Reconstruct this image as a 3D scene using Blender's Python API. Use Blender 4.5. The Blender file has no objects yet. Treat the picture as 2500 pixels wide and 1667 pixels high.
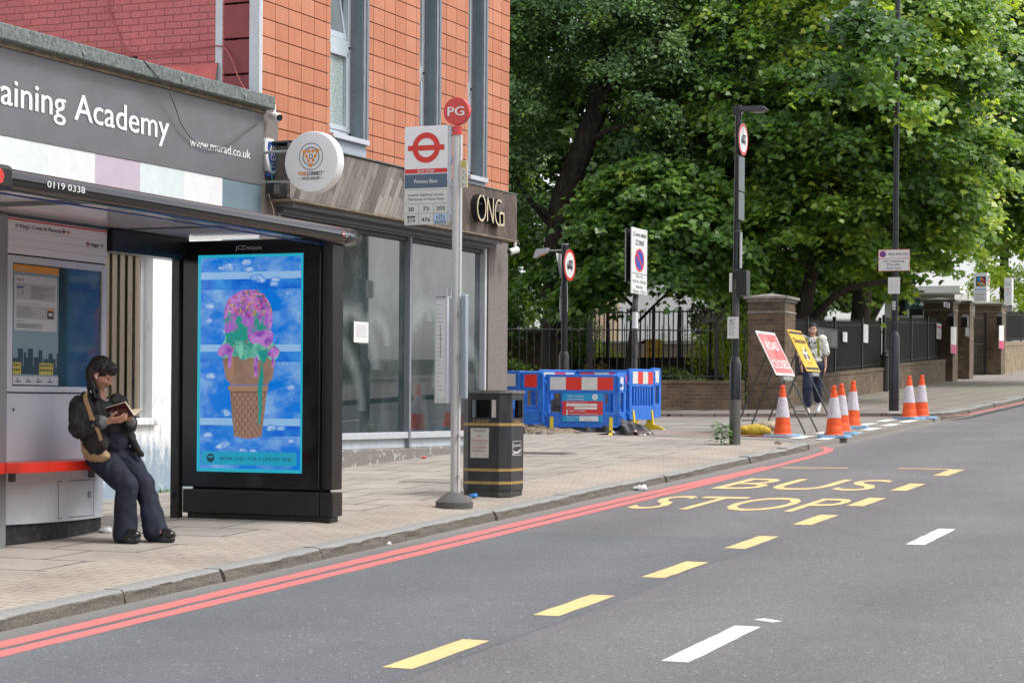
import bpy, bmesh, math, random
import numpy as np
from mathutils import Vector, Matrix, noise
R=math.radians
sc=bpy.context.scene
random.seed(7); rng=np.random.default_rng(7)
# ---------------- camera, sky, sun, exposure ----------------
TH=R(22.79); ROLL=.0075; H=1.71; G=.038; FPX=4950.
S_,C_=math.sin(TH),math.cos(TH)
cam=bpy.data.cameras.new('camera'); co=bpy.data.objects.new('camera',cam); sc.collection.objects.link(co)
cam.sensor_width=36; cam.lens=FPX/2500*36; cam.shift_y=149.5/2500; cam.clip_end=2000; cam.clip_start=.1
rt=Vector((C_,S_,0)); up=Vector((0,0,1)); fw=Vector((-S_,C_,0))
a_=rt*math.cos(ROLL)+up*math.sin(ROLL); b_=-rt*math.sin(ROLL)+up*math.cos(ROLL)
M4=Matrix((a_,b_,-fw)).transposed().to_4x4(); M4.translation=(0,0,H); co.matrix_world=M4
sc.camera=co
W=bpy.data.worlds.new('World'); sc.world=W; W.use_nodes=True
SUN_EL,SUN_AZ=R(56),R(78)      # azimuth measured clockwise from +Y
wn,wl=W.node_tree.nodes,W.node_tree.links
sky=wn.new('ShaderNodeTexSky'); sky.sky_type='NISHITA'; sky.sun_disc=False
sky.sun_elevation=SUN_EL; sky.sun_rotation=SUN_AZ; sky.dust_density=3; sky.air_density=1
hs=wn.new('ShaderNodeHueSaturation'); hs.inputs['Saturation'].default_value=.22
tc=wn.new('ShaderNodeTexCoord'); nz=wn.new('ShaderNodeTexNoise'); nz.inputs['Scale'].default_value=3.2; nz.inputs['Detail'].default_value=6
rp=wn.new('ShaderNodeValToRGB'); rp.color_ramp.elements[0].position=.35; rp.color_ramp.elements[0].color=(1.25,1.26,1.30,1)
rp.color_ramp.elements[1].position=.68; rp.color_ramp.elements[1].color=(2.1,2.1,2.08,1)
mx=wn.new('ShaderNodeMix'); mx.data_type='RGBA'; mx.blend_type='MULTIPLY'; mx.inputs[0].default_value=1
wl.new(sky.outputs[0],hs.inputs['Color']); wl.new(tc.outputs['Generated'],nz.inputs['Vector']); wl.new(nz.outputs['Fac'],rp.inputs[0])
wl.new(hs.outputs[0],mx.inputs['A']); wl.new(rp.outputs[0],mx.inputs['B'])
bg=wn['Background']; wl.new(mx.outputs['Result'],bg.inputs[0]); bg.inputs[1].default_value=.15
sl=bpy.data.lights.new('sun','SUN'); sl.energy=1.5; sl.angle=R(14); sl.color=(1,.965,.91)
so=bpy.data.objects.new('sun',sl); sc.collection.objects.link(so)
sd=Vector((math.sin(SUN_AZ)*math.cos(SUN_EL),math.cos(SUN_AZ)*math.cos(SUN_EL),math.sin(SUN_EL)))
so.rotation_euler=sd.to_track_quat('Z','Y').to_euler(); so.location=(10,20,40)
sc.view_settings.view_transform='Standard'; sc.view_settings.look='None'; sc.view_settings.gamma=1; sc.view_settings.exposure=.28
sc.render.engine='CYCLES'
sc.cycles.max_bounces=6; sc.cycles.transparent_max_bounces=12

# ---------------- helpers ----------------
COL=sc.collection
MATS={}
def mat(name,c,rough=.7,metal=0,var=.0,vs=4.,bump=0.,bs=60.,c2=None,emit=0,trans=0,spec=None,alpha=None,stretch=None,detail=4,thr=(.35,.65)):
    if name in MATS: return MATS[name]
    m=bpy.data.materials.new(name); m.use_nodes=True; MATS[name]=m
    n,l=m.node_tree.nodes,m.node_tree.links; p=n['Principled BSDF']
    p.inputs['Roughness'].default_value=rough; p.inputs['Metallic'].default_value=metal
    p.inputs['Base Color'].default_value=(*c,1)
    if spec is not None: p.inputs['Specular IOR Level'].default_value=spec
    t=None
    if var or c2 or bump:
        t=n.new('ShaderNodeTexCoord'); v=t.outputs['Object']
        if stretch:
            mp=n.new('ShaderNodeMapping'); mp.inputs['Scale'].default_value=stretch; l.new(v,mp.inputs[0]); v=mp.outputs[0]
    if var or c2:
        z=n.new('ShaderNodeTexNoise'); z.inputs['Scale'].default_value=vs; z.inputs['Detail'].default_value=detail; z.inputs['Roughness'].default_value=.65
        l.new(v,z.inputs['Vector']); r=n.new('ShaderNodeValToRGB'); e=r.color_ramp.elements
        e[0].position,e[1].position=thr
        if c2: e[0].color=(*c,1); e[1].color=(*c2,1)
        else:
            e[0].color=(*[x*(1-var) for x in c],1); e[1].color=(*[min(1,x*(1+var)) for x in c],1)
        l.new(z.outputs['Fac'],r.inputs[0]); l.new(r.outputs[0],p.inputs['Base Color'])
        if emit: l.new(r.outputs[0],p.inputs['Emission Color'])
    if bump:
        z2=n.new('ShaderNodeTexNoise'); z2.inputs['Scale'].default_value=bs; z2.inputs['Detail'].default_value=3; l.new(v,z2.inputs['Vector'])
        b=n.new('ShaderNodeBump'); b.inputs['Strength'].default_value=bump; b.inputs['Distance'].default_value=.01
        l.new(z2.outputs['Fac'],b.inputs['Height']); l.new(b.outputs[0],p.inputs['Normal'])
    if emit:
        if not (var or c2): p.inputs['Emission Color'].default_value=(*c,1)
        p.inputs['Emission Strength'].default_value=emit
    return m
def nodes(m): return m.node_tree.nodes,m.node_tree.links,m.node_tree.nodes['Principled BSDF']
def math_(n,l,op,a,b=None,c=None):
    x=n.new('ShaderNodeMath'); x.operation=op
    for i,v in enumerate((a,b,c)):
        if v is None: continue
        if isinstance(v,(int,float)): x.inputs[i].default_value=v
        else: l.new(v,x.inputs[i])
    return x.outputs[0]
def mixc(n,l,f,a,b,bt='MIX'):
    x=n.new('ShaderNodeMix'); x.data_type='RGBA'; x.blend_type=bt
    for k,v in ((0,f),('A',a),('B',b)):
        if isinstance(v,(int,float)): x.inputs[k].default_value=v
        elif isinstance(v,tuple): x.inputs[k].default_value=(*v,1)
        else: l.new(v,x.inputs[k])
    return x.outputs['Result']
def noise_(n,l,v,s,d=3,r=.6):
    z=n.new('ShaderNodeTexNoise'); z.inputs['Scale'].default_value=s; z.inputs['Detail'].default_value=d; z.inputs['Roughness'].default_value=r
    l.new(v,z.inputs['Vector']); return z.outputs['Fac']
def ramp_(n,l,f,stops):
    r=n.new('ShaderNodeValToRGB'); e=r.color_ramp.elements
    while len(e)<len(stops): e.new(.5)
    for k,(p,c) in enumerate(stops):
        e[k].position=p; e[k].color=(*c,1) if isinstance(c,tuple) else (c,c,c,1)
    l.new(f,r.inputs[0]); return r.outputs[0]
def bump_(n,l,p,h,s,d=.01):
    b=n.new('ShaderNodeBump'); b.inputs['Strength'].default_value=s; b.inputs['Distance'].default_value=d
    l.new(h,b.inputs['Height']); l.new(b.outputs[0],p.inputs['Normal'])
def sepxyz(n,l,v):
    s=n.new('ShaderNodeSeparateXYZ'); l.new(v,s.inputs[0]); return s.outputs
def comb(n,l,x,y,z=0):
    c=n.new('ShaderNodeCombineXYZ')
    for i,v in enumerate((x,y,z)):
        if isinstance(v,(int,float)): c.inputs[i].default_value=v
        else: l.new(v,c.inputs[i])
    return c.outputs[0]

_fc={}
def glyphs(s,bold):
    k=(s,bold)
    if k in _fc: return _fc[k]
    cu=bpy.data.curves.new('t','FONT'); cu.body=s; cu.size=1; cu.offset=bold; cu.resolution_u=3
    ob=bpy.data.objects.new('t',cu); me=ob.to_mesh()
    vs=[(v.co.x,v.co.y) for v in me.vertices]; fs=[tuple(p.vertices) for p in me.polygons]
    ob.to_mesh_clear(); bpy.data.objects.remove(ob); bpy.data.curves.remove(cu)
    _fc[k]=(vs,fs); return _fc[k]
CAP=.73
class MB:
    def __init__(s): s.v=[]; s.f=[]; s.m=[]; s.ml=[]; s.o=Vector((0,0,0)); s.x=Vector((1,0,0)); s.y=Vector((0,1,0)); s.z=Vector((0,0,1))
    def fr(s,o,x=(1,0,0),y=(0,0,1)):
        s.o=Vector(o); s.x=Vector(x).normalized(); s.y=Vector(y).normalized(); s.z=s.x.cross(s.y); return s
    def mi(s,m):
        if m not in s.ml: s.ml.append(m)
        return s.ml.index(m)
    def face(s,pts,m):
        b=len(s.v); s.v+= [tuple(p) for p in pts]; s.f.append(tuple(range(b,b+len(pts)))); s.m.append(s.mi(m))
    def pt(s,u,v,w=0): return s.o+s.x*u+s.y*v+s.z*w
    def box(s,x0,y0,z0,x1,y1,z1,m):
        b=len(s.v)
        for z in (z0,z1):
            for x,y in ((x0,y0),(x1,y0),(x1,y1),(x0,y1)): s.v.append(tuple(s.pt(x,y,z)))
        for q in ((3,2,1,0),(4,5,6,7),(0,1,5,4),(1,2,6,5),(2,3,7,6),(3,0,4,7)):
            s.f.append(tuple(b+i for i in q)); s.m.append(s.mi(m))
        return s
    def rect(s,u0,v0,u1,v1,w,m): s.face([s.pt(u0,v0,w),s.pt(u1,v0,w),s.pt(u1,v1,w),s.pt(u0,v1,w)],m); return s
    def poly(s,pts,w,m): s.face([s.pt(u,v,w) for u,v in pts],m); return s
    def prism(s,pts,w0,w1,m,side=None):
        side=side or m; n=len(pts)
        ar=sum(pts[i][0]*pts[(i+1)%n][1]-pts[(i+1)%n][0]*pts[i][1] for i in range(n))
        if ar<0: pts=pts[::-1]
        s.face([s.pt(u,v,w1) for u,v in pts],m); s.face([s.pt(u,v,w0) for u,v in pts[::-1]],side)
        for i in range(n):
            a,b=pts[i],pts[(i+1)%n]; s.face([s.pt(*a,w0),s.pt(*b,w0),s.pt(*b,w1),s.pt(*a,w1)],side)
        return s
    def circ(s,cu,cv,r,n=32,ry=None,a0=0,a1=2*math.pi):
        ry=ry or r; return [(cu+r*math.cos(a0+(a1-a0)*i/n),cv+ry*math.sin(a0+(a1-a0)*i/n)) for i in range(n if abs(a1-a0-2*math.pi)<1e-6 else n+1)]
    def disc(s,cu,cv,r,w,m,n=32,ry=None): s.poly(s.circ(cu,cv,r,n,ry),w,m); return s
    def ring(s,cu,cv,r0,r1,w,m,n=36,a0=0,a1=2*math.pi):
        for i in range(n):
            t0,t1=a0+(a1-a0)*i/n,a0+(a1-a0)*(i+1)/n
            s.face([s.pt(cu+r*math.cos(t),cv+r*math.sin(t),w) for r,t in ((r0,t0),(r1,t0),(r1,t1),(r0,t1))],m)
        return s
    def text(s,t,u,v,h,m,w=.002,width=None,al='L',bold=0.,deep=0):
        if bold:
            d=bold*h*.9
            for k_,(a_,c_) in enumerate(((0,0),(-d,d*.3),(d,-d*.3))): s.text(t,u+a_,v+c_,h,m,w+.0005*k_,width,al)
            return s
        vs,fs=glyphs(t,bold)
        if not vs: return s
        xs=[p[0] for p in vs]; x0,x1=min(xs),max(xs); k=h/CAP; kx=width/(x1-x0) if width else k
        L=(x1-x0)*kx; ou=u-{'L':0,'C':L/2,'R':L}[al]
        P=[(ou+(x-x0)*kx,v+y*k) for x,y in vs]; b=len(s.v)
        s.v+=[tuple(s.pt(a,c,w)) for a,c in P]
        for f in fs: s.f.append(tuple(b+i for i in f)); s.m.append(s.mi(m))
        return s
    def tube(s,pts,rad,m,n=10,cap=True):
        pts=[Vector(p) for p in pts]; rad=rad if hasattr(rad,'__len__') else [rad]*len(pts)
        rings=[]; ref=None
        for i,p in enumerate(pts):
            d=(pts[min(i+1,len(pts)-1)]-pts[max(i-1,0)]).normalized()
            if ref is None: ref=Vector((0,0,1)) if abs(d.z)<.9 else Vector((1,0,0))
            e=(ref-d*ref.dot(d)).normalized(); g=d.cross(e); ref=e
            b=len(s.v); rings.append(b)
            for k in range(n):
                a=2*math.pi*k/n; s.v.append(tuple(p+(e*math.cos(a)+g*math.sin(a))*rad[i]))
        for i in range(len(pts)-1):
            a,b=rings[i],rings[i+1]
            for k in range(n):
                k2=(k+1)%n; s.f.append((a+k,a+k2,b+k2,b+k)); s.m.append(s.mi(m))
        if cap:
            s.f.append(tuple(rings[0]+k for k in range(n))[::-1]); s.m.append(s.mi(m))
            s.f.append(tuple(rings[-1]+k for k in range(n))); s.m.append(s.mi(m))
        return s
    def lathe(s,c,prof,m,n=24):   # prof [(r,z)] around vertical axis at c
        b=len(s.v)
        for r,z in prof:
            for k in range(n):
                a=2*math.pi*k/n; s.v.append((c[0]+r*math.cos(a),c[1]+r*math.sin(a),c[2]+z))
        mm=m if isinstance(m,list) else [m]*(len(prof)-1)
        for i in range(len(prof)-1):
            for k in range(n):
                k2=(k+1)%n; s.f.append((b+i*n+k,b+i*n+k2,b+(i+1)*n+k2,b+(i+1)*n+k)); s.m.append(s.mi(mm[i]))
        s.f.append(tuple(b+k for k in range(n))[::-1]); s.m.append(s.mi(mm[0]))
        s.f.append(tuple(b+(len(prof)-1)*n+k for k in range(n))); s.m.append(s.mi(mm[-1]))
        return s
    def build(s,name,parent=None,bevel=0,smooth=True,kind=None,loc=None,mw=None):
        me=bpy.data.meshes.new(name); me.from_pydata(s.v,[],s.f)
        for m in s.ml: me.materials.append(m)
        me.polygons.foreach_set('material_index',s.m); me.update()
        if smooth:
            me.polygons.foreach_set('use_smooth',[True]*len(me.polygons))
            try: me.set_sharp_from_angle(angle=R(32))
            except Exception: pass
        o=bpy.data.objects.new(name,me); COL.objects.link(o)
        if parent: o.parent=parent
        if kind: o['kind']=kind
        if bevel:
            b=o.modifiers.new('bevel','BEVEL'); b.width=bevel; b.segments=2; b.limit_method='ANGLE'; b.angle_limit=R(40)
        if loc: o.location=loc
        return o
def thing(name,label,cat,loc=(0,0,0),rz=0,group=None):
    o=bpy.data.objects.new(name,None); COL.objects.link(o); o.location=loc; o.rotation_euler=(0,0,rz); o.empty_display_size=.2
    o['label']=label; o['category']=cat
    if group: o['group']=group
    return o
def tag(o,label,cat,group=None):
    o['label']=label; o['category']=cat
    if group: o['group']=group
    return o
def copy_tree(o,parent=None):
    c=o.copy(); COL.objects.link(c)
    if parent: c.parent=parent
    for ch in list(o.children): copy_tree(ch,c)
    return c
def zg(y): return G*max(-30,min(120,y))
# true positions read from the calibrated camera: where a sight line meets the ground or an upright plane
def _ray(px,py):
    sx=(px-1250)/FPX; sy=(983-py)/FPX
    r=sx*math.cos(ROLL)-sy*math.sin(ROLL); u=sx*math.sin(ROLL)+sy*math.cos(ROLL)
    return (-S_+r*C_,C_+r*S_,u)
def gr(px,py,off=0):
    d=_ray(px,py); t=(H-off)/(G*d[1]-d[2]); return (d[0]*t,d[1]*t,zg(d[1]*t)+off)
def atY(px,py,Y):
    d=_ray(px,py); t=Y/d[1]; return (d[0]*t,Y,H+d[2]*t)
K=2500/2352
# organic bodies: capsules and ellipsoids fused into one continuous skin
def organic(name,parts,m,voxel=.006,smooth=6,parent=None,fold=0,ff=14,mw=None,dec=None):
    bm=bmesh.new()
    for q in parts:
        if q[0]=='e':
            _,c,rad,rot=q; mt=Matrix.Translation(c)@rot.to_4x4()@Matrix.Diagonal((*rad,1)); bmesh.ops.create_icosphere(bm,subdivisions=3,radius=1,matrix=mt)
        else:
            p0,p1,r0,r1=q; p0,p1=Vector(p0),Vector(p1); d=(p1-p0); L=d.length; rot=d.to_track_quat('Z','Y').to_matrix().to_4x4() if L>1e-6 else Matrix()
            if L>1e-6: bmesh.ops.create_cone(bm,cap_ends=True,segments=20,radius1=r0,radius2=r1,depth=L,matrix=Matrix.Translation((p0+p1)/2)@rot)
            for p,r in ((p0,r0),(p1,r1)): bmesh.ops.create_icosphere(bm,subdivisions=3,radius=r,matrix=Matrix.Translation(p))
    me=bpy.data.meshes.new(name); bm.to_mesh(me); bm.free(); me.materials.append(m)
    o=bpy.data.objects.new(name,me); COL.objects.link(o)
    r=o.modifiers.new('r','REMESH'); r.mode='VOXEL'; r.voxel_size=voxel; r.use_smooth_shade=True
    s=o.modifiers.new('s','SMOOTH'); s.iterations=smooth; s.factor=.5
    dg=bpy.context.evaluated_depsgraph_get(); me2=bpy.data.meshes.new_from_object(o.evaluated_get(dg)); o.modifiers.clear(); o.data=me2; bpy.data.meshes.remove(me)
    me2.materials.clear(); me2.materials.append(m)
    if fold:
        me2.update(); nn=[v.normal.copy() for v in me2.vertices]
        for v,nv in zip(me2.vertices,nn):
            c=v.co; d=noise.noise(Vector((c.x*ff,c.y*ff,c.z*ff*.55)))+.5*noise.noise(Vector((c.x*ff*2.3+5,c.y*ff*2.3,c.z*ff*1.4)))
            v.co+=nv*(1-abs(d)*2.2)*fold
    me2.polygons.foreach_set('use_smooth',[True]*len(me2.polygons))
    if parent: o.parent=parent
    return o
def ell(c,r,rot=None): return ('e',Vector(c),r,(rot or Matrix.Identity(3)))
# ---------------- materials of the setting ----------------
def asphalt(name,c,speck=.62):
    m=mat(name,c,.85); n,l,p=nodes(m); t=n.new('ShaderNodeTexCoord').outputs['Object']
    f=noise_(n,l,t,85,3,.85); g=noise_(n,l,t,.55,4); s=noise_(n,l,t,48,1,.5); w=noise_(n,l,t,14,4,.75)
    a=ramp_(n,l,f,[(.3,tuple(x*(1-speck) for x in c)),(.52,c),(.72,tuple(min(1,x*(1+speck*1.6)) for x in c))])
    b=ramp_(n,l,g,[(.3,.84),(.7,1.1)]); d=mixc(n,l,1.,a,b,'MULTIPLY'); d=mixc(n,l,1.,d,ramp_(n,l,w,[(.3,.93),(.7,1.06)]),'MULTIPLY')
    d=mixc(n,l,ramp_(n,l,s,[(.70,0.),(.73,.7)]),d,(.5,.47,.43)); xs=sepxyz(n,l,t)[0]; wob=math_(n,l,'ADD',xs,math_(n,l,'MULTIPLY',noise_(n,l,t,1.3,4),.12))
    dust=ramp_(n,l,math_(n,l,'MULTIPLY',math_(n,l,'ADD',wob,7.3),1.),[(.10,.75),(.42,0.)]); d=mixc(n,l,dust,d,mixc(n,l,noise_(n,l,t,30,3,.8),(.17,.155,.135),(.30,.28,.25)))
    trk=math_(n,l,'SINE',math_(n,l,'MULTIPLY',math_(n,l,'ADD',xs,.4),3.6)); d=mixc(n,l,1.,d,ramp_(n,l,math_(n,l,'ADD',math_(n,l,'MULTIPLY',trk,.25),math_(n,l,'MULTIPLY',noise_(n,l,t,.8,3),1.)),[(.2,.93),(.8,1.07)]),'MULTIPLY')
    mp_=n.new('ShaderNodeMapping'); mp_.inputs['Scale'].default_value=(2.2,.35,1); l.new(t,mp_.inputs[0]); oil=ramp_(n,l,noise_(n,l,mp_.outputs[0],1.4,6,.7),[(.60,0.),(.72,.22)]); d=mixc(n,l,oil,d,(.055,.052,.052))
    l.new(d,p.inputs['Base Color']); bump_(n,l,p,f,.6,.006)
    return m
M_ROAD=asphalt('asphalt_worn',(.148,.141,.146)); M_PATCH=asphalt('asphalt_patch',(.122,.128,.136),.5); M_TABLE=asphalt('side_street_surface',(.27,.245,.215),.18)
M_GROUND=mat('bare_ground',(.06,.055,.035),.95,var=.3,vs=1.5)
def paving(name,bw,bh,c1,c2,joint,jm=.5,rot=0,blocks=False):
    m=mat(name,c1,.85); n,l,p=nodes(m); t=n.new('ShaderNodeTexCoord').outputs['Object']
    x,y,z=sepxyz(n,l,t)[:3]
    warp=noise_(n,l,t,3,2); x2=math_(n,l,'ADD',x,math_(n,l,'MULTIPLY',warp,.03)); y2=math_(n,l,'ADD',y,math_(n,l,'MULTIPLY',warp,.03))
    def br(w,h,cc1,cc2,mo):
        b=n.new('ShaderNodeTexBrick'); b.inputs['Scale'].default_value=1; b.inputs['Brick Width'].default_value=w; b.inputs['Row Height'].default_value=h
        b.inputs['Mortar Size'].default_value=mo; b.inputs['Mortar Smooth'].default_value=.3; b.inputs['Color1'].default_value=(*cc1,1); b.inputs['Color2'].default_value=(*cc2,1)
        b.inputs['Mortar'].default_value=(0,0,0,1); b.inputs['Bias'].default_value=0; l.new(comb(n,l,y2,x2) if rot else comb(n,l,x2,y2),b.inputs['Vector']); return b
    b=br(bw,bh,c1,c2,.012)
    fac=b.outputs['Fac']; base=b.outputs['Color']
    if blocks:   # a band of small worn buff blocks next to the kerb
        b2=br(.2,.1,(.375,.325,.27),(.36,.31,.258),.003)
        e=math_(n,l,'ADD',x,math_(n,l,'MULTIPLY',math_(n,l,'SUBTRACT',noise_(n,l,t,.9,1),.5),.22)); k=ramp_(n,l,math_(n,l,'ADD',e,9.0),[(.80,0.),(.86,1.)])
        base=mixc(n,l,k,base,b2.outputs['Color']); fac=mixc(n,l,k,fac,math_(n,l,'MULTIPLY',b2.outputs['Fac'],.14))
    jn=ramp_(n,l,noise_(n,l,t,5,3),[(.40,.15),(.55,1.)])
    col=mixc(n,l,math_(n,l,'MULTIPLY',fac,math_(n,l,'MULTIPLY',jn,jm)),base,joint)
    st=ramp_(n,l,noise_(n,l,t,1.1,5,.7),[(.3,.74),(.62,1.1)]); col=mixc(n,l,1.,col,st,'MULTIPLY')
    fine=noise_(n,l,t,130,2,.7); col=mixc(n,l,1.,col,ramp_(n,l,fine,[(.3,.84),(.7,1.13)]),'MULTIPLY')
    gum=ramp_(n,l,noise_(n,l,t,9,1),[(.73,0.),(.76,.5)]); col=mixc(n,l,gum,col,(.1,.09,.085))
    l.new(col,p.inputs['Base Color']); h=math_(n,l,'SUBTRACT',fine,math_(n,l,'MULTIPLY',fac,3.)); bump_(n,l,p,h,.35,.006); return m
M_PAVE=paving('paving_slabs',.75,.6,(.365,.325,.28),(.30,.275,.242),(.05,.045,.04),.9,0,True)
M_PAVE2=paving('paving_far',.9,.6,(.27,.235,.2),(.235,.21,.18),(.06,.052,.045),.7,1)
M_KERB=mat('granite_kerb',(.2,.2,.195),.85,c2=(.36,.35,.33),vs=9,bump=.9,bs=70,detail=8)
n,l,p=nodes(M_KERB)
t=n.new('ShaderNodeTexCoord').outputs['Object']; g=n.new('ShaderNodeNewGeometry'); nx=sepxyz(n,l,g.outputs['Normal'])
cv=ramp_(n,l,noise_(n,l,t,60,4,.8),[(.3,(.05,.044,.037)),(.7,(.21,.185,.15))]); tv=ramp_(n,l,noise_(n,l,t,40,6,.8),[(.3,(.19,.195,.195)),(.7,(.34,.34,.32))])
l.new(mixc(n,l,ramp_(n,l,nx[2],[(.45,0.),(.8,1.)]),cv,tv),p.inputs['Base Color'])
def paint(name,c,wear=.5):
    m=mat(name,c,.75); n,l,p=nodes(m); t=n.new('ShaderNodeTexCoord').outputs['Object']
    f=noise_(n,l,t,120,3,.8); g=noise_(n,l,t,6,4)
    k=ramp_(n,l,math_(n,l,'ADD',f,math_(n,l,'MULTIPLY',g,.45)),[(.54,.0),(.68,1.)]); f2=noise_(n,l,t,70,2,.8); k=math_(n,l,'MULTIPLY',k,ramp_(n,l,math_(n,l,'ADD',f2,math_(n,l,'MULTIPLY',noise_(n,l,t,2.2,4),.5)),[(.50,.35),(.62,1.)]))
    cc=mixc(n,l,ramp_(n,l,noise_(n,l,t,1.7,6,.75),[(.38,.0),(.70,.42)]),c,(.20,.185,.17)); chip=ramp_(n,l,noise_(n,l,t,26,5,.8),[(.605,0.),(.66,.6)]); cc=mixc(n,l,chip,cc,(.15,.14,.14)); l.new(mixc(n,l,k,tuple(x*.6+.07 for x in c),cc),p.inputs['Base Color']); return m
M_RED=paint('red_line_paint',(.66,.155,.145)); M_YEL=paint('yellow_line_paint',(.86,.56,.23)); M_WHT=paint('white_line_paint',(.86,.85,.82)); M_ORG=paint('orange_line_paint',(.62,.3,.12))
def brick(name,c1,c2,mortar,w=.225,h=.075,mo=.012,dirt=.5,rough=.9,bs=.5):
    m=mat(name,c1,rough); n,l,p=nodes(m); t=n.new('ShaderNodeTexCoord').outputs['Object']; x,y,z=sepxyz(n,l,t)[:3]
    b=n.new('ShaderNodeTexBrick'); b.inputs['Scale'].default_value=1; b.inputs['Brick Width'].default_value=w; b.inputs['Row Height'].default_value=h
    b.inputs['Mortar Size'].default_value=mo; b.inputs['Mortar Smooth'].default_value=.4; b.inputs['Color1'].default_value=(*c1,1); b.inputs['Color2'].default_value=(*c2,1); b.inputs['Mortar'].default_value=(*mortar,1)
    wv=math_(n,l,'MULTIPLY',noise_(n,l,t,4,2),.02)
    v=comb(n,l,math_(n,l,'ADD',x,y),math_(n,l,'ADD',z,wv)); l.new(v,b.inputs['Vector'])
    d=ramp_(n,l,noise_(n,l,t,2.2,5,.75),[(.3,1-dirt),(.65,1.12)]); q=ramp_(n,l,noise_(n,l,t,45,2),[(.3,.86),(.7,1.12)])
    col=mixc(n,l,1.,mixc(n,l,1.,b.outputs['Color'],d,'MULTIPLY'),q,'MULTIPLY'); l.new(col,p.inputs['Base Color'])
    bump_(n,l,p,math_(n,l,'SUBTRACT',math_(n,l,'MULTIPLY',noise_(n,l,t,50,2),.3),b.outputs['Fac']),bs,.01); return m
M_BRICKD=brick('stock_brick_dark',(.115,.075,.045),(.20,.135,.08),(.17,.14,.10)); M_BRICKY=brick('stock_brick_buff',(.42,.31,.20),(.5,.37,.24),(.4,.35,.28),dirt=.2)
M_MAROON=brick('painted_maroon_brick',(.40,.105,.105),(.415,.112,.112),(.27,.06,.06),.225,.078,.006,dirt=.10,rough=.62,bs=.9)
M_BRICKO=brick('opposite_brick',(.2,.11,.07),(.28,.16,.1),(.25,.22,.18))
M_BLACK=mat('black_paint',(.012,.012,.014),.38); M_BLKM=mat('black_iron',(.02,.019,.019),.5,var=.3,vs=20); M_DARK=mat('dark_void',(.006,.006,.007),.9)
M_WHITE=mat('white_plastic',(.74,.74,.74),.35); M_WSIGN=mat('white_sign_face',(.7,.7,.69),.4,var=.04,vs=5); M_INK=mat('black_ink',(.015,.015,.018),.5)
M_REDS=mat('sign_red',(.62,.03,.02),.4); M_REDP=mat('signal_red',(.58,.035,.03),.4,var=.12,vs=9); M_BLUS=mat('sign_blue',(.02,.06,.42),.4)
M_GREY=mat('galvanised_grey',(.35,.36,.37),.45,metal=.3,var=.12,vs=12); M_LGREY=mat('light_grey_metal',(.5,.52,.55),.4,metal=.15,var=.06,vs=3)
M_STONE=mat('weathered_stone',(.2,.18,.16),.9,c2=(.33,.31,.28),vs=8,bump=.5)

# ---------------- the setting ----------------
def sheet(name,pts,off,m,kind='structure',thick=0):
    b=MB(); P=[(x,y,zg(y)+off) for x,y in pts]
    b.face(P,m)
    if thick:
        for i in range(len(P)):
            a,c=P[i],P[(i+1)%len(P)]; b.face([(a[0],a[1],a[2]-thick),(c[0],c[1],c[2]-thick),c,a],m)
    return b.build(name,kind=kind,smooth=False)
b=MB()
for y0,y1 in ((-900,-30),(-30,120),(120,900)): b.face([(-900,y0,zg(y0)-.03),(900,y0,zg(y0)-.03),(900,y1,zg(y1)-.03),(-900,y1,zg(y1)-.03)],M_GROUND)
b.build('ground',kind='structure',smooth=False)
sheet('road',[(-7.3,-30),(1.2,-30),(1.2,120),(-7.3,120)],0,M_ROAD)
arc=lambda cx,cy,r,a0,a1,n=8:[(cx+r*math.cos(R(a0+(a1-a0)*i/n)),cy+r*math.sin(R(a0+(a1-a0)*i/n))) for i in range(n+1)]
near_corner=[(-7.25,27.0)]+arc(-8.55,27.9,1.3,0,75)[0:]+[(-10.9,29.9),(-34,30.3)]
b=MB(); ca=arc(-8.55,27.9,1.18,0,80); ci=arc(-8.55,27.9,.35,0,80)
inner=[(-8.2,-30),(-8.2,27.9)]+ci[1:]+[(-10.9,29.2)]; outer=[(-7.37,-30),(-7.37,27.9)]+ca[1:]+[(-10.9,29.85)]
P=[(x,y,zg(y)+.12) for x,y in [(-11.6,-30)]+inner+[(-34,29.6),(-34,26.1),(-11.6,26.1)]]; b.face(P,M_PAVE)
for i in range(len(inner)-1):
    q=[inner[i],outer[i],outer[i+1],inner[i+1]]; zz=[.12,.083,.083,.12]; b.face([(x,y,zg(y)+z) for (x,y),z in zip(q,zz)],M_PAVE)
b.face([(x,y,zg(y)+.12) for x,y in [(-10.9,29.2),(-10.9,29.85),(-34,30.3),(-34,29.6)]],M_PAVE); b.build('pavement',kind='structure',smooth=False)
sheet('side_street',[(-7.26,28.2),(-7.26,37.9),(-12.2,36.75),(-40,33),(-40,29.5),(-8.5,28.3)],.07,M_TABLE,thick=.1)
sheet('far_pavement',[(-7.45,120),(-16,120),(-16,60),(-16,35.5),(-12.2,36.9)]+[(x,y+.1) for x,y in arc(-8.2,39.0,1.0,-100,-5)]+[(-7.45,60)],.12,M_PAVE2,thick=.15)
sheet('opposite_pavement',[(1.2,-30),(13,-30),(13,120),(1.2,120)],.12,M_PAVE2,thick=.15)
sheet('asphalt_patch',[(-7.24,-30),(-4.36,-30),(-4.36,11),(-4.33,12.06),(-4.38,13),(-4.43,14),(-4.36,15.2),(-4.33,16.25),(-5.1,16.12),(-5.82,16.09),(-7.24,15.9)],.0015,M_PATCH)
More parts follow.
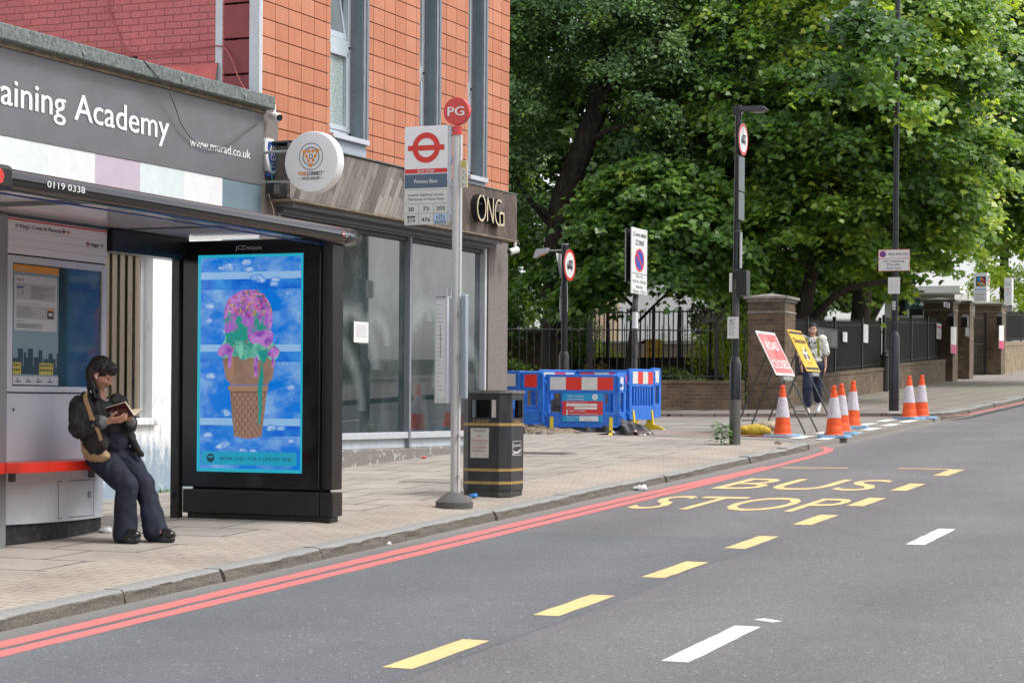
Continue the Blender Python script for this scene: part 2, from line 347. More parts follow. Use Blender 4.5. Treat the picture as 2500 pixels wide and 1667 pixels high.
# kerb: swept granite stones with pitched rough faces
def kerb(name,path,seed,lo=.75,hi=1.9,w=.16,h=.088):
    rs=random.Random(seed); b=MB()
    P=[Vector((*p,0)) for p in path]; seg=[(P[i+1]-P[i]).length for i in range(len(P)-1)]; tot=sum(seg)
    def at(s):
        for i,L in enumerate(seg):
            if s<=L or i==len(seg)-1:
                d=(P[i+1]-P[i])/L; return P[i]+d*s, d
            s-=L
    s=0
    while s<tot-.05:
        L=min(rs.uniform(lo,hi),tot-s); n=max(2,int(L/.07)); dx=rs.uniform(-.012,.012); dz=rs.uniform(-.006,.006); rings=[]
        for i in range(n+1):
            q=s+.006+(L-.012)*i/n; p,d=at(q); out=Vector((d.y,-d.x,0)); e=0 if 0<i<n else .008
            prof=[(-w,h-.12),(-w,h-.002),(-w+.01,h),(-w*.6,h),(-.07,h),(-.02-e,h-.002),(-.004-e,h-.012),(0-e,h-.02),(0,h-.035),(.004,h-.05),(.008,h-.068),(.014,-.03)]
            row=[]
            for k,(o,z) in enumerate(prof):
                v=p+out*(o+dx); z2=zg(v.y)+z+dz
                nn=noise.noise(Vector((v.x*9,v.y*9,z*22+seed)))+.6*noise.noise(Vector((v.x*26,v.y*26,z*40)))
                v=v+out*(nn*(.016 if k>6 else .003 if k>3 else 0)); row.append(tuple((v.x,v.y,z2+nn*(.002 if 2<k<7 else 0))))
            rings.append(row)
        base=len(b.v); m=len(prof)
        for row in rings: b.v+=row
        for i in range(n):
            for k in range(m-1): b.f.append((base+i*m+k,base+(i+1)*m+k,base+(i+1)*m+k+1,base+i*m+k+1)); b.m.append(b.mi(M_KERB))
        for i,rv in ((0,1),(n,0)):
            f=tuple(base+i*m+k for k in range(m)); b.f.append(f[::-1] if rv else f); b.m.append(b.mi(M_KERB))
        s+=L
    return b.build(name,kind='structure')
kerb('kerb',[(-7.25,-8),(-7.25,7.2),(-7.25,27.0)]+near_corner[1:8],3)
kerb('far_kerb',[(x,y) for x,y in arc(-8.2,39.0,1.0,-95,0)]+[(-7.2,60),(-7.2,110)],5,.8,1.2,w=.26,h=.125)
def line(b,path,w,off,m,n0=.0):
    P=[Vector((*p,0)) for p in path]; L=[];Rr=[]
    Q=[]
    for i in range(len(P)-1):
        k=max(1,int((P[i+1]-P[i]).length/.12)); Q+=[P[i].lerp(P[i+1],j/k) for j in range(k)]
    Q.append(P[-1])
    for i,p in enumerate(Q):
        d=(Q[min(i+1,len(Q)-1)]-Q[max(i-1,0)]).normalized(); o=Vector((-d.y,d.x,0)); j=noise.noise(Vector((p.x*4,p.y*4.6,3)))*.011; j2=noise.noise(Vector((p.x*5,p.y*5.2,9)))*.011
        a=p+o*(w/2+j); c=p-o*(w/2+j2); L.append((a.x,a.y,zg(a.y)+off)); Rr.append((c.x,c.y,zg(c.y)+off))
    for i in range(len(Q)-1): b.face([Rr[i],Rr[i+1],L[i+1],L[i]],m)
sm=lambda pts:pts
b=MB()
line(b,[(-6.735,-10),(-6.735,8),(-6.735,14),(-6.74,20),(-6.78,24),(-6.83,26),(-6.87,27.2),(-6.92,27.9),(-7.05,28.5),(-7.3,28.95),(-7.65,29.2)],.13,.003,M_RED)
line(b,[(-6.935,-10),(-6.935,8),(-6.93,14),(-6.92,20),(-6.89,22.8),(-6.84,24.6)],.15,.0035,M_RED)
b.build('red_route_lines',kind='structure',smooth=False)
b=MB()
line(b,[(-7.6,29.18),(-8.6,29.5),(-10.26,30.05),(-16,30.3)],.09,.13,M_RED); line(b,[(-16,35.7),(-12.2,36.62),(-10.66,37.05),(-8.6,37.55),(-8.0,37.72)],.09,.078,M_RED); line(b,[(-8.0,37.66),(-7.4,37.75),(-7.05,38.2),(-6.93,39),(-6.93,60),(-6.93,110)],.1,.078,M_RED)
line(b,[(-13,32.9),(-10.94,32.85),(-9.67,32.68)],.07,.078,M_WHT); line(b,[(-8.9,28.75),(-10.8,28.9)],.05,.125,M_ORG)
line(b,[(-11.5,33.8),(-8.6,34.6)],.5,.074,M_PAVE)
b.build('side_street_lines',kind='structure',smooth=False)
b=MB()
for y0 in (9.3,11.33,13.33,15.31,17.36,19.36,21.35,23.65): line(b,[(-4.53,y0),(-4.53,y0+(1.0 if y0<23 else 1.1))],.17,.0035,M_YEL)
line(b,[(-6.65,24.45),(-5.85,24.62)],.1,.0035,M_YEL); line(b,[(-5.25,24.72),(-4.62,24.76)],.1,.004,M_YEL)
def roadtext(s,x0,x1,y0,y1,skew=.0):
    vs,fs=glyphs(s,.0); xs=[p[0] for p in vs]; ys=[p[1] for p in vs]; a,c=min(xs),max(xs); d,e=min(ys),max(ys); bb=len(b.v)
    for x,y in vs:
        X=x0+(x-a)/(c-a)*(x1-x0); Y=y0+(y-d)/(e-d)*(y1-y0)+(X-x0)*skew; b.v.append((X,Y,zg(Y)+.0035))
    for f in fs: b.f.append(tuple(bb+i for i in f)); b.m.append(b.mi(M_YEL))
roadtext('STOP',-6.58,-4.68,18.42,20.0,.09); roadtext('BUS',-6.5,-4.85,21.0,22.6,.13)
b.build('bus_stop_lettering',kind='structure',smooth=False)
b=MB()
for y0,y1 in ((9.98,11.32),(16.05,17.4),(22.1,23.45),(28.2,29.5),(34.3,35.6)): line(b,[(-3.27,y0),(-3.27,y1)],.15,.003,M_WHT)
line(b,[(-3.24,11.55),(-3.2,11.62)],.16,.003,M_WHT)
b.build('centre_line_dashes',kind='structure',smooth=False)
b=MB()
for y0,y1 in ((29.5,30.3),(30.9,31.8),(32.4,33.2),(33.9,34.7),(35.3,36.3)): line(b,[(-7.42,y0),(-7.42,y1)],.2,.079,M_WHT); line(b,[(-7.85,y0+.15),(-7.85,y1+.15)],.2,.079,M_WHT)
b.build('give_way_lines',kind='structure',smooth=False)
# ---------------- buildings ----------------
BO=(-11.07,22.5,0); BR=-R(1.37)
YX=dict(x=(0,1,0),y=(0,0,1))       # frame of a wall that faces the road (+X): u along +Y, v up
M_RENDER=mat('brown_grey_render',(.19,.165,.152),.95,var=.12,vs=18,bump=.7,bs=90)
M_WWALL=mat('white_painted_wall',(.72,.72,.71),.75); n,l,p=nodes(M_WWALL); t=n.new('ShaderNodeTexCoord').outputs['Object']; z_=sepxyz(n,l,t)[2]
mp=n.new('ShaderNodeMapping'); mp.inputs['Scale'].default_value=(5,5,1.6); l.new(t,mp.inputs[0])
w1=noise_(n,l,mp.outputs[0],2.0,6,.75); hgt=ramp_(n,l,math_(n,l,'MULTIPLY',z_,.5),[(.35,1.),(.78,.0)])
k=ramp_(n,l,math_(n,l,'ADD',math_(n,l,'MULTIPLY',w1,.9),math_(n,l,'MULTIPLY',hgt,.35)),[(.50,0.),(.66,1.)])
l.new(mixc(n,l,k,(.76,.76,.75),(.27,.34,.41)),p.inputs['Base Color'])
M_FASC=mat('grey_fascia_board',(.125,.125,.135),.45,var=.08,vs=2.5)
M_COPE=mat('mossy_concrete_coping',(.085,.10,.095),.95,c2=(.19,.215,.205),vs=22,bump=.8,bs=60)
M_TIMB=mat('old_timber',(.2,.16,.11),.8,var=.3,vs=10)
M_BAND=[mat('band_'+k,c,.5,var=.05,vs=7) for k,c in (('white',(.62,.66,.67)),('off_white',(.66,.66,.67)),('mauve',(.46,.39,.46)),('mint',(.58,.65,.66)),('cream',(.68,.675,.68)),('teal',(.14,.205,.235)))]
M_BLIND=mat('brown_vertical_blind',(.52,.44,.33),.85); M_GLASSD=mat('dark_window_glass',(.02,.022,.025),.06,spec=.6)
shop=thing('shop_building','single-storey white building with a grey fascia reading Training Academy','building',BO,BR)
b=MB(); wl,wr=-8.2,-5.17
b.box(-5,-30,-.6,0,wl,3.25,M_WWALL); b.box(-5,wr,-.2,0,-3.14,3.25,M_WWALL); b.box(-5,wl,-.2,0,wr,1.5,M_WWALL); b.box(-5,-30,3.25,0,-3.14,4.84,M_WWALL)
b.box(-.35,wl,1.5,-.30,wr,3.25,mat('brown_room',(.20,.165,.12),.9)); b.box(0,-30,.2,.03,-3.15,.86,M_WWALL)
b.build('wall',shop)
b=MB(); b.box(-.16,wl-.05,1.46,.05,wr+.05,1.53,M_WWALL); b.build('sill',shop,bevel=.01)
wn_=MB(); wn_.box(-.17,wl,1.53,-.12,wl+.06,3.25,M_WHITE).box(-.17,wr-.07,1.53,-.10,wr,3.25,M_LGREY).box(-.17,wl,3.19,-.12,wr,3.25,M_WHITE); wo=wn_.build('window_frame',shop)
b=MB()
for i in range(22):
    y=wr-.12-i*.13; b.fr((-.105,y,1.55),(-.06,1,0),(0,0,1)); b.box(-.04,0,0,.045,1.66,.004,M_BLIND)
b.build('blind',wo)
m=mat('clear_window_pane',(.8,.85,.85),.03); n,l,p=nodes(m); tr_=n.new('ShaderNodeBsdfTransparent'); gl_=n.new('ShaderNodeBsdfGlossy'); gl_.inputs['Roughness'].default_value=.02; fz=n.new('ShaderNodeFresnel'); fz.inputs[0].default_value=1.45; xx=n.new('ShaderNodeMixShader')
l.new(fz.outputs[0],xx.inputs[0]); l.new(tr_.outputs[0],xx.inputs[1]); l.new(gl_.outputs[0],xx.inputs[2]); l.new(xx.outputs[0],n['Material Output'].inputs[0])
b=MB(); b.face([(-.06,wl+.06,1.53),(-.06,wr-.07,1.53),(-.06,wr-.07,3.19),(-.06,wl+.06,3.19)],m); b.build('pane',wo)
b=MB(); b.box(.0,-30,4.06,.05,-3.15,4.84,M_FASC); fo=b.build('fascia_sign',shop)
b=MB().fr((.054,0,0),**YX)
vA,_=glyphs('Academy',.018); wA=max(v[0] for v in vA)-min(v[0] for v in vA); vT,_=glyphs('Training',.018); wT=(max(v[0] for v in vT)-min(v[0] for v in vT))/wA*1.56
b.text('Academy',-6.56,4.335,.262,M_WHITE,width=1.57,bold=.018); b.text('Training',-6.70,4.335,.262,M_WHITE,width=wT,al='R',bold=.018)
b.text('www.murad.co.uk',-4.61,4.318,.098,M_WHITE,width=1.18,bold=.02); b.build('lettering',fo)
b=MB(); ys=[-30,-6.95,-6.21,-5.47,-4.7,-3.96,-3.17]
for i in range(6): b.box(.0,ys[i],3.2,.042,ys[i+1]-.002,4.058,M_BAND[i])
b.build('colour_band',shop)
b=MB(); b.box(-.3,-30,4.885,.17,-3.10,5.03,M_COPE); co_=b.build('coping',shop,bevel=.015)
b=MB(); b.box(.0,-30,4.842,.075,-3.14,4.884,M_TIMB); b.build('timber_fillet',shop)
for y in (-6.6,-4.95,-3.75): b=MB(); b.tube([(.17,y,4.97),(.185,y+.015,4.93)],.012,M_GREY,6); b.build('fixing',co_)
def cable(name,pts,r,m,label,o=BO,rz=BR,sub=4):
    P=[Vector(p) for p in pts]; Q=[]
    for i in range(len(P)-1):
        p0,p1,p2,p3=P[max(i-1,0)],P[i],P[i+1],P[min(i+2,len(P)-1)]
        for j in range(sub):
            t=j/sub; Q.append(.5*((2*p1)+(p2-p0)*t+(2*p0-5*p1+4*p2-p3)*t*t+(3*p1-p0-3*p2+p3)*t**3))
    Q.append(P[-1]); b=MB(); b.tube(Q,r,m,6); ob=b.build(name,loc=o); ob.rotation_euler=(0,0,rz); return tag(ob,label,'cable')
M_CABG=mat('grey_cable',(.06,.06,.062),.6)
cable('cable',[(.17,-5.61,5.03),(.18,-5.46,4.95),(.18,-5.32,4.87),(.15,-5.14,4.8),(.12,-4.98,4.67),(.1,-4.85,4.53),(.09,-4.69,4.42),(.08,-4.52,4.36),(.08,-4.35,4.33),(.08,-4.13,4.35),(.08,-3.87,4.43),(.08,-3.62,4.57),(.06,-3.3,4.71)],.0055,M_CABG,'thin dark cable looping across the grey fascia through the web address')
# tall maroon brick gable behind the shop
gab=thing('brick_building','tall building with a maroon painted brick gable behind the shop','building')
b=MB(); b.box(-22,19.34,4,-11.60,25.5,11,M_MAROON); b.build('wall',gab)
b=MB(); b.box(-13.0,19.325,5.42,-12.72,19.36,5.56,M_DARK); b.build('vent_hole',gab)
b=MB(); b.box(-13.06,19.2,5.38,-12.97,19.345,5.6,M_DARK); b.build('bracket',gab); b=MB(); b.box(-13.16,19.1,5.36,-13.1,19.345,5.5,M_TIMB); b.build('bracket',gab)
M_FLASH=mat('maroon_flashing',(.44,.10,.09),.55,var=.15,vs=6,bump=.8,bs=8)
b=MB()
for j in range(26):
    x0=-12.7+j*.04; x1=x0+.0405
    for (za,zb) in ((5.19,5.42),(4.95,5.17)):
        w=lambda x,z:19.29-.03*noise.noise(Vector((x*4,z*9,1)))-(.03 if z<5.2 else 0)
        b.face([(x0,w(x0,za),za+.012*noise.noise(Vector((x0*5,2,0)))),(x1,w(x1,za),za+.012*noise.noise(Vector((x1*5,2,0)))),(x1,w(x1,zb)+.02,zb),(x0,w(x0,zb)+.02,zb)],M_FLASH)
        b.face([(x0,w(x0,zb)+.02,zb),(x1,w(x1,zb)+.02,zb),(x1,19.35,zb+.01),(x0,19.35,zb+.01)],M_FLASH)
b.build('flashing',gab)
cable('cable',[(-13.09,19.31,7.6),(-13.09,19.31,6.22),(-13.07,19.31,6.06),(-12.95,19.31,5.82),(-12.89,19.31,5.65),(-12.77,19.31,5.58),(-12.56,19.31,5.56),(-12.26,19.31,5.57),(-11.68,19.3,5.61),(-11.51,19.3,5.51),(-11.36,19.28,5.21),(-11.18,19.28,4.97)],.009,mat('maroon_cable',(.3,.07,.065),.6),'maroon painted cable running down and across the brick gable',(0,0,0),0)
# terracotta-clad building
cl=thing('clad_building','building clad in orange terracotta tiles above a closed timber-fronted shop','building',BO,BR)
M_TILE=mat('terracotta_tile',(.50,.2,.11),.6); n,l,p=nodes(M_TILE); t=n.new('ShaderNodeTexCoord').outputs['Object']; x,y,z=sepxyz(n,l,t)[:3]
cell=comb(n,l,math_(n,l,'FLOOR',math_(n,l,'DIVIDE',math_(n,l,'ADD',y,3.12),.287)),math_(n,l,'FLOOR',math_(n,l,'DIVIDE',math_(n,l,'SUBTRACT',z,.053),.195)))
wz=n.new('ShaderNodeTexWhiteNoise'); wz.noise_dimensions='2D'; l.new(cell,wz.inputs['Vector'])
col=ramp_(n,l,wz.outputs['Value'],[(0.,(.44,.155,.078)),(.5,(.475,.178,.093)),(1.,(.50,.205,.118))]); col=mixc(n,l,1.,col,ramp_(n,l,noise_(n,l,t,1.2,4),[(.3,.88),(.7,1.08)]),'MULTIPLY')
mpt=n.new('ShaderNodeMapping'); mpt.inputs['Scale'].default_value=(1,7,.5); l.new(t,mpt.inputs[0]); col=mixc(n,l,1.,col,ramp_(n,l,noise_(n,l,mpt.outputs[0],2,5,.7),[(.3,.9),(.65,1.04)]),'MULTIPLY')
l.new(col,p.inputs['Base Color'])
M_MTILE=mat('maroon_cladding',(.21,.035,.042),.5,var=.1,vs=3); M_JOINT=mat('joint_brown',(.06,.02,.012),.9); M_FRAME=mat('window_aluminium',(.46,.52,.56),.35,metal=.2,var=.04,vs=3); M_FIN=mat('blue_grey_fin',(.15,.19,.215),.5,var=.05,vs=3)
M_FRG=mat('shopfront_grey',(.19,.205,.225),.45,var=.1,vs=6)
wins=[(-1.59,-.72,4.84,-1.28),(.71,1.25,4.76,.9),(2.14,2.68,4.74,2.4)]
segs=[(-3.12,-1.59),(-.70,.71),(1.27,2.14),(2.70,3.47)]
b=MB()
for a,c in segs: b.box(-.3,a,4.3,-.035,c,9,M_JOINT)
b.box(-.31,-3.1,3.9,-.05,3.46,4.6,M_JOINT); b.box(-9,-3.1,0,-.6,-3.05,9,M_JOINT); b.box(-9,3.42,0,-.3,3.46,9,M_RENDER); b.box(-9,-3.1,4.3,-.3,3.46,4.4,M_JOINT); b.box(-9,-3.1,9,-.02,3.46,9.1,M_JOINT); b.box(-9,-3.1,0,-8.9,3.46,9,M_DARK)
b.box(-3.2,-3.0,4.4,-3.1,3.4,9,mat('pale_room_wall',(.3,.32,.33),.9))
b.build('wall',cl)
b=MB()
for a,c in segs:
    k0=math.floor((a+3.12)/.287)
    z=4.538
    while z<9:
        k=k0
        while True:
            y0=max(a,-3.12+k*.287+.0045); y1=min(c,-3.12+(k+1)*.287-.0045)
            if y0>=c-.01: break
            if y1-y0>.01: b.box(-.034,y0,z+.006,0,y1,z+.189,M_TILE)
            k+=1
        z+=.195
b.build('cladding',cl)
b=MB(); z=4.9
while z<9:
    b.box(-.42,-3.16,z+.01,-.1,-3.10,z+.19,M_MTILE) if 0 else b.box(-.46,-3.17,z+.012,-.12,-3.10,z+.375,M_MTILE); z+=.39
b.build('maroon_cladding',cl)
b=MB(); b.box(-.12,-3.19,4.9,.01,-3.115,9,M_LGREY); b.build('corner_trim',cl,bevel=.006); b=MB(); b.box(-.56,-3.18,4.9,-.47,-3.10,9,M_LGREY); b.build('corner_trim',cl,bevel=.006)
for (a,c,zs,tr) in wins:
    w=MB(); I=-.16
    w.box(I-.07,a,zs,I,a+.05,9,M_FRAME).box(I-.07,c-.16,zs,I,c-.09,9,M_FRAME).box(I-.07,a,zs,I,c-.1,zs+.09,M_FRAME).box(I-.07,a,5.88,I+.002,c-.1,6.02,M_FRAME)
    w.box(I-.05,c-.21,zs+.12,I+.012,c-.16,5.88,M_FRAME).box(I-.05,a,5.82,I+.012,c-.16,5.879,M_FRAME).box(I-.05,a,zs+.09,I+.012,c-.16,zs+.15,M_FRAME)
    w.box(I,c-.13,zs+.06,I+.02,c-.10,zs+.08,M_INK).box(I,c-.15,5.93,I+.02,c-.12,5.955,M_INK)
    wo=w.build('window',cl,bevel=.004)
    g=MB(); g.box(I-.04,a+.05,zs+.1,I-.035,c-.2,5.85,mat('net_backed_glass',(.30,.36,.35),.18,var=.35,vs=26,stretch=(1,1,3),spec=.7)); g.build('pane',wo)
    g=MB(); s=math.sin(R(9)); cz=math.cos(R(9)); g.fr((I-.02,a,6.03),(0,1,0),(-s,0,cz)); W_=c-.12-a
    g.box(0,0,-.05,.06,2.2,.0,M_FRAME).box(W_-.08,0,-.05,W_,2.2,.0,M_FRAME).box(0.06,0,-.05,W_-.08,.08,.0,M_FRAME); cs=g.build('casement',wo,bevel=.004)
    g=MB(); g.fr((I-.045,a,6.03),(0,1,0),(-s,0,cz)); g.box(.06,.08,0,W_-.08,2.2,.004,mat('sky_reflecting_glass',(.16,.19,.2),.03,spec=1)); g.build('pane',cs)
    g=MB(); g.box(I-.1,c-.09,zs-.0,.018,c-.03,9,M_FRG).box(I-.1,c-.03,zs-.02,.03,c+.02,9,M_FIN); g.box(-.1,c-.1,zs,-.0,c-.09,9,M_FIN); g.build('reveal',wo)
    g=MB(); g.box(I-.05,a,zs-.06,.05,c+.02,zs,M_LGREY); g.build('sill',wo,bevel=.005)
    g=MB(); g.box(-.2,a,4.3,-.0,c+.02,zs-.062,mat('speckled_grey_panel',(.33,.37,.42),.7,var=.1,vs=60)); g.build('spandrel',wo)
# shopfront
b=MB(); b.box(-.35,-3.12,0,.012,-2.78,4.92,M_RENDER); b.build('render_pier',cl); b=MB(); b.box(-.5,2.83,0,.0,3.47,3.92,M_RENDER); b.build('render_wall',cl)
b=MB(); b.box(-.35,-2.78,.5,.02,2.76,1.135,mat('plinth_concrete',(.2,.185,.17),.95,c2=(.5,.5,.49),vs=9,thr=(.56,.66),bump=.6)); b.build('plinth',cl,bevel=.015)
b=MB(); b.box(-.3,-2.78,1.14,-.03,2.7,1.27,mat('pale_riser_panel',(.44,.49,.53),.5,var=.08,vs=9,stretch=(1,1,.3))); b.build('stall_riser',cl)
b=MB()
b.box(-.1,-2.78,1.255,.02,2.7,1.335,M_LGREY)
for y in (-2.78,.43,2.66): b.box(-.1,y,1.14 if y<2 else 1.14,.03,y+.055,3.86,M_FRG if y<2 else M_LGREY)
b.box(-.1,-2.78,3.78,.02,2.72,3.86,M_FRG); b.box(-.1,2.72,1.14,-.06,2.84,3.86,M_DARK); b.box(-.1,-2.78,3.72,-.01,2.66,3.776,M_BLKM)
b.build('shopfront_frame',cl,bevel=.006)
b=MB(); b.box(-.2,-2.8,3.862,.22,2.8,3.90,M_FRG); b.box(-.05,-2.8,3.80,.10,2.8,3.86,mat('gutter_grey',(.09,.09,.1),.5)); b.build('canopy_soffit',cl)
M_SG=mat('dirty_shop_glass',(.03,.04,.045),.03,spec=1.0); n,l,p=nodes(M_SG); p.inputs['IOR'].default_value=1.6; t=n.new('ShaderNodeTexCoord').outputs['Object']; x,y,z=sepxyz(n,l,t)[:3]
mp=n.new('ShaderNodeMapping'); mp.inputs['Scale'].default_value=(1,1.3,.9); l.new(t,mp.inputs[0]); nz1=noise_(n,l,mp.outputs[0],1.7,7,.6)
mp2=n.new('ShaderNodeMapping'); mp2.inputs['Scale'].default_value=(1,22,1.1); l.new(t,mp2.inputs[0]); nz2=noise_(n,l,mp2.outputs[0],1.4,4,.7)
smear=0
arcs=[(-1.0,2.1,.78),(-.35,2.4,.42),(1.15,2.3,.72),(.9,2.75,.3),(-1.6,1.6,1.0),(2.0,1.9,.75)]
sm_=None
for (cy,cz,rr) in arcs:
    d=math_(n,l,'SQRT',math_(n,l,'ADD',math_(n,l,'POWER',math_(n,l,'SUBTRACT',y,cy),2),math_(n,l,'POWER',math_(n,l,'SUBTRACT',z,cz),2)))
    e=math_(n,l,'ADD',d,math_(n,l,'MULTIPLY',nz1,.18)); q=math_(n,l,'DIVIDE',math_(n,l,'ABSOLUTE',math_(n,l,'SUBTRACT',e,rr)),.15); q=math_(n,l,'MAXIMUM',math_(n,l,'SUBTRACT',1,q),0)
    q=math_(n,l,'MULTIPLY',q,math_(n,l,'GREATER_THAN',z,cz)); sm_=q if sm_ is None else math_(n,l,'MAXIMUM',sm_,q)
dirt=math_(n,l,'ADD',math_(n,l,'MULTIPLY',sm_,.17),math_(n,l,'ADD',math_(n,l,'MULTIPLY',ramp_(n,l,nz1,[(.42,0.),(.72,1.)]),.12),math_(n,l,'MULTIPLY',ramp_(n,l,nz2,[(.55,0.),(.85,1.)]),.02)))
top=ramp_(n,l,math_(n,l,'MULTIPLY',z,.25),[(.6,0.),(.95,.07)]); dirt=math_(n,l,'ADD',dirt,top)
l.new(mixc(n,l,dirt,(.012,.024,.028),(.50,.58,.57)),p.inputs['Base Color']); l.new(math_(n,l,'ADD',math_(n,l,'MULTIPLY',dirt,.25),.012),p.inputs['Roughness'])
for a,c in ((-2.72,.43),(.485,2.66)):
    b=MB(); b.box(-.06,a,1.335,-.05,c,3.72,M_SG); pn=b.build('shop_window_pane',cl)
b=MB(); b.fr((-.048,0,0),**YX); b.rect(-.89,2.42,-.52,2.67,.001,M_WSIGN)
for i in range(6): b.rect(-.83,2.62-i*.026,-.6+(.02*(i%3)),2.626-i*.026,.003,mat('faint_print',(.35,.35,.36),.6))
tag(b.build('notice_paper',loc=BO),'white paper notice taped inside the left shop window','notice').rotation_euler=(0,0,BR)
# timber fascia of slanting planks
def planks(name,ang,c1,c2):
    m=mat(name,c1,.85); n,l,p=nodes(m); t=n.new('ShaderNodeTexCoord').outputs['Object']; x,y,z=sepxyz(n,l,t)[:3]
    ca,sa=math.cos(ang),math.sin(ang)
    u=math_(n,l,'ADD',math_(n,l,'MULTIPLY',y,ca),math_(n,l,'MULTIPLY',z,sa)); v=math_(n,l,'SUBTRACT',math_(n,l,'MULTIPLY',z,ca),math_(n,l,'MULTIPLY',y,sa))
    s=math_(n,l,'DIVIDE',u,.098); k=math_(n,l,'FLOOR',s); fr=math_(n,l,'FRACT',s)
    wz=n.new('ShaderNodeTexWhiteNoise'); wz.noise_dimensions='2D'; l.new(comb(n,l,k,math_(n,l,'FLOOR',math_(n,l,'ADD',math_(n,l,'DIVIDE',v,.55),math_(n,l,'MULTIPLY',k,.37)))),wz.inputs['Vector'])
    gr_=noise_(n,l,comb(n,l,math_(n,l,'MULTIPLY',u,30),math_(n,l,'MULTIPLY',v,2.6),math_(n,l,'MULTIPLY',k,3.1)),1.5,6,.75)
    f=math_(n,l,'ADD',math_(n,l,'MULTIPLY',wz.outputs['Value'],.45),math_(n,l,'MULTIPLY',gr_,.75))
    col=ramp_(n,l,f,[(.25,c1),(.95,c2)]); gap=math_(n,l,'LESS_THAN',fr,.05); col=mixc(n,l,gap,col,(.03,.026,.022)); l.new(col,p.inputs['Base Color'])
    bump_(n,l,p,math_(n,l,'SUBTRACT',gr_,gap),.5,.01); return m
M_PL=planks('weathered_planks_grey',-R(33),(.05,.042,.037),(.33,.295,.26)); M_PR=planks('weathered_planks_brown',R(28),(.06,.045,.036),(.155,.12,.098))
b=MB(); b.box(.26,-3.0,3.93,.30,1.32,4.535,M_PL); b.box(0.02,-2.9,3.95,.258,1.3,4.52,M_RENDER); b.build('timber_fascia',cl,bevel=.004)
b=MB(); b.box(0.002,1.322,3.925,.31,3.07,4.545,M_PR); b.build('timber_fascia',cl,bevel=.004)
b=MB(); b.box(0,-3.02,3.905,.33,3.09,3.924,M_TIMB); b.box(0,-3.0,4.546,.32,3.08,4.56,M_COPE); b.build('fascia_edge',cl)
# raised brass letters
M_BRASS=mat('cream_brass_face',(.62,.53,.36),.4,metal=.2)
lt=thing('shop_letters','raised brass-faced letters ONG on the brown plank fascia','lettering',BO,BR)
def stroke(b,pts,w,w0,w1,m,side):
    for i in range(len(pts)-1):
        a=Vector(pts[i]); c=Vector(pts[i+1]); d=(c-a).normalized()*w*.2; o=Vector((-(c-a).normalized().y,(c-a).normalized().x))*w/2; a=a-d; c=c+d
        b.prism([tuple(a+o),tuple(a-o),tuple(c-o),tuple(c+o)],w0,w1,m,side)
oval=lambda cx,cy,rx,ry,a0,a1,n=16:[(cx+rx*math.cos(R(a0+(a1-a0)*i/n)),cy+ry*math.sin(R(a0+(a1-a0)*i/n))) for i in range(n+1)]
for nm,ps in (('letter',[oval(1.72,4.245,.13,.165,100,440)]),('letter',[[(1.9,4.09),(1.9,4.40),(2.08,4.08),(2.08,4.40)]]),('letter',[oval(2.27,4.23,.13,.165,60,285),[(2.29,4.07),(2.42,4.08),(2.42,4.23),(2.29,4.23),(2.3,4.08)]])):
    b=MB(); b.fr((.31,0,0),**YX)
    for q in ps: stroke(b,q,.028,.012,.10,M_BRASS,M_BLACK)
    b.build(nm,lt)
b=MB(); b.box(.31,1.60,4.29,.375,2.25,4.325,M_DARK); b.build('rail',lt)
# projecting round sign
rs=thing('projecting_sign','round white projecting sign reading PONGCONNECT above the shop','sign',(-10.48,19.30,4.29))
b=MB(); b.fr((0,0,0),(1,0,0),(0,0,1))
prof=[(.30,0),(.322,.004),(.328,.015),(.328,.09),(.333,.10),(.333,.13),(.315,.14)]
b2=MB(); nn=48; b2.mi(M_WHITE)
for r_,w_ in prof:
    for k in range(nn): a=2*math.pi*k/nn; b2.v.append((r_*math.cos(a),w_,r_*math.sin(a)))
for i in range(len(prof)-1):
    for k in range(nn): b2.f.append((i*nn+(k+1)%nn,i*nn+k,(i+1)*nn+k,(i+1)*nn+(k+1)%nn)[::-1]); b2.m.append(0)
b2.f.append(tuple(range(nn))[::-1]); b2.m.append(0); b2.f.append(tuple((len(prof)-1)*nn+k for k in range(nn))); b2.m.append(0)
b2.build('drum',rs)
M_NAVY=mat('navy_ink',(.03,.035,.06),.5); M_ORN=mat('orange_ink',(.75,.24,.01),.5)
b.ring(0,.055,.139,.146,.002,M_NAVY,48); b.ring(0,.055,.092,.102,.002,M_NAVY,48); b.ring(0,.055,.016,.024,.002,M_NAVY,20)
tri=[(-.082,.112),(-.029,.114),(.025,.114),(.082,.116),(.053,.06),(.027,.012),(-.003,-.042),(-.03,.01),(-.055,.057)]
for i,(u,v) in enumerate(tri):
    b.disc(u,v,.019 if i in(0,3,6) else .017,.0035,M_ORN,14); q=Vector(tri[(i+1)%9]); a=Vector((u,v)); o=Vector((-(q-a).y,(q-a).x)).normalized()*.005; b.poly([tuple(a+o),tuple(a-o),tuple(q-o),tuple(q+o)],.003,M_ORN)
for q in ((-.029,.114),(.025,.114),(-.03,.01),(.027,.012)):
    a=Vector((0,.055)); q=Vector(q); d=(q-a); a=a+d*.42; o=Vector((-d.y,d.x)).normalized()*.004; b.poly([tuple(a+o),tuple(a-o),tuple(q-o),tuple(q+o)],.003,M_ORN)
b.text('PONG',-.152,-.148,.044,M_ORN,.003,width=.108,bold=.03); b.text('CONNECT',-.042,-.148,.044,M_INK,.003,width=.186,bold=.03)
b.text('UNITED KINGDOM',0,-.196,.034,M_NAVY,.003,width=.212,al='C',bold=.008); b.rect(-.152,-.18,-.115,-.177,.003,M_NAVY); b.rect(.115,-.18,.152,-.177,.003,M_NAVY); b.text('TM',.148,-.118,.012,M_INK,.003)
b.build('sign_face',rs)
b=MB()
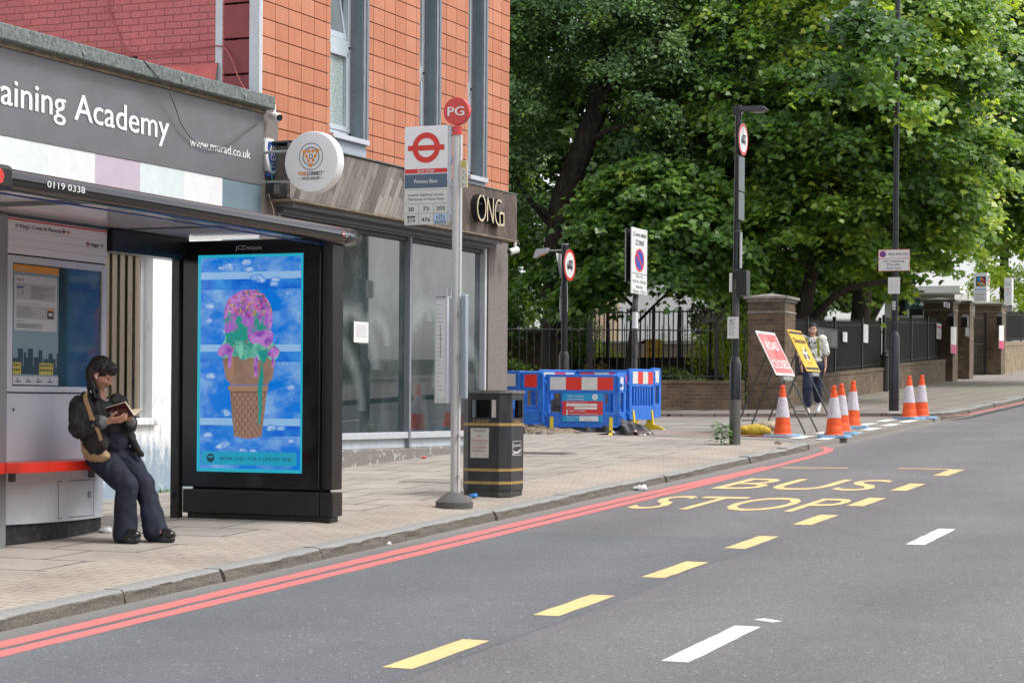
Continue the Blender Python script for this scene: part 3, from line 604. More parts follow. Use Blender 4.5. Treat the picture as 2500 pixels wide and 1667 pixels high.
for z in (.13,-.2): b=MB(); b.tube([(-.62,.06,z),(-.3,.06,z)],.016,M_GREY,8); b.build('bracket',rs)
b=MB(); b.box(-.52,-.06,-.33,-.42,.08,-.22,M_BLACK); b.build('transformer_box',rs)
# alarm box
ab=thing('alarm_box','white alarm box with a blue emblem on the rendered pier','alarm box',(-11.14+.0,19.38+.0,4.4))
hexa=[(-.02,.16),(.02,.185),(.16,.185),(.24,.13),(.27,.0),(.22,-.17),(.14,-.20),(.07,-.17),(-.02,0)]
b=MB(); b.fr((0,0,0),**YX); b.prism([(u,v) for u,v in hexa],.0,.06,M_WHITE); b.build('casing',ab,bevel=.012)
M_BLUD=mat('deep_blue_print',(.03,.07,.25),.4)
b=MB(); b.fr((.061,0,0),**YX); b.poly([(.03,.09),(.045,.15),(.20,.15),(.235,.10),(.25,.0),(.20,-.155),(.115,-.165),(.06,-.04)],.002,M_BLUD)
b.text('AM',.14,.045,.075,M_WHITE,.004,width=.13,al='C',bold=.03); b.text('CO',.15,-.05,.08,M_WHITE,.004,width=.11,al='C',bold=.03); b.rect(.10,-.085,.21,-.078,.004,M_WHITE); b.text('ALARM',.155,-.125,.02,M_WHITE,.004,width=.07,al='C',bold=.02); b.build('emblem',ab)
b=MB(); b.box(.0,.06,-.235,.055,.21,-.19,M_BLUD); b.build('strobe',ab,bevel=.01)
# small cameras
def cctv(loc,label,rz):
    c=thing('security_camera',label,'camera',loc,rz)
    b=MB(); b.tube([(0,0,.09),(0,0,.0)],.02,M_WHITE,8); b.build('mount',c)
    b=MB(); b.tube([(0,.05,-.02),(0,-.09,-.06)],[.045,.045],M_WHITE,12); b.build('housing',c,bevel=.008)
    b=MB(); b.tube([(0,-.088,-.0595),(0,-.105,-.064)],[.038,.036],M_BLACK,12); b.build('lens',c)
cctv((-10.79,25.75,3.84),'small white camera under the right end of the plank fascia',R(-35)); cctv((-11.02,19.44,4.86),'small camera on the right end of the shop coping',R(70))
b=MB()
for i in range(34):
    a=random.uniform(0,6.28); r=random.uniform(.03,.16); u,v=r*math.cos(a)*.9,-.05-abs(r*math.sin(a))*.7; d=Vector((random.uniform(-.02,.02),random.uniform(.03,.06),random.uniform(-.04,0)))
    c=Vector((.05+random.uniform(-.03,.06),u,v)); o=Vector((.012,0,.01)); b.face([c-o,c+d*.5-o*.2,c+d,c+o],mat('wire_tangle_green',(.15,.35,.12),.6))
b.tube([(.04,0,.12),(.05,.01,0),(.03,.05,-.1),(.04,-.03,-.2)],.006,mat('teal_tape',(.1,.3,.28),.6),6)
tag(b.build('climbing_weed',loc=(-11.1,19.45,4.18)),'small green weed and tape hanging on the rendered pier','plant')
cable('cable',[(.02,-3.05,4.1),(.05,-3.02,3.95),(.06,-2.95,3.82),(.05,-2.92,3.7),(.04,-3.0,3.6)],.006,mat('cream_wire',(.6,.55,.45),.6),'cream wire loop hanging below the weed on the rendered pier')
# opposite terrace added out of view so the shop glass mirrors brick, not sky
op=thing('added_terrace','unseen brown brick terrace added across the road for the shop glass to mirror','building')
b=MB(); b.box(13,-10,-.5,20,64,8.5,M_BRICKO); b.build('wall',op)
for i in range(14):
    for j in range(3):
        g=MB(); y=-7+i*5; z=1.6+j*2.7; g.box(12.93,y,z,13.02,y+1.3,z+1.7,M_GLASSD); w=g.build('window',op)
# ---------------- bus shelter ----------------
M_TOT=mat('shelter_grey_metal',(.60,.63,.67),.4,metal=.1,var=.05,vs=2); M_TOTD=mat('shelter_dark_grey',(.10,.105,.11),.4,metal=.3)
M_GLOSSB=mat('gloss_black',(.008,.008,.009),.12); M_SATB=mat('satin_black',(.014,.013,.013),.33,var=.3,vs=9)
M_SEAT=mat('red_seat',(.62,.03,.015),.3,var=.08,vs=12)
sh=thing('bus_shelter','bus shelter with black tubular roof edge, grey information totem and red ledge seats','bus shelter',(0,0,0))
b=MB(); R0=.072
b.tube([(-7.97,8,3.105),(-7.97,15.22,3.105)],R0,mat('black_tube_gloss',(.012,.012,.013),.14,spec=.8),28); b.tube([(-7.97,15.222,3.105),(-7.97,15.40,3.105),(-7.97,15.43,3.105),(-7.97,15.445,3.105)],[R0+.003,R0+.003,R0*.8,R0*.4],mat('black_tube_gloss',(0,0,0)),28)
rf=b.build('roof_tube',sh)
b=MB(); b.fr((-7.897,0,3.105),(0,1,0),(0,0,1)); y9=_ray(115,455); y9=y9[1]*(-7.897/y9[0]); b.text('0119 0338',y9,-.018,.045,M_WHITE,.002,width=.42,bold=.01)
b.ring(15.12,.008,.014,.021,.003,M_REDS,20); b.rect(15.095,.004,15.145,.012,.004,M_WHITE); b.text('London',15.16,.006,.016,M_WHITE,.003); b.text('Buses',15.16,-.014,.016,M_WHITE,.003); b.build('lettering',rf)
b=MB(); b.box(-8.04,8.0,3.025,-7.88,10.60,3.185,M_BLACK); b.build('roof_end_band',sh,bevel=.03); b=MB(); b.fr((-7.879,0,0),(0,1,0),(0,0,1)); b.prism([(8,3.045),(10.40,3.045),(10.47,3.065),(10.49,3.105),(10.47,3.145),(10.40,3.165),(8,3.165)],0,.007,M_REDP); b.build('red_light',sh,bevel=.003)
M_CEIL=mat('gloss_white_ceiling',(.80,.79,.78),.1,spec=.6,bump=.02,bs=2)
b=MB(); b.box(-9.62,8,3.115,-8.0,15.33,3.16,M_CEIL); b.build('roof_panel',sh)
b=MB(); b.box(-8.06,8,3.02,-8.045,15.3,3.03,mat('blue_strip',(.01,.08,.4),.3)); b.box(-9.56,8,3.07,-9.45,15.2,3.114,M_TOTD); b.box(-9.55,11.95,3.085,-8.05,12.0,3.112,M_TOTD);b.box(-9.55,14.1,3.1,-8.05,14.12,3.112,M_TOTD); b.build('roof_rib',sh)
b=MB(); b.box(-9.56,13.96,2.92,-9.40,15.1,3.10,M_SATB); b.build('rear_beam',sh)
b=MB(); b.box(-9.54,15.06,.6,-9.455,15.14,3.1,M_SATB); b.box(-9.51,15.04,.86,-9.49,15.062,.92,M_DARK); po=b.build('post',sh,bevel=.012)
b=MB(); b.box(-9.6,12.36,.5,-9.38,12.56,3.1,mat('post_mid_grey',(.27,.275,.285),.4,metal=.2)); b.build('post',sh,bevel=.02)
# information totem
tz=lambda y:zg(y)+.12
b=MB(); b.box(-9.85,12.585,1.22,-9.452,13.93,3.09,M_TOT); b.build('totem_case',sh,bevel=.01)
b=MB()
prof=[]
for i in range(13):
    y=12.60+i*(13.92-12.60)/12; bow=.10*math.sin(math.pi*(i)/12)**.8; prof.append((y,bow))
P=[(-9.85,12.6)]+[(-9.452+bw,y) for y,bw in prof]+[(-9.85,13.92)]
def extr(b,P,z0,z1,m):
    b.fr((0,0,0),(1,0,0),(0,1,0)); b.prism(P,z0,z1,m)
extr(b,P,.76,1.17,M_TOT); b.build('totem_base_panel',sh)
P2=[(-9.85,12.55)]+[(-9.47+bw*.85,y) for y,bw in prof]+[(-9.85,13.86)]
b=MB(); extr(b,P2,.45,.757,mat('scuffed_black_plinth',(.018,.018,.018),.7,c2=(.09,.085,.08),vs=18,thr=(.5,.8))); b.build('totem_plinth',sh)
b=MB(); b.fr((-9.448,0,0),**YX); b.rect(12.6,1.755,13.92,1.762,.0,M_DARK); b.rect(12.6,2.80,13.92,2.812,.0,M_DARK); b.rect(12.6,1.175,13.92,1.18,0,M_DARK)
b.rect(13.16,.79,13.165,1.07,.102,M_DARK); b.rect(13.66,.79,13.665,1.07,.082,M_DARK); b.rect(13.16,1.07,13.665,1.075,.095,M_DARK); b.rect(13.16,.785,13.665,.79,.095,M_DARK); b.disc(12.72,1.63,.012,.002,M_DARK,10); b.build('panel_gap',sh)
b=MB(); b.box(-9.37,13.6,.93,-9.355,13.62,.98,M_GREY); b.build('door_lock',sh)
M_HDR=mat('header_sign_white',(.76,.75,.76),.3)
b=MB(); b.fr((-9.45,0,0),**YX); b.box(12.60,2.812,0,13.925,3.085,.014,M_HDR); hd=b.build('header_sign',sh)
b=MB(); b.fr((-9.434,0,0),**YX); b.rect(12.6,3.066,13.925,3.078,.001,M_REDS)
for z in (2.988,2.93,2.87): b.rect(12.6,z,13.925,z+.002,.001,M_GREY)
b.text("King's Cross St Pancras",12.765,3.012,.032,M_INK,.002,width=.53,bold=.012)
def arrow(b,u,v,L,h,m,s=1,w=.002): b.rect(min(u,u+s*L),v-h*.09,max(u,u+s*L),v+h*.09,w,m); e=u+s*L; b.poly([(e,v),(e-s*h*.45,v+h*.5),(e-s*h*.22,v+h*.5),(e+s*h*.12,v),(e-s*h*.22,v-h*.5),(e-s*h*.45,v-h*.5)][::s],w+.0005,m)
arrow(b,12.75,3.027,.04,.034,M_INK,-1)
for u,v in ((13.325,3.027),(13.655,2.955)): b.ring(u,v,.011,.018,.002,M_REDS,24); b.rect(u-.022,v-.004,u+.022,v+.004,.003,M_BLUS)
for dz in (.006,-.006): b.rect(13.36,3.027+dz-.002,13.42,3.027+dz+.002,.002,M_REDS)
b.poly([(13.375,3.045),(13.381,3.045),(13.405,3.027),(13.381,3.009),(13.375,3.009),(13.395,3.027)],.003,M_REDS)
b.text('Angel',13.69,2.94,.034,M_INK,.002,width=.115,bold=.012); arrow(b,13.825,2.955,.04,.034,M_INK,1); b.build('lettering',hd)
# poster case
b=MB(); b.fr((-9.45,0,0),**YX)
for q in ((12.6,1.765,12.68,2.80),(13.86,1.765,13.92,2.80),(12.68,2.745,13.86,2.80),(12.68,1.765,13.86,1.81)): b.box(q[0],q[1],0,q[2],q[3],.02,M_TOT)
fc=b.build('poster_frame',sh,bevel=.004)
M_CASE=mat('smoked_poster_case',(.022,.042,.055),.07,spec=.8,c2=(.045,.10,.15),vs=1.6,thr=(.4,.7))
b=MB(); b.fr((-9.448,0,0),**YX); b.rect(12.68,1.81,13.86,2.745,.001,M_CASE); b.build('pane',fc)
M_PBG=mat('poster_teal',(.22,.33,.36),.35); M_PW=mat('poster_paper',(.55,.55,.55),.35); M_PG=mat('poster_grey',(.40,.40,.41),.35); M_PT=mat('poster_text',(.10,.10,.11),.5); M_ORP=mat('poster_orange',(.70,.30,.03),.35); M_SKYL=mat('poster_skyline',(.03,.06,.08),.4); M_BUSY=mat('poster_yellow_bus',(.5,.42,.06),.4)
b=MB(); b.fr((-9.443,0,0),**YX); b.rect(12.70,1.82,13.28,2.735,0,M_PBG); b.rect(12.70,2.68,13.28,2.735,.001,M_ORP); b.text('London Buses',12.73,2.70,.018,M_PW,.002,bold=.01)
b.rect(12.715,2.235,13.255,2.655,.001,M_PW); b.text('Ways to pay',12.74,2.615,.013,M_PT,.002,bold=.01)
b.rect(12.735,2.47,13.235,2.595,.0015,M_PG); b.text('oyster',12.745,2.555,.024,M_BLUS,.003,bold=.02)
for i in range(4): b.ring(12.80,2.52,.008+i*.005,.010+i*.005,.003,M_PT,8,-.9,.9)
for j in range(9): b.rect(12.92,2.575-j*.0115,13.06+.05*((j*7)%4),2.578-j*.0115,.003,M_PT)
b.text('To find out when your bus is arriving',12.74,2.435,.012,M_PT,.002,width=.30); b.rect(12.735,2.325,13.235,2.425,.0015,M_PG)
for j in range(5): b.rect(12.745,2.405-j*.016,12.90+.03*((j*5)%4),2.408-j*.016,.003,M_PT)
b.rect(13.13,2.335,13.21,2.41,.003,M_INK); b.rect(13.13,2.395,13.21,2.41,.004,M_ORP); b.rect(13.145,2.355,13.195,2.38,.004,M_PW)
b.text('Bus accessibility',12.74,2.30,.012,M_PT,.002); b.rect(12.735,2.25,13.07,2.29,.0015,M_PG)
for j in range(3): b.rect(12.745,2.28-j*.011,13.03-.03*j,2.283-j*.011,.003,M_PT)
x=12.70
rs_=random.Random(4)
b.rect(12.70,1.90,13.28,1.96,.0012,M_SKYL)
while x<13.27:
    w_=rs_.uniform(.02,.07); h_=rs_.uniform(.06,.16); b.rect(x,1.955,min(x+w_,13.28),1.955+h_,.0013,M_SKYL); x+=w_+rs_.uniform(-.01,.015)
for u,c in ((12.70,12.80),(13.03,13.21)):
    b.rect(u,1.90,c,1.99,.003,M_BUSY)
    for j in range(int((c-u)/.03)): b.rect(u+.008+j*.028,1.962,u+.026+j*.028,1.978,.004,M_SKYL); b.rect(u+.008+j*.028,1.925,u+.026+j*.028,1.943,.004,M_SKYL)
b.rect(12.70,1.82,13.28,1.885,.0015,M_PW)
for u in (12.73,12.86,12.99,13.14): b.rect(u,1.84,u+.07,1.85,.003,M_PT); b.rect(u+.02,1.855,u+.035,1.872,.003,M_PT)
b.build('poster',fc)
# ledge seats
def seat(name,y0,y1):
    b=MB(); P=[(-9.44,y0+.02),(-9.40,y0),(-9.20,y0-.02),(-9.12,y0+.04),(-9.10,y0+.12),(-9.10,y1-.1),(-9.12,y1),(-9.2,y1+.02),(-9.44,y1)]
    b.fr((0,0,0),(1,0,0),(0,1,0)); b.prism(P,1.165,1.238,M_SEAT)
    s=b.build(name,sh,bevel=.02)
    g=MB(); g.box(-9.35,y0+.2,1.09,-9.31,y0+.24,1.175,M_TOTD); g.box(-9.35,y1-.24,1.09,-9.31,y1-.2,1.175,M_TOTD); g.build('bracket',s)
seat('seat',12.33,13.80); seat('seat',10.8,12.18)
# ---------------- advertising display ----------------
ad=thing('advertising_display','tall black digital advertising display showing an ice cream cone','display',(0,15.1,0))
b=MB(); b.box(-9.45,.0,.965,-8.10,.19,3.085,M_SATB); b.box(-8.10,.03,.975,-8.045,.17,3.08,M_SATB); b.box(-8.048,.0,.965,-7.98,.19,3.085,M_SATB); b.build('casing',ad,bevel=.008)
b=MB(); b.box(-9.44,-.006,.98,-8.11,.0,3.08,M_GLOSSB); b.build('glass_front',ad)
b=MB(); b.box(-9.43,-.01,.74,-8.10,.18,.945,M_SATB); b.box(-8.099,-.0,.74,-7.97,.18,.945,M_SATB); b.box(-9.40,.02,.5,-8.0,.16,.742,M_SATB);b.box(-9.36,.04,.94,-8.06,.14,.97,M_DARK); b.build('plinth',ad,bevel=.008)
b=MB(); b.fr((0,-.008,0)); b.text('JCDecaux',-8.79,3.0,.038,mat('silver_letter',(.4,.4,.4),.4),.001,width=.26,al='C',bold=.02); b.build('maker_lettering',ad)
def emit(name,c,s=1.0,c2=None,vs=5,thr=(.4,.6),detail=5,stretch=None):
    m=mat(name,c,.3,c2=c2,vs=vs,thr=thr,detail=detail,stretch=stretch,emit=s) if c2 else mat(name,c,.3,emit=s)
    n,l,p=nodes(m); p.inputs['Roughness'].default_value=.15
    if not c2: p.inputs['Base Color'].default_value=(0,0,0,1)
    else:
        for k in list(l):
            if k.to_socket==p.inputs['Base Color']: l.remove(k)
        p.inputs['Base Color'].default_value=(0,0,0,1)
    return m
ES=.62
E_BG=emit('screen_sky',(.0,.21,.82),ES,(.36,.64,.95),2.6,(.44,.74),7,(1,1,1.6)); E_CY=emit('screen_cyan',(.02,.50,.68),ES); E_ST=emit('screen_stripe',(.32,.58,.92),ES); E_DK=emit('screen_deep_blue',(0,.14,.74),ES,(.06,.38,.9),3.5,(.42,.7),7)
E_CL=emit('screen_cloud',(.50,.68,.94),ES,(.14,.38,.88),17,(.4,.62),8); E_CL0=emit('screen_cloud_edge',(.06,.27,.84),ES,(.2,.45,.9),20,(.45,.7),8); E_PU=emit('screen_purple',(.24,.06,.45),ES,(.60,.26,.72),13,(.36,.6),3); E_MI=emit('screen_mint',(.02,.30,.24),ES,(.26,.70,.52),11,(.36,.62),3); E_TE=emit('screen_teal',(.02,.33,.30),ES)
E_CO=emit('screen_cone',(.26,.15,.11),ES,(.40,.26,.19),5,(.3,.7)); E_CO2=emit('screen_cone_light',(.42,.24,.155),ES); E_COD=emit('screen_cone_dark',(.11,.05,.035),ES)
scx=lambda u:-9.29+u*1.035; scz=lambda v:1.10+v*1.86
sb=MB(); sb.fr((-9.29,-.009,1.10)); W1,H1=1.03,1.86
sb.rect(0,0,W1,H1,0,E_CY); sb.rect(.03,.03,W1-.02,H1-.025,.0006,E_BG)
for v in (.43,1.06,1.68): sb.rect(.03,v-.03,W1-.02,v+.03,.0012,E_ST); sb.rect(.03,v-.12,W1-.02,v-.031,.0009,E_DK)
rc=random.Random(11)
for (cu,cv,n_) in ((.3,1.76,9),(.55,1.76,9),(.62,1.63,6),(.78,1.62,6),(.2,1.44,5),(.92,1.55,5),(.2,.83,5),(.9,.95,5),(.28,.52,6),(.75,.36,7),(.3,.24,9),(.5,.2,8),(.22,1.18,4),(.07,1.27,4),(.9,.72,4),(.06,.33,4),(.65,.05,5),(.93,.3,4)):
    for _ in range(n_//3):
        u=min(max(cu+rc.uniform(-.08,.08),.11),W1-.11); v=max(cv+rc.uniform(-.03,.03),.07); r=rc.uniform(.02,.034)
        for sc_,w_,mm_ in ((1.25,.0013,E_CL0),(.85,.0015,E_CL)): pp=[(u+r*sc_*1.6*math.cos(a)*(1+.35*noise.noise(Vector((math.cos(a)*2.2+u*9,math.sin(a)*2.2,v*7)))),v+r*sc_*.75*math.sin(a)*(1+.5*noise.noise(Vector((math.cos(a)*3+u*5,math.sin(a)*3,v*9))))) for a in [6.2832*i/34 for i in range(34)]]; sb.poly(pp,w_+rc.uniform(0,.00015),mm_)
def blobpoly(pts,w,m,n=8):   # smooth closed outline
    P=[Vector(p) for p in pts]; Q=[]
    N=len(P)
    for i in range(N):
        p0,p1,p2,p3=P[i-1],P[i],P[(i+1)%N],P[(i+2)%N]
        for j in range(n):
            t=j/n; Q.append(tuple(.5*((2*p1)+(p2-p0)*t+(2*p0-5*p1+4*p2-p3)*t*t+(3*p1-p0-3*p2+p3)*t**3)))
    sb.poly(Q,w,m)
sb.poly([(.325,.70),(.69,.70),(.64,.305),(.50,.285),(.37,.305)],.0018,E_CO)
for i in range(-3,9):
    for s_ in (1,-1):
        a=Vector((.33+i*.055,.70)); d=Vector((s_*.32,-.42)); pts=[]
        def clip(p):
            v=p.y; k=(v-.30)/.40; return .372-.047*k<=p.x<=.638+.052*k and v>=.30+abs(p.x-.505)*.0
        on=[a+d*(j/30) for j in range(31) if clip(a+d*(j/30))]
        if len(on)>1:
            o=Vector((d.y,-d.x)).normalized()*.0045; p,q=on[0],on[-1]; sb.poly([tuple(p-o),tuple(q-o),tuple(q+o),tuple(p+o)],.0021,E_CO2); o2=o*2.4; sb.poly([tuple(p+o),tuple(q+o),tuple(q+o2),tuple(p+o2)],.00205,E_COD)
sb.poly([(.315,.74),(.70,.74),(.705,.715),(.69,.69),(.33,.69),(.305,.715)],.0024,E_CO2); sb.rect(.33,.683,.69,.695,.0023,E_COD)
sb.poly([(.25,1.0),(.77,1.0),(.76,.90),(.74,.80),(.69,.745),(.34,.745),(.285,.80),(.262,.9)],.0022,E_CO)
sb.poly([(.3,.98),(.36,.98),(.36,.80),(.33,.78),(.305,.85)],.0026,E_CO2)
blobpoly([(.20,1.02),(.25,.975),(.33,.985),(.40,.99),(.45,.955),(.53,.98),(.60,.955),(.68,.985),(.74,.95),(.80,.99),(.81,1.04),(.76,1.09),(.73,1.13),(.725,1.24),(.735,1.35),(.71,1.44),(.64,1.52),(.50,1.56),(.36,1.52),(.285,1.44),(.26,1.35),(.27,1.25),(.275,1.15),(.24,1.08)],.003,E_MI)
E_SC=emit('screen_swirl',(.02,.34,.27),ES,(.42,.15,.62),5.5,(.46,.54),3)
blobpoly([(.27,1.20),(.30,1.34),(.42,1.38),(.58,1.37),(.70,1.34),(.72,1.22),(.70,1.12),(.60,1.10),(.45,1.13),(.33,1.12)],.0032,E_SC,6)
for pts in ([(.26,1.35),(.285,1.44),(.36,1.52),(.5,1.56),(.64,1.52),(.71,1.44),(.735,1.35),(.735,1.26),(.71,1.22),(.68,1.34),(.64,1.36),(.62,1.26),(.585,1.37),(.53,1.37),(.50,1.25),(.47,1.36),(.40,1.34),(.36,1.27),(.32,1.38),(.28,1.30)],[(.20,1.02),(.25,.985),(.30,1.0),(.31,.90),(.335,.90),(.345,1.0),(.36,1.05),(.30,1.10),(.24,1.08)],[(.50,1.17),(.62,1.21),(.735,1.2),(.74,1.12),(.70,1.06),(.66,1.07),(.60,1.10),(.54,1.10)],[(.69,1.0),(.73,.98),(.735,.90),(.755,.90),(.76,.97),(.80,1.0),(.80,1.05),(.74,1.07)],[(.565,.97),(.565,.83),(.58,.815),(.595,.83),(.6,.98)]): blobpoly(pts,.0034,E_PU)
blobpoly([(.62,.97),(.60,1.03),(.66,1.04),(.69,.99),(.67,.94),(.65,.93),(.655,.80),(.645,.72),(.64,.55),(.625,.42),(.605,.42),(.61,.56),(.60,.72),(.615,.82),(.635,.93)],.0038,E_TE)
sprk=[emit('screen_sprinkle_'+k,c,ES) for k,c in (('orange',(.75,.22,.04)),('red',(.65,.05,.08)),('yellow',(.65,.5,.05)),('dark',(.04,.12,.25)),('pink',(.6,.12,.4)),('green',(.05,.3,.1)))]
def pop_():
    while True:
        u,v=rc.uniform(.26,.74),rc.uniform(1.02,1.55)
        if v>1.34 and ((u-.5)/.23)**2+((v-1.38)/.18)**2<1: return u,v
        if v<1.12 and rc.random()<.12: return u,v
for i in range(110):
    u,v=pop_(); a=rc.uniform(0,3.14); L=.018; d=Vector((math.cos(a),math.sin(a)))*L; o=Vector((-d.y,d.x))*.22; c=Vector((u,v)); sb.poly([tuple(c-d-o),tuple(c+d-o),tuple(c+d+o),tuple(c-d+o)],.0041+rc.uniform(0,.0006),sprk[i%6])
E_BAN=emit('screen_banner',(.015,.40,.62),ES); E_INK=emit('screen_ink',(.01,.05,.07),ES)
sb.prism([(.05,.07),(.06,.06),(.97,.06),(.98,.07),(.98,.165),(.97,.175),(.06,.175),(.05,.165)],.0015,.003,E_BAN)
sb.disc(.14,.118,.038,.0035,E_INK,28)
for i,r in enumerate((.030,.022,.014)): sb.ring(.14,.096+.0*i,r+.008,r+.0125,.004,E_BAN,12,R(50),R(130))
sb.text('NOW',.235,.10,.032,E_INK,.0035,width=.12,bold=.025); sb.text('ONLY FOR A LIMITED TIME',.37,.10,.032,E_INK,.0035,width=.56)
sb.build('screen',ad,smooth=False)
# ---------------- bus stop post ----------------
px,py_=-7.71,17.0; g0=zg(17)+.12
bs=thing('bus_stop_post','grey bus stop post with red PG disc, route flag and timetable case','bus stop',(px,py_,g0))
M_POLE=mat('pole_light_grey',(.50,.50,.49),.4,metal=.1,var=.05,vs=4)
b=MB(); b.lathe((0,0,0),[(.17,-.04),(.175,.03),(.15,.055),(.085,.1),(.06,.115)],mat('dark_aggregate',(.07,.068,.065),.95,c2=(.16,.155,.15),vs=120,bump=.8,bs=120),24); b.build('foot',bs)
b=MB(); b.tube([(0,0,.1),(0,0,3.0)],.039,M_POLE,20); b.tube([(0,0,3.0),(0,0,3.4)],.037,M_POLE,20); b.box(.030,-.02,.11,.047,.02,3.4,M_POLE); b.build('pole',bs)
M_PGR=mat('disc_red',(.58,.055,.05),.35)
b=MB(); b.tube([(0,0,3.4),(0,0,3.48)],.046,M_PGR,20); b.build('collar',bs)
b=MB(); zc=4.385-g0; b.tube([(0,-.03,zc),(0,.03,zc)],.128,M_PGR,40); dk=b.build('disc',bs,bevel=.005)
b=MB(); b.fr((0,-.031,zc)); b.text('PG',0,-.042,.085,M_WHITE,.001,width=.165,al='C',bold=.03); b.build('lettering',dk)
M_BSG=mat('flag_blue_grey',(.075,.115,.17),.4); M_CRM=mat('flag_cream',(.62,.62,.58),.4); M_LBL=mat('flag_pale_blue',(.42,.55,.72),.4); M_GLN=mat('flag_gap',(.35,.35,.3),.5)
fx0,fx1=-.525,-.083; zt=4.262-g0
b=MB(); b.box(fx0,-.02,zt-.52,fx1,.02,zt,M_WHITE); b.box(fx0,-.018,zt-.91,fx1,.018,zt-.523,M_CRM); b.box(fx1,-.014,zt-.89,fx1+.03,.014,zt-.01,M_LGREY)
for z in (zt-.08,zt-.33,zt-.55,zt-.85): b.box(fx1+.025,-.02,z-.02,-.03,.02,z+.02,M_GREY)
fl=b.build('flag',bs,bevel=.002)
b=MB(); b.fr((fx0,-.021,zt)); FW=fx1-fx0; c=FW/2; cv=-.20
b.ring(c,cv,.088,.141,.001,M_REDS,48); b.rect(.035,cv-.026,FW-.035,cv+.022,.002,M_REDS); b.rect(.005,-.435,FW-.005,-.395,.001,M_REDS); b.text('BUS STOP',c,-.429,.026,M_WHITE,.002,width=.165,al='C',bold=.02)
b.rect(.005,-.52,FW-.005,-.437,.001,M_BSG) if 0 else b.rect(.005,-.575,FW-.005,-.445,.003,M_BSG); b.rect(0,-.583,FW,-.575,.003,M_WHITE)
b.text('Penton Rise',c,-.528,.038,M_WHITE,.004,width=.235,al='C',bold=.015)
b.text('towards Highbury Corner,',c,-.645,.022,M_INK,.001,width=.37,al='C'); b.text('Old Street or Essex Road',c,-.685,.022,M_INK,.001,width=.37,al='C')
for i,z in enumerate((-.715,-.807)): b.rect(0,z-.002,FW,z+.002,.001,M_GLN)
for u in (.15,.30): b.rect(u-.002,-.91,u+.002,-.715,.001,M_GLN)
b.rect(.304,-.905,FW-.004,-.811,.0005,M_LBL)
for t_,u,v,h_,w_ in (('30',.07,-.785,.040,.058),('73',.222,-.783,.040,.058),('205',.372,-.781,.040,.09),('214',.072,-.888,.038,.078),('476',.222,-.883,.038,.088),('N73',.372,-.862,.031,.082),('N205',.372,-.903,.031,.11)): b.text(t_,u,v,h_,M_INK,.0015,width=w_,al='C',bold=.006)
b.rect(.03,-.845,.11,-.828,.001,M_INK); b.text('24 hour',.07,-.841,.009,M_WHITE,.002,al='C'); b.text('Night Bus',.372,-.827,.010,M_INK,.0015,al='C'); b.build('lettering',fl)
b=MB(); b.box(.045,-.03,3.68-g0,.115,-.015,3.93-g0,mat('old_cream_plate',(.55,.48,.32),.6,var=.15,vs=30)); nb=b.build('number_plate',bs)
b=MB(); b.fr((.08,-.031,3.68-g0)); b.rect(-.016,.185,.02,.235,.001,M_BUSY)
for i,t_ in enumerate('600'): b.rect(-.022,.005+i*.058,.022,.055+i*.058,.001,M_CRM); b.text(t_,0,.016+i*.058,.028,M_INK,.002,al='C',width=.02)
b.build('lettering',nb)
tt=MB(); z0,z1=1.70-g0,2.68-g0
tt.box(-.19,-.055,z0,-.05,.055,z1,M_TOT); tc_=tt.build('timetable_case',bs,bevel=.012)
b=MB(); P=[(-.065,z1-.0),(-.2,z1),(-.205,z1+.05),(-.14,z1+.085),(-.06,z1+.075)]
b.fr((0,.065,0),(1,0,0),(0,0,1)); b.prism(P,0,.13,M_LGREY); b.build('case_cap',tc_,bevel=.008)
b=MB(); b.fr((-.19,-.057,z0)); b.rect(.02,.05,.11,.95,.001,M_WSIGN); M_FP=mat('faint_blue_print',(.4,.5,.58),.5)
for i in range(22):
    v=.08+i*.039; b.rect(.03,v,.03+.07*((i*3)%4+2)/5.5,v+.006,.002,M_GREY if i%3 else M_FP)
b.rect(.062,.42,.066,.72,.003,mat('green_line',(.03,.15,.1),.5)); b.build('timetable',tc_)
b=MB(); b.box(.062,-.03,1.74-g0,.118,.03,2.70-g0,mat('case_blue_grey',(.30,.35,.40),.45)); b.build('timetable_case',bs,bevel=.012)
b=MB()
for z in (.25,.62,1.35,1.75): b=MB(); b.box(.045,-.05,z,.062,-.02,z+.03,M_GREY); b.build('clip',bs)
# ---------------- litter bin ----------------
lb=thing('litter_bin','black litter bin with gold bands and a peeling No Dumping notice','litter bin',(-7.90,18.34,zg(18.34)+.12),0)
M_BIN=mat('scuffed_bin_black',(.022,.024,.028),.42,c2=(.05,.05,.052),vs=7,stretch=(1,1,.35),thr=(.4,.8)); M_GOLD=mat('bin_gold_band',(.36,.24,.075),.5,var=.15,vs=20); M_BINF=mat('bin_faded_face',(.07,.068,.066),.5,c2=(.12,.11,.105),vs=8,thr=(.3,.8))
ch=.085; hw=.25; hd=.25
oct_=[(-hw+ch,-hd),(hw-ch,-hd),(hw,-hd+ch*1.3),(hw,hd-ch),(hw-ch,hd),(-hw+ch,hd),(-hw,hd-ch),(-hw,-hd+ch)]
def ring_(b,P,z0,z1,m,t=.012,skip=()):
    n=len(P)
    for i in range(n):
        if i in skip: continue
        a,c=Vector(P[i]),Vector(P[(i+1)%n]); b.face([(*a,z0),(*c,z0),(*c,z1),(*a,z1)],m); ai,ci=a*(1-t/hw),c*(1-t/hw); b.face([(*ci,z0),(*ai,z0),(*ai,z1),(*ci,z1)],m)
b=MB(); ring_(b,oct_,.05,.745,M_BIN); b.fr((0,0,0),(1,0,0),(0,1,0)); b.prism(oct_,.04,.05,M_BIN)
b.prism([(x*.97,y*.97) for x,y in oct_],-.02,.04,mat('bin_base',(.05,.045,.04),.7))
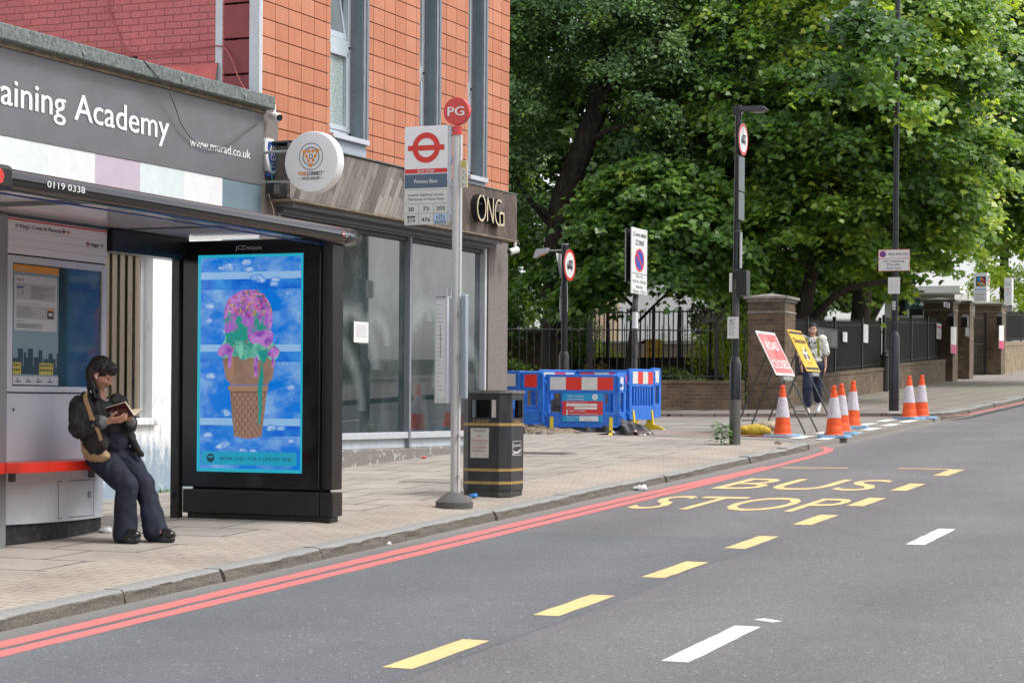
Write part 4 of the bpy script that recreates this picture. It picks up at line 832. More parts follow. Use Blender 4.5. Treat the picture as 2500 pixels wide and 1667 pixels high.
# upper part with openings on the two sides seen
ring_(b,oct_,.92,.985,M_BIN); ring_(b,oct_,.745,.92,M_BIN,skip=(0,2,4,6))
for i in (0,2,4,6):
    a,c=Vector(oct_[i]),Vector(oct_[(i+1)%8]); d=c-a
    for s,e in ((0,.1),(.9,1)): p,q=a+d*s,a+d*e; b.face([(*p,.745),(*q,.745),(*q,.92),(*p,.92)],M_BIN); b.face([(*(q*.95),.745),(*(p*.95),.745),(*(p*.95),.92),(*(q*.95),.92)],M_BIN)
b.prism([(x*.93,y*.93) for x,y in oct_],.55,.56,M_DARK)
bd=b.build('body',lb,smooth=False)
b=MB(); b.fr((0,0,0),(1,0,0),(0,1,0)); b.prism([(x*1.04,y*1.04) for x,y in oct_],.985,1.015,mat('bin_lid_grey',(.08,.08,.08),.35,c2=(.22,.21,.2),vs=12)); b.build('lid',lb,bevel=.006)
b=MB()
for z in (.668,.225,.10): ring_(b,[(x*1.006,y*1.006) for x,y in oct_],z,z+.027,M_GOLD,t=.001)
b.build('band',lb,smooth=False)
b=MB(); b.fr((0,-hd-.003,0)); b.text('Litter',-.02,.70,.034,M_GOLD,.001,width=.17,al='C',bold=.02)
b.rect(-.135,.355,.06,.645,.001,mat('aged_paper',(.5,.49,.45),.8,var=.1,vs=20)); M_PK=mat('faded_red_print',(.5,.22,.2),.7)
b.text('No',-.04,.56,.03,M_PK,.002,al='C',bold=.01); b.text('Dumping',-.04,.512,.032,M_PK,.002,al='C',width=.165,bold=.01); b.text('£50,000',-.04,.445,.03,M_PK,.002,al='C',width=.14,bold=.01)
for v,w_ in ((.628,.16),(.618,.14),(.608,.12),(.49,.14),(.425,.15),(.415,.12)): b.rect(-.04-w_/2,v,-.04+w_/2,v+.003,.002,M_PT)
b.build('notice',lb)
b=MB(); b.fr((hw+.003,0,0),(0,1,0),(0,0,1)); b.text('Litter',-.02,.70,.034,M_GOLD,.001,width=.16,al='C',bold=.02)
for q in ((-.12,.38,.10,.384),(-.12,.515,.10,.519),(-.12,.38,-.116,.519),(.096,.38,.10,.519)): b.rect(*q,.001,M_WHITE)
b.text('ISLINGTON',-.0,.465,.022,M_WHITE,.001,width=.15,al='C',bold=.02); b.rect(-.105,.45,-.095,.50,.001,M_WHITE); b.poly([(-.11,.40),(0,.415),(.09,.44),(.09,.425),(0,.405),(-.11,.388)],.001,M_WHITE); b.poly([(-.11,.43),(-.02,.41),(.08,.402),(.08,.398),(-.03,.40),(-.11,.42)],.0015,M_WHITE)
b.build('emblem',lb)
# ---------------- road works ----------------
M_BARB=mat('barrier_blue',(.014,.15,.62),.42,c2=(.07,.22,.60),vs=9,thr=(.5,.8)); M_FOOTY=mat('foot_yellow',(.66,.50,.02),.45,var=.12,vs=14); M_RB=mat('retro_red',(.66,.03,.02),.35,var=.06,vs=12); M_RW=mat('retro_white',(.62,.62,.60),.4,var=.05,vs=12)
def barrier(label,x,y,ang,L=1.22,stripes='wrwr',slots=False,feet=True,hgt=1.0,notice=False,z=None):
    t=thing('road_barrier',label,'barrier',(x,y,(zg(y)+.08) if z is None else z),ang,'blue plastic barriers around the excavation')
    b=MB(); h=L/2; w=.028
    def bx(u0,v0,u1,v1,d=w): b.box(u0,-d,v0,u1,d,v1,M_BARB)
    b.fr((0,0,0),(1,0,0),(0,0,1))
    # panel drawn as solid bars round real openings
    X=lambda u0,v0,u1,v1,d=w: b.box(u0,v0,-d,u1,v1,d,M_BARB)
    X(-h+.03,.70,h-.03,hgt-.0); X(-h+.03,.17,h-.03,.40); X(-h,.19,-h+.09,hgt-.03); X(h-.09,.19,h,hgt-.03)
    X(-h+.04,.165,h-.04,.185,w+.012)
    if L>.6:
        us=([-h+.09+i*(L-.18)/8 for i in range(1,8)] if slots else [-.30,.34] if notice else [-.3,0,.3])
        for u in us: X(u-.03 if not slots else u-.022,.40,u+.03 if not slots else u+.022,.70,w*.9)
        if notice: X(-.30,.40,.34,.70,w*.7)
    X(h,.80,h+.035,.86,.018); X(h,.30,h+.035,.36,.018); X(-h-.035,.72,-h,.78,.018); X(-h-.035,.24,-h,.30,.018)
    b.build('panel',t,bevel=.014)
    n=len(stripes); b=MB(); a0,a1=-h+.11,h-.11
    for side in (1,-1):
        b.fr((0,0,0),(side,0,0),(0,0,1))
        for i,s in enumerate(stripes):
            u0=a0+(a1-a0)*i/n; u1=a0+(a1-a0)*(i+1)/n; b.rect(u0,.755,u1,.955,w+.003,M_RB if s=='r' else M_RW)
    b.build('reflective_strip',t)
    if feet:
        for u in (-h+.14,h-.14):
            b=MB(); b.fr((u,0,0),(0,1,0),(0,0,1)); b.prism([(-.26,0),(-.24,.025),(-.06,.09),(-.035,.33),(.035,.33),(.06,.09),(.24,.025),(.26,0)],-.028,.028,M_FOOTY)
            b.box(-.035,.25,-.031,.035,.27,.031,M_DARK); b.build('foot',t,bevel=.01)
    return t
bA=barrier('blue barrier with the works information sign fixed to its middle',-11.36,29.87,R(14),notice=True,z=zg(29.87)+.03)
M_CYA=mat('notice_cyan',(.01,.30,.62),.4); M_NR=mat('notice_red',(.60,.03,.035),.4)
b=MB(); b.fr((-.0,-.035,0)); b.box(-.30,.255,.0,.34,.705,.006,M_WSIGN); b.rect(-.30,.255,.34,.705,.008,M_CYA); b.rect(-.30,.36,.34,.58,.010,M_NR)
b.text("We're making",-.22,.645,.027,M_WHITE,.012,width=.25,bold=.02); b.text('improvements',-.22,.60,.027,M_WHITE,.012,width=.26,bold=.02); b.disc(.215,.645,.047,.012,M_WHITE,24); b.disc(.215,.645,.036,.013,mat('pale_print',(.55,.62,.7),.5),20)
b.text('We expect to finish on:',-.235,.552,.018,M_WHITE,.012,width=.33,bold=.02); b.rect(-.24,.50,.25,.54,.012,M_WHITE); b.text('Your ref:',-.24,.46,.018,M_WHITE,.012,width=.11,bold=.02); b.rect(-.11,.45,.25,.488,.012,M_WHITE)
b.text('0800 316 9800',-.19,.412,.024,M_WHITE,.012,width=.25,bold=.02); b.text('thameswater.co.uk/inyourarea',-.19,.373,.019,M_WHITE,.012,width=.45,bold=.02)
for v in (.424,.382): b.disc(-.225,v,.017,.012,M_WHITE,14)
b.text('Permit number',-.235,.318,.017,M_WHITE,.012,width=.19,bold=.02); b.text('Contractor',-.235,.278,.017,M_WHITE,.012,width=.14,bold=.02); b.rect(-.03,.268,.27,.342,.012,M_WHITE); b.rect(-.03,.304,.27,.307,.013,M_CYA)
b.text('Thames Water',.05,.28,.014,M_INK,.014,width=.13); b.rect(0,.322,.15,.326,.014,M_GREY); b.rect(0,.518,.15,.522,.014,M_GREY); b.rect(-.09,.466,.05,.47,.014,M_GREY); b.build('information_sign',bA)
barrier('narrow blue barrier end with one red panel left of the information sign',-12.09,29.55,R(10),L=.42,stripes='r',feet=False)
barrier('blue barrier with a white panel half hidden by the building corner',-12.95,29.95,R(-12),stripes='wrww',feet=False)
barrier('narrow blue barrier hinged to the right end of the information barrier',-10.92,30.35,R(84),L=.46,stripes='w',feet=False,z=zg(30.4)+.02)
barrier('narrow blue barrier with one red panel beside the four-stripe barrier',-11.08,30.95,R(86),L=.5,stripes='r',feet=False,z=zg(31)+.04)
barrier('slotted blue barrier with four red and white stripes and yellow feet at the right end',-10.97,31.6,R(84),L=1.0,stripes='wrwr',slots=True)
barrier('short blue barrier with a white panel at the far right of the enclosure',-11.0,32.4,R(88),L=.42,stripes='w',feet=False)
barrier('long blue barrier at the back right of the excavation',-12.15,33.3,R(8),L=1.25,stripes='rwrw',z=zg(33.3)+.03)
barrier('blue barrier in the back row third from the right',-12.95,33.2,R(60),L=1.2,stripes='wrwr',z=zg(33.2)+.03)
barrier('blue barrier in the back row behind the left pole of the lorry sign',-13.35,33.0,R(60),L=1.2,stripes='rwrw',z=zg(33)+.01)
barrier('blue barrier at the back left of the excavation by the building corner',-14.0,32.9,R(8),L=1.2,stripes='rwrw',z=zg(33)+.01)
# stack of grey base plates inside the enclosure
M_RUB=mat('dusty_rubber',(.05,.048,.045),.85,c2=(.16,.145,.125),vs=14,bump=.4)
for (x,y,nm,lab) in ((-12.0,30.45,6,'stack of dusty grey rubber plates seen through the left barrier window'),):
    t=thing('rubber_plate_stack',lab,'building supplies',(x,y,zg(y)+.1),R(20))
    for i in range(nm): b=MB(); b.box(-.38,-.25,i*.055,.38,.25,i*.055+.04,M_RUB); b.build('plate',t,bevel=.012)
t=thing('access_cover','dark square access frame with ringed pipe leaning behind the barrier','building supplies',(-11.62,30.35,zg(30.35)+.1),R(14))
b=MB(); b.fr((0,0,0),(1,0,0),(0,0,1)); b.prism([(-.42,.0),(-.42,.50),(.05,.66),(.12,.62),(.32,.10),(.3,0)],.0,.05,M_RUB); b.build('frame',t,bevel=.01)
b=MB(); b.fr((0,0,0),(1,0,0),(0,0,1))
for i,r in enumerate((.30,.27,.20,.13)): b.prism(b.circ(-.12,.22,r,28),-.04-.03*i,-.012-.03*i,M_RUB if i!=2 else mat('pipe_mouth',(.012,.012,.012),.8))
b.build('pipe_ring',t,bevel=.006)
# rubble and plastic sheet
def mound(name,cx,cy,rx,ry,h,m,seed,n=46,fr=5,ridge=False,ang=0,z0=.07):
    b=MB(); V={}
    for i in range(n+1):
        for j in range(n+1):
            u,v=(i/n*2-1),(j/n*2-1); d=math.sqrt(u*u+v*v); x,y=u*rx,v*ry
            q=noise.noise(Vector((x*fr,y*fr,seed))); q2=noise.noise(Vector((x*fr*3,y*fr*3,seed+7)))
            e=max(0,1-d**2.2*(1+.3*q)); z=e**.6*h*(.62+.5*(1-abs(q)*2.2 if ridge else q))+e*.02*q2
            X=cx+x*math.cos(ang)-y*math.sin(ang); Y=cy+x*math.sin(ang)+y*math.cos(ang); V[i,j]=len(b.v); b.v.append((X,Y,zg(Y)+z0+z-.02*(e<=0)))
    for i in range(n):
        for j in range(n): b.f.append((V[i,j],V[i+1,j],V[i+1,j+1],V[i,j+1])); b.m.append(b.mi(m))
    return b.build(name)
M_RUBB=mat('rubble_earth',(.16,.11,.08),.95,c2=(.36,.29,.22),vs=16,bump=.8,bs=50)
o=mound('rubble',-12.25,29.8,1.25,.5,.22,M_RUBB,3,ang=R(14)); o['kind']='stuff'; tag(o,'brown earth and broken paving rubble under the left barriers','rubble')
b=MB()
for i in range(150):
    a=random.uniform(-1.25,.85); x=-12.1+a*math.cos(R(14)); y=29.4+a*math.sin(R(14))+random.uniform(-.35,.22); s=random.uniform(.015,.06)
    c=Vector((x,y,zg(y)+.09+random.uniform(0,.10)*max(0,1-abs(a))))
    vs=[c+Vector((random.uniform(-1,1),random.uniform(-1,1),random.uniform(-.7,.7)))*s for _ in range(8)]
    for f in ((0,1,2),(0,2,3),(1,4,2),(2,4,5),(3,2,5),(0,3,6),(6,3,5),(0,6,1),(1,6,7),(1,7,4),(4,7,5),(5,7,6)): b.face([vs[k] for k in f],M_RUBB if i%3 else M_STONE)
o=b.build('loose_stones',smooth=False); o['kind']='stuff'; tag(o,'loose broken stones scattered under the left barriers','rubble')
M_TARP=mat('black_plastic_sheet',(.012,.012,.014),.22,spec=.7,bump=.9,bs=7)
tag(mound('plastic_sheet',-11.2,30.15,.9,.34,.24,M_TARP,21,n=60,fr=4.5,ridge=True,ang=R(12)),'crumpled shiny black plastic sheet under the information barrier','plastic sheet')
tag(mound('plastic_sheet',-12.4,29.35,.35,.18,.12,M_TARP,33,n=30,fr=7,ridge=True,ang=R(12),z0=.12),'small scrap of black plastic lying on the rubble','plastic sheet')
# ---------------- cones ----------------
M_CO=mat('cone_orange',(.78,.085,.008),.5,c2=(.62,.12,.04),vs=14,thr=(.5,.78)); M_CW=mat('cone_reflective_sleeve',(.60,.56,.60),.4,c2=(.40,.38,.42),vs=60,thr=(.52,.62),stretch=(1,1,.5)); M_CB=mat('cone_base_blue',(.25,.48,.68),.6,var=.1,vs=10)
def make_cone():
    t=thing('traffic_cone','','traffic cone',(0,0,0))
    b=MB(); P=[(-.235,-.235),(.235,-.235),(.235,.235),(-.235,.235)]; P=[(-.235,-.19),(-.19,-.235),(.19,-.235),(.235,-.19),(.235,.19),(.19,.235),(-.19,.235),(-.235,.19)]
    b.fr((0,0,0),(1,0,0),(0,1,0)); b.prism(P,0,.04,M_CB); b.build('base',t,bevel=.01)
    b=MB(); b.lathe((0,0,0),[(.15,.04),(.142,.06),(.133,.065),(.122,.17),(.120,.173),(.119,.185),(.104,.30),(.060,.605),(.043,.715),(.036,.72),(.034,.745),(.039,.75),(.039,.775),(.03,.79),(.012,.793)],M_CO,24); b.build('body',t)
    b=MB(); b.lathe((0,0,0),[(.1055,.298),(.108,.30),(.064,.604),(.061,.606)],M_CW,28); b.build('reflective_sleeve',t)
    return t
c0=make_cone(); first=True
for (px,py,lab,ls) in ((1911,1070,'traffic cone standing alone in front of the red road closed sign',1),(2037,1072,'traffic cone nearest the camera in the cluster of three beside the diversion sign',1),(2055,1064,'traffic cone tucked behind the nearest one in the cluster of three',1),(2081,1049,'traffic cone at the back right of the cluster of three',1),(2220,1027,'left cone of the pair in front of the tall black lamp column',1),(2250,1025,'right cone of the pair, overlapped by its neighbour by the far kerb',1)):
    o=c0 if first else copy_tree(c0); first=False; x,y,z=gr(px,py-4,.07); o.location=(x,y,z); o.rotation_euler=(R(random.uniform(-1,1)),R(random.uniform(-1,1)),random.uniform(-.5,.5)); o['label']=lab; o['group']='orange and white traffic cones'
# ---------------- folding signs ----------------
M_FRM=mat('sign_frame_steel',(.07,.075,.08),.45,metal=.5)
def aframe(name,label,x,y0,y1,z0,face,lines,rear=.75):
    t=thing(name,label,'road sign',(x,(y0+y1)/2,z0)); w=(y1-y0)/2
    foot=Vector((.0,0,0)); topv=Vector((-.80,0,1.60)); at=lambda k,y:Vector((topv.x*k,y,topv.z*k))
    b=MB()
    for y in (-w*.72,w*.72): b.tube([at(0,y),at(1,y*.85)],.014,M_FRM,8)
    for k in (.22,): b.tube([at(k,-w*.72),at(k,w*.72)],.012,M_FRM,8)
    b.build('front_leg',t)
    b=MB()
    for y in (-w*.72,w*.72): b.tube([(-1.15,y,0),tuple(at(.80,y*.85))],.013,M_FRM,8)
    b.tube([(-1.02,-w*.72,.2),(-1.02,w*.72,.2)],.010,M_FRM,8); b.build('rear_leg',t)
    b=MB()
    q=at(.54,0); b.box(q.x,-w*.45,q.z-.03,q.x+.05,w*.45,q.z+.03,M_GREY); b.build('clamp',t,bevel=.008)
    k0,k1=.565,1.0; o=at(k0,-w); nrm=Vector((topv.z,0,-topv.x)).normalized(); up_=topv.normalized(); Hh=(topv*(k1-k0)).length
    b=MB(); b.fr(o+nrm*.02,(0,1,0),up_); pl=[]
    b.box(0,0,0,2*w,Hh,.008,face[0]); b.build('plate',t)
    b=MB(); b.fr(o+nrm*.03,(0,1,0),up_); lines(b,2*w,Hh); b.build('face',t)
    return t
def rc_(b,Wd,Hh):
    b.rect(.05,.04,Wd-.05,Hh-.04,.001,mat('faded_sign_red',(.52,.06,.06),.28,c2=(.62,.20,.19),vs=2.2)); b.text('ROAD',Wd/2,Hh*.58,Hh*.20,M_WHITE,.003,width=Wd*.62,al='C',bold=.03); b.text('CLOSED',Wd/2,Hh*.16,Hh*.20,M_WHITE,.003,width=Wd*.84,al='C',bold=.03)
aframe('road_sign','red and white ROAD CLOSED sign leaning on a folding frame',-8.05,30.85,31.98,zg(31.3)+.07,[M_WHITE],rc_)
M_DVY=mat('diversion_yellow',(.75,.42,.004),.35,var=.05,vs=4)
def dv_(b,Wd,Hh):
    b.rect(.03,.03,Wd-.03,.075,.001,M_INK); b.rect(.03,Hh-.075,Wd-.03,Hh-.03,.001,M_INK); b.text('Diversion',Wd/2,Hh*.68,Hh*.13,M_INK,.002,width=Wd*.8,al='C',bold=.02)
    c=Wd/2; b.rect(c-.16,Hh*.3,c+.16,Hh*.55,.001,M_INK); b.rect(c-.035,Hh*.27,c+.035,Hh*.58,.002,M_WHITE); b.rect(c-.16,Hh*.42,c+.16,Hh*.47,.002,M_WHITE); b.rect(c-.16,Hh*.48,c-.05,Hh*.55,.003,M_DVY)
    b.rect(c-.1,Hh*.18,c-.06,Hh*.22,.002,M_INK); b.rect(c+.06,Hh*.18,c+.1,Hh*.22,.002,M_INK)
aframe('road_sign','yellow Diversion sign leaning behind the road closed sign',-8.12,33.0,33.92,zg(33.4)+.09,[M_DVY],dv_)
M_SBY=mat('sandbag_yellow',(.52,.36,.03),.8,var=.15,vs=18,bump=.5); M_SBB=mat('sandbag_buff',(.42,.35,.24),.9,var=.15,vs=18,bump=.5)
for (px,py,m,lab,s,rz) in ((1846,1063,M_SBY,'plump yellow sandbag holding the back legs of the road closed sign',1.,.4),(1818,1060,M_SBY,'smaller yellow sandbag slumped behind the plump one',.8,-.8),(1872,1050,M_SBB,'buff sandbag lying behind the single cone',.85,.3),(1888,1046,M_SBB,'buff sandbag propped beside its twin behind the single cone',.7,1.2)):
    x,y,z=gr(px,py,.08); o=organic('sandbag',[ell((0,0,.09*s),(.21*s,.14*s,.095*s)),ell((.14*s,0,.07*s),(.10*s,.11*s,.07*s)),ell((-.17*s,.02,.10*s),(.07*s,.12*s,.05*s))],m,.012,3,fold=.006,ff=9); o.location=(x,y,z-.01); o.rotation_euler=(0,0,rz); tag(o,lab,'sandbag','sandbags on the folding sign legs')
# ---------------- posts and signs ----------------
M_COLB=mat('column_black',(.016,.017,.021),.35,var=.3,vs=7); M_COLF=mat('column_faded',(.075,.073,.075),.55,c2=(.025,.025,.028),vs=3,thr=(.5,.6))
def lorry(b,cu,cv,s,txt,m):
    b.rect(cu-.10*s,cv-.065*s,cu+.25*s,cv+.16*s,.004,m); b.poly([(cu-.25*s,cv-.10*s),(cu-.11*s,cv-.10*s),(cu-.11*s,cv+.09*s),(cu-.2*s,cv+.09*s),(cu-.25*s,cv+.01*s)],.004,m); b.rect(cu-.23*s,cv-.13*s,cu+.25*s,cv-.07*s,.004,m)
    for u in (-.16,.16): b.disc(cu+u*s,cv-.14*s,.05*s,.005,m,16); b.disc(cu+u*s,cv-.14*s,.02*s,.006,M_WSIGN,12)
    b.rect(cu-.21*s,cv+.01*s,cu-.14*s,cv+.065*s,.005,M_WSIGN); b.text(txt,cu+.075*s,cv-.02*s,.13*s,M_WSIGN,.005,width=.3*s,al='C',bold=.02)
def rsign(parent,o,r,txt):
    b=MB(); b.fr(o,(0,1,0),(0,0,1)); b.prism(b.circ(0,0,r,40),-.004,0,M_GREY); b.build('plate',parent)
    b=MB(); b.fr(o,(0,1,0),(0,0,1)); b.disc(0,0,r*.99,.001,M_REDS,40); b.disc(0,0,r*.80,.0025,M_WSIGN,40); lorry(b,0,.0,r*1.9,txt,M_INK); b.build('face',parent)
g=zg(27.26)+.12
t=thing('street_lamp','black street lamp with a round 16.5t lorry sign near its top','street lamp',(-8.08,27.26,g))
b=MB(); b.lathe((0,0,0),[(.078,-.05),(.078,.62)],mat('column_bare_grey',(.10,.095,.09),.6,var=.2,vs=5),20); b.lathe((0,0,0),[(.079,.62),(.079,1.13),(.07,1.15),(.05,1.22)],M_COLB,20); b.build('base',t)
b=MB(); b.tube([(0,0,1.2),(0,0,1.75)],.047,M_COLB,18); b.tube([(0,0,1.75),(0,0,2.3)],.0475,M_COLF,18); b.tube([(0,0,2.3),(.02,0,4.72)],.046,M_COLB,18); b.build('column',t)
b=MB(); b.box(-.05,-.05,4.58,.07,.05,4.70,M_COLB); b.fr((0,.07,4.66),(1,0,0),(0,0,1)); b.prism([(.05,-.02),(.20,-.03),(.27,-.045),(.40,-.045),(.44,-.02),(.37,.035),(.05,.03)],.0,.14,mat('lamp_housing',(.05,.052,.06),.35)); b.build('lamp_head',t,bevel=.01)
b=MB(); b.box(.24,-.04,4.602,.38,.04,4.612,mat('lamp_glass',(.4,.4,.4),.3)); b.build('lens',t)
rsign(t,(.09,0,4.24),.225,'16.5t')
b=MB(); b.box(.05,-.02,3.15,.06,.02,4.02,M_FRM)
for z0,z1 in ((3.52,4.0),(3.12,3.50)): b.box(.06,-.14,z0,.075,.13,z1,mat('plate_back_grey',(.12,.135,.14),.45))
b.build('rear_plate',t)
b=MB(); b.box(.055,-.03,2.45,.068,.06,2.95,M_GREY); b.build('cable_cover',t)
b=MB(); b.box(-.08,-.06,2.12,-.045,.1,2.38,M_WSIGN); b.build('small_plate',t)
b=MB(); b.box(.03,-.07,2.07,.17,.12,2.42,M_BLACK); b.build('control_box',t,bevel=.005)
for z in (4.0,3.5,2.95,2.4,2.1): b=MB(); b.tube([(0.01,0,z),(.01,0,z+.03)],.053,M_FRM,16); b.build('band',t)
b=MB(); b.fr((-.10,-.062,1.47),(1,.0,0),(0,0,1)); b.box(.0,-.0,.0,.16,.30,.004,M_WSIGN)
for i in range(12): b.rect(.025,.26-i*.02,.12-.02*((i*5)%3),.267-i*.02,.006,M_INK if i<3 else M_GREY)
b.build('notice',t)
b=MB()
for i in range(150):
    a=random.uniform(0,6.28); r=random.uniform(.02,.14); z=random.uniform(.02,.30); c=Vector((r*math.cos(a)*.9,r*math.sin(a)*.7,z)); s=random.uniform(.03,.06); d=Vector((math.cos(a),math.sin(a),random.uniform(-.6,.3))).normalized(); sd=d.cross(Vector((0,0,1))).normalized()
    b.face([c,c+d*s+sd*s*.45,c+d*s*2,c+d*s-sd*s*.45],mat('weed_leaf',(.09,.26,.03),.6))
b.tube([(0,0,-.0),(.01,0,.28)],.006,mat('weed_leaf',(0,0,0)),5)
tag(b.build('weed_plant',loc=(-8.24,27.14,g)),'green leafy weed growing at the foot of the lamp with the 16.5t sign','plant')
g=zg(39.25)+.12
t=thing('street_lamp','tall black lamp column carrying the red route sign','street lamp',(-8.43,39.25,g))
b=MB(); b.lathe((0,0,0),[(.098,-.05),(.098,1.44),(.09,1.46),(.065,1.54)],M_COLB,20); b.build('base',t)
b=MB(); b.tube([(0,0,1.5),(.02,0,8.6),(.12,0,9.4),(.5,0,9.9)],[.062,.05,.045,.04],M_COLB,18); b.build('column',t)
b=MB(); b.box(.45,-.08,9.85,1.0,.08,9.98,M_COLB); b.build('lamp_head',t,bevel=.02)
b=MB(); b.box(-.31,-.085,2.71,.30,-.07,3.13,M_WSIGN); pl=b.build('sign_plate',t)
b=MB(); b.fr((-.005,-.087,2.92)); 
for q in ((-.305,-.21,.305,-.202),(-.305,.202,.305,.21),(-.305,-.21,-.297,.21),(.297,-.21,.305,.21),(-.3,.03,.3,.038)): b.rect(*q,.001,M_REDS)
b.disc(-.215,.12,.062,.002,M_REDS,28); b.disc(-.215,.12,.052,.003,M_BLUS,28); 
for s_ in (1,-1): b.poly([(-.215-.042*s_-.006,.12-.042),(-.215-.042*s_+.006,.12-.042),(-.215+.042*s_+.006,.12+.042),(-.215+.042*s_-.006,.12+.042)],.004,M_REDS)
b.text('RED ROUTE',.085,.098,.042,M_INK,.002,width=.37,al='C',bold=.006); b.text('No stopping',0,-.035,.04,M_INK,.002,width=.40,al='C'); b.text('Mon-Sat',0,-.10,.04,M_INK,.002,width=.26,al='C'); b.text('7am-7pm',0,-.17,.04,M_INK,.002,width=.29,al='C'); b.build('lettering',pl)
b=MB(); b.box(-.115,-.085,2.27,.115,-.075,2.59,M_WSIGN); b.fr((0,-.086,2.45)); b.ring(0,0,.072,.076,.001,M_GREY,28); b.ring(0,0,.03,.034,.001,M_GREY,18); b.rect(-.06,-.11,.06,-.104,.001,M_GREY); b.build('small_plate',t)
b=MB(); b.fr((-.0,-.062,1.96)); b.rect(-.03,-.0,.03,.165,.001,M_WSIGN); b.text('2',0,.095,.05,M_INK,.003,al='C',width=.032,bold=.03); b.text('0',0,.018,.05,M_INK,.003,al='C',width=.034,bold=.03); b.build('number_label',t)
# lorry sign post in the side street
g=zg(35.5)+.07
t=thing('street_lamp','short lamp post with a round 7.5t lorry sign and a side lamp','street lamp',(-13.86,35.5,g))
b=MB(); b.lathe((0,0,0),[(.10,-.05),(.10,1.19),(.07,1.26)],M_COLB,18); b.tube([(0,0,1.2),(0,0,3.26)],.062,M_COLB,16); b.tube([(0,0,3.26),(0,0,3.28)],.07,M_GREY,16); b.build('column',t)
rsign(t,(.10,0,2.88),.30,'7.5t')
b=MB(); b.tube([(0,0,3.16),(-.34,0,3.16)],.018,M_GREY,8); b.fr((0,.06,3.1),(1,0,0),(0,0,1)); b.prism([(-.33,.11),(-.56,.09),(-.62,-.06),(-.60,-.08),(-.36,.02)],0,.13,M_LGREY); b.build('lamp_head',t,bevel=.01)
b=MB(); b.fr((-.58,-.072,3.02)); b.prism([(0,.0),(.2,.075),(.24,.09),(.2,.05)],0,.02,mat('amber_lens',(.5,.22,.05),.3)); b.build('lens',t)
b=MB(); b.fr((-.10,.05,3.1),(0,-1,0),(0,0,1)); b.prism([(-.25,-.0),(.25,0),(0,-.46)],0,.006,M_WSIGN); b.build('triangle_plate',t)
b=MB(); b.box(-.075,-.03,1.85,-.055,.03,2.25,M_LGREY); b.tube([(.06,-.04,2.6),(.075,-.04,2.2),(.07,-.04,2.0)],.006,M_LGREY,5); b.tube([(-.06,-.04,2.5),(-.085,-.04,2.1),(-.07,-.04,1.9)],.006,M_LGREY,5); b.build('cable',t)
# controlled zone sign
g=zg(34)+.07
t=thing('parking_sign','tall white Controlled ZONE parking sign on a grey pole','road sign',(-11.93,34.0,g))
b=MB(); b.tube([(0,0,0),(0,0,2.2)],.05,M_COLF,16); b.tube([(0,0,2.2),(0,0,3.46)],.045,M_COLB,16); b.build('pole',t)
b=MB(); b.tube([(0,0,1.68),(0,0,1.97)],.054,M_WSIGN,18); b.build('label_sleeve',t)
b=MB(); zb=3.65-g; b.box(.055,-.42,zb,.075,.42,zb+1.16,M_WSIGN); pl=b.build('sign_plate',t,bevel=.004)
b=MB(); b.fr((.077,0,zb),(0,1,0),(0,0,1)); b.text('Controlled',0,1.015,.075,M_INK,.001,width=.68,al='C',bold=.008); b.text('ZONE',0,.86,.095,M_INK,.001,width=.46,al='C',bold=.012)
b.disc(0,.60,.25,.001,M_REDS,40,ry=.205); b.disc(0,.60,.20,.002,M_BLUS,40,ry=.165); b.poly([(-.17,.70),(-.13,.74),(.17,.50),(.13,.46)],.003,M_REDS); b.rect(-.41,.355,.41,.363,.001,M_INK)
for tx,v,w_ in (('Mon - Fri',.285,.34),('8.30 am - 6.30 pm',.195,.70),('Saturday',.105,.36),('8.30 am - 1.30 pm',.02,.68)): b.text(tx,0,v,.055,M_INK,.001,width=w_,al='C')
b.build('lettering',pl)
b=MB(); b.box(-.03,-.42,zb+.2,-.015,.40,zb+1.14,M_BLACK); b.box(-.05,-.42,zb+.2,-.03,-.405,zb+1.14,M_GREY); b.build('rear_plate',t)
# ---------------- walls, railings, piers ----------------
def wall_line(name,label,p0,p1,h0,h1,thick,m,cap=None,off=.12,z_flat=None,parts=True):
    t=thing(name,label,'wall',(p0[0],p0[1],0)); d=Vector((p1[0]-p0[0],p1[1]-p0[1],0)); L=d.length; d/=L; o=Vector((-d.y,d.x,0))*thick
    b=MB(); n=max(1,int(L/2)); 
    for i in range(n):
        a=d*(L*i/n); c=d*(L*(i+1)/n); ya,yc=p0[1]+a.y,p0[1]+c.y; za,zc=zg(ya)+off-.3,zg(yc)+off-.3
        ta=z_flat if z_flat else zg(ya)+off+h0; tc2=z_flat if z_flat else zg(yc)+off+h0
        A=[a,c,c+o,a+o]; bz=[za,zc,zc,za]; tz_=[ta,tc2,tc2,ta]; lo=[(q.x,q.y,z) for q,z in zip(A,bz)]; hi=[(q.x,q.y,z) for q,z in zip(A,tz_)]
        b.face([lo[0],lo[1],hi[1],hi[0]],m); b.face([lo[2],lo[3],hi[3],hi[2]],m); b.face(hi,m); b.face([lo[1],lo[2],hi[2],hi[1]],m); b.face([lo[3],lo[0],hi[0],hi[3]],m)
        if cap:
            e=Vector((-d.y,d.x,0))*.02; A2=[a-e,c-e,c+o+e,a+o+e]; l2=[(q.x,q.y,z) for q,z in zip(A2,[ta,tc2,tc2,ta])]; h2=[(q[0],q[1],q[2]+cap) for q in l2]
            b.face([l2[0],l2[1],h2[1],h2[0]],m); b.face([l2[2],l2[3],h2[3],h2[2]],m); b.face(h2,m); b.face([l2[1],l2[2],h2[2],h2[1]],m); b.face([l2[3],l2[0],h2[0],h2[3]],m); b.face(l2[::-1],m)
    b.build('brickwork',t,smooth=False); return t
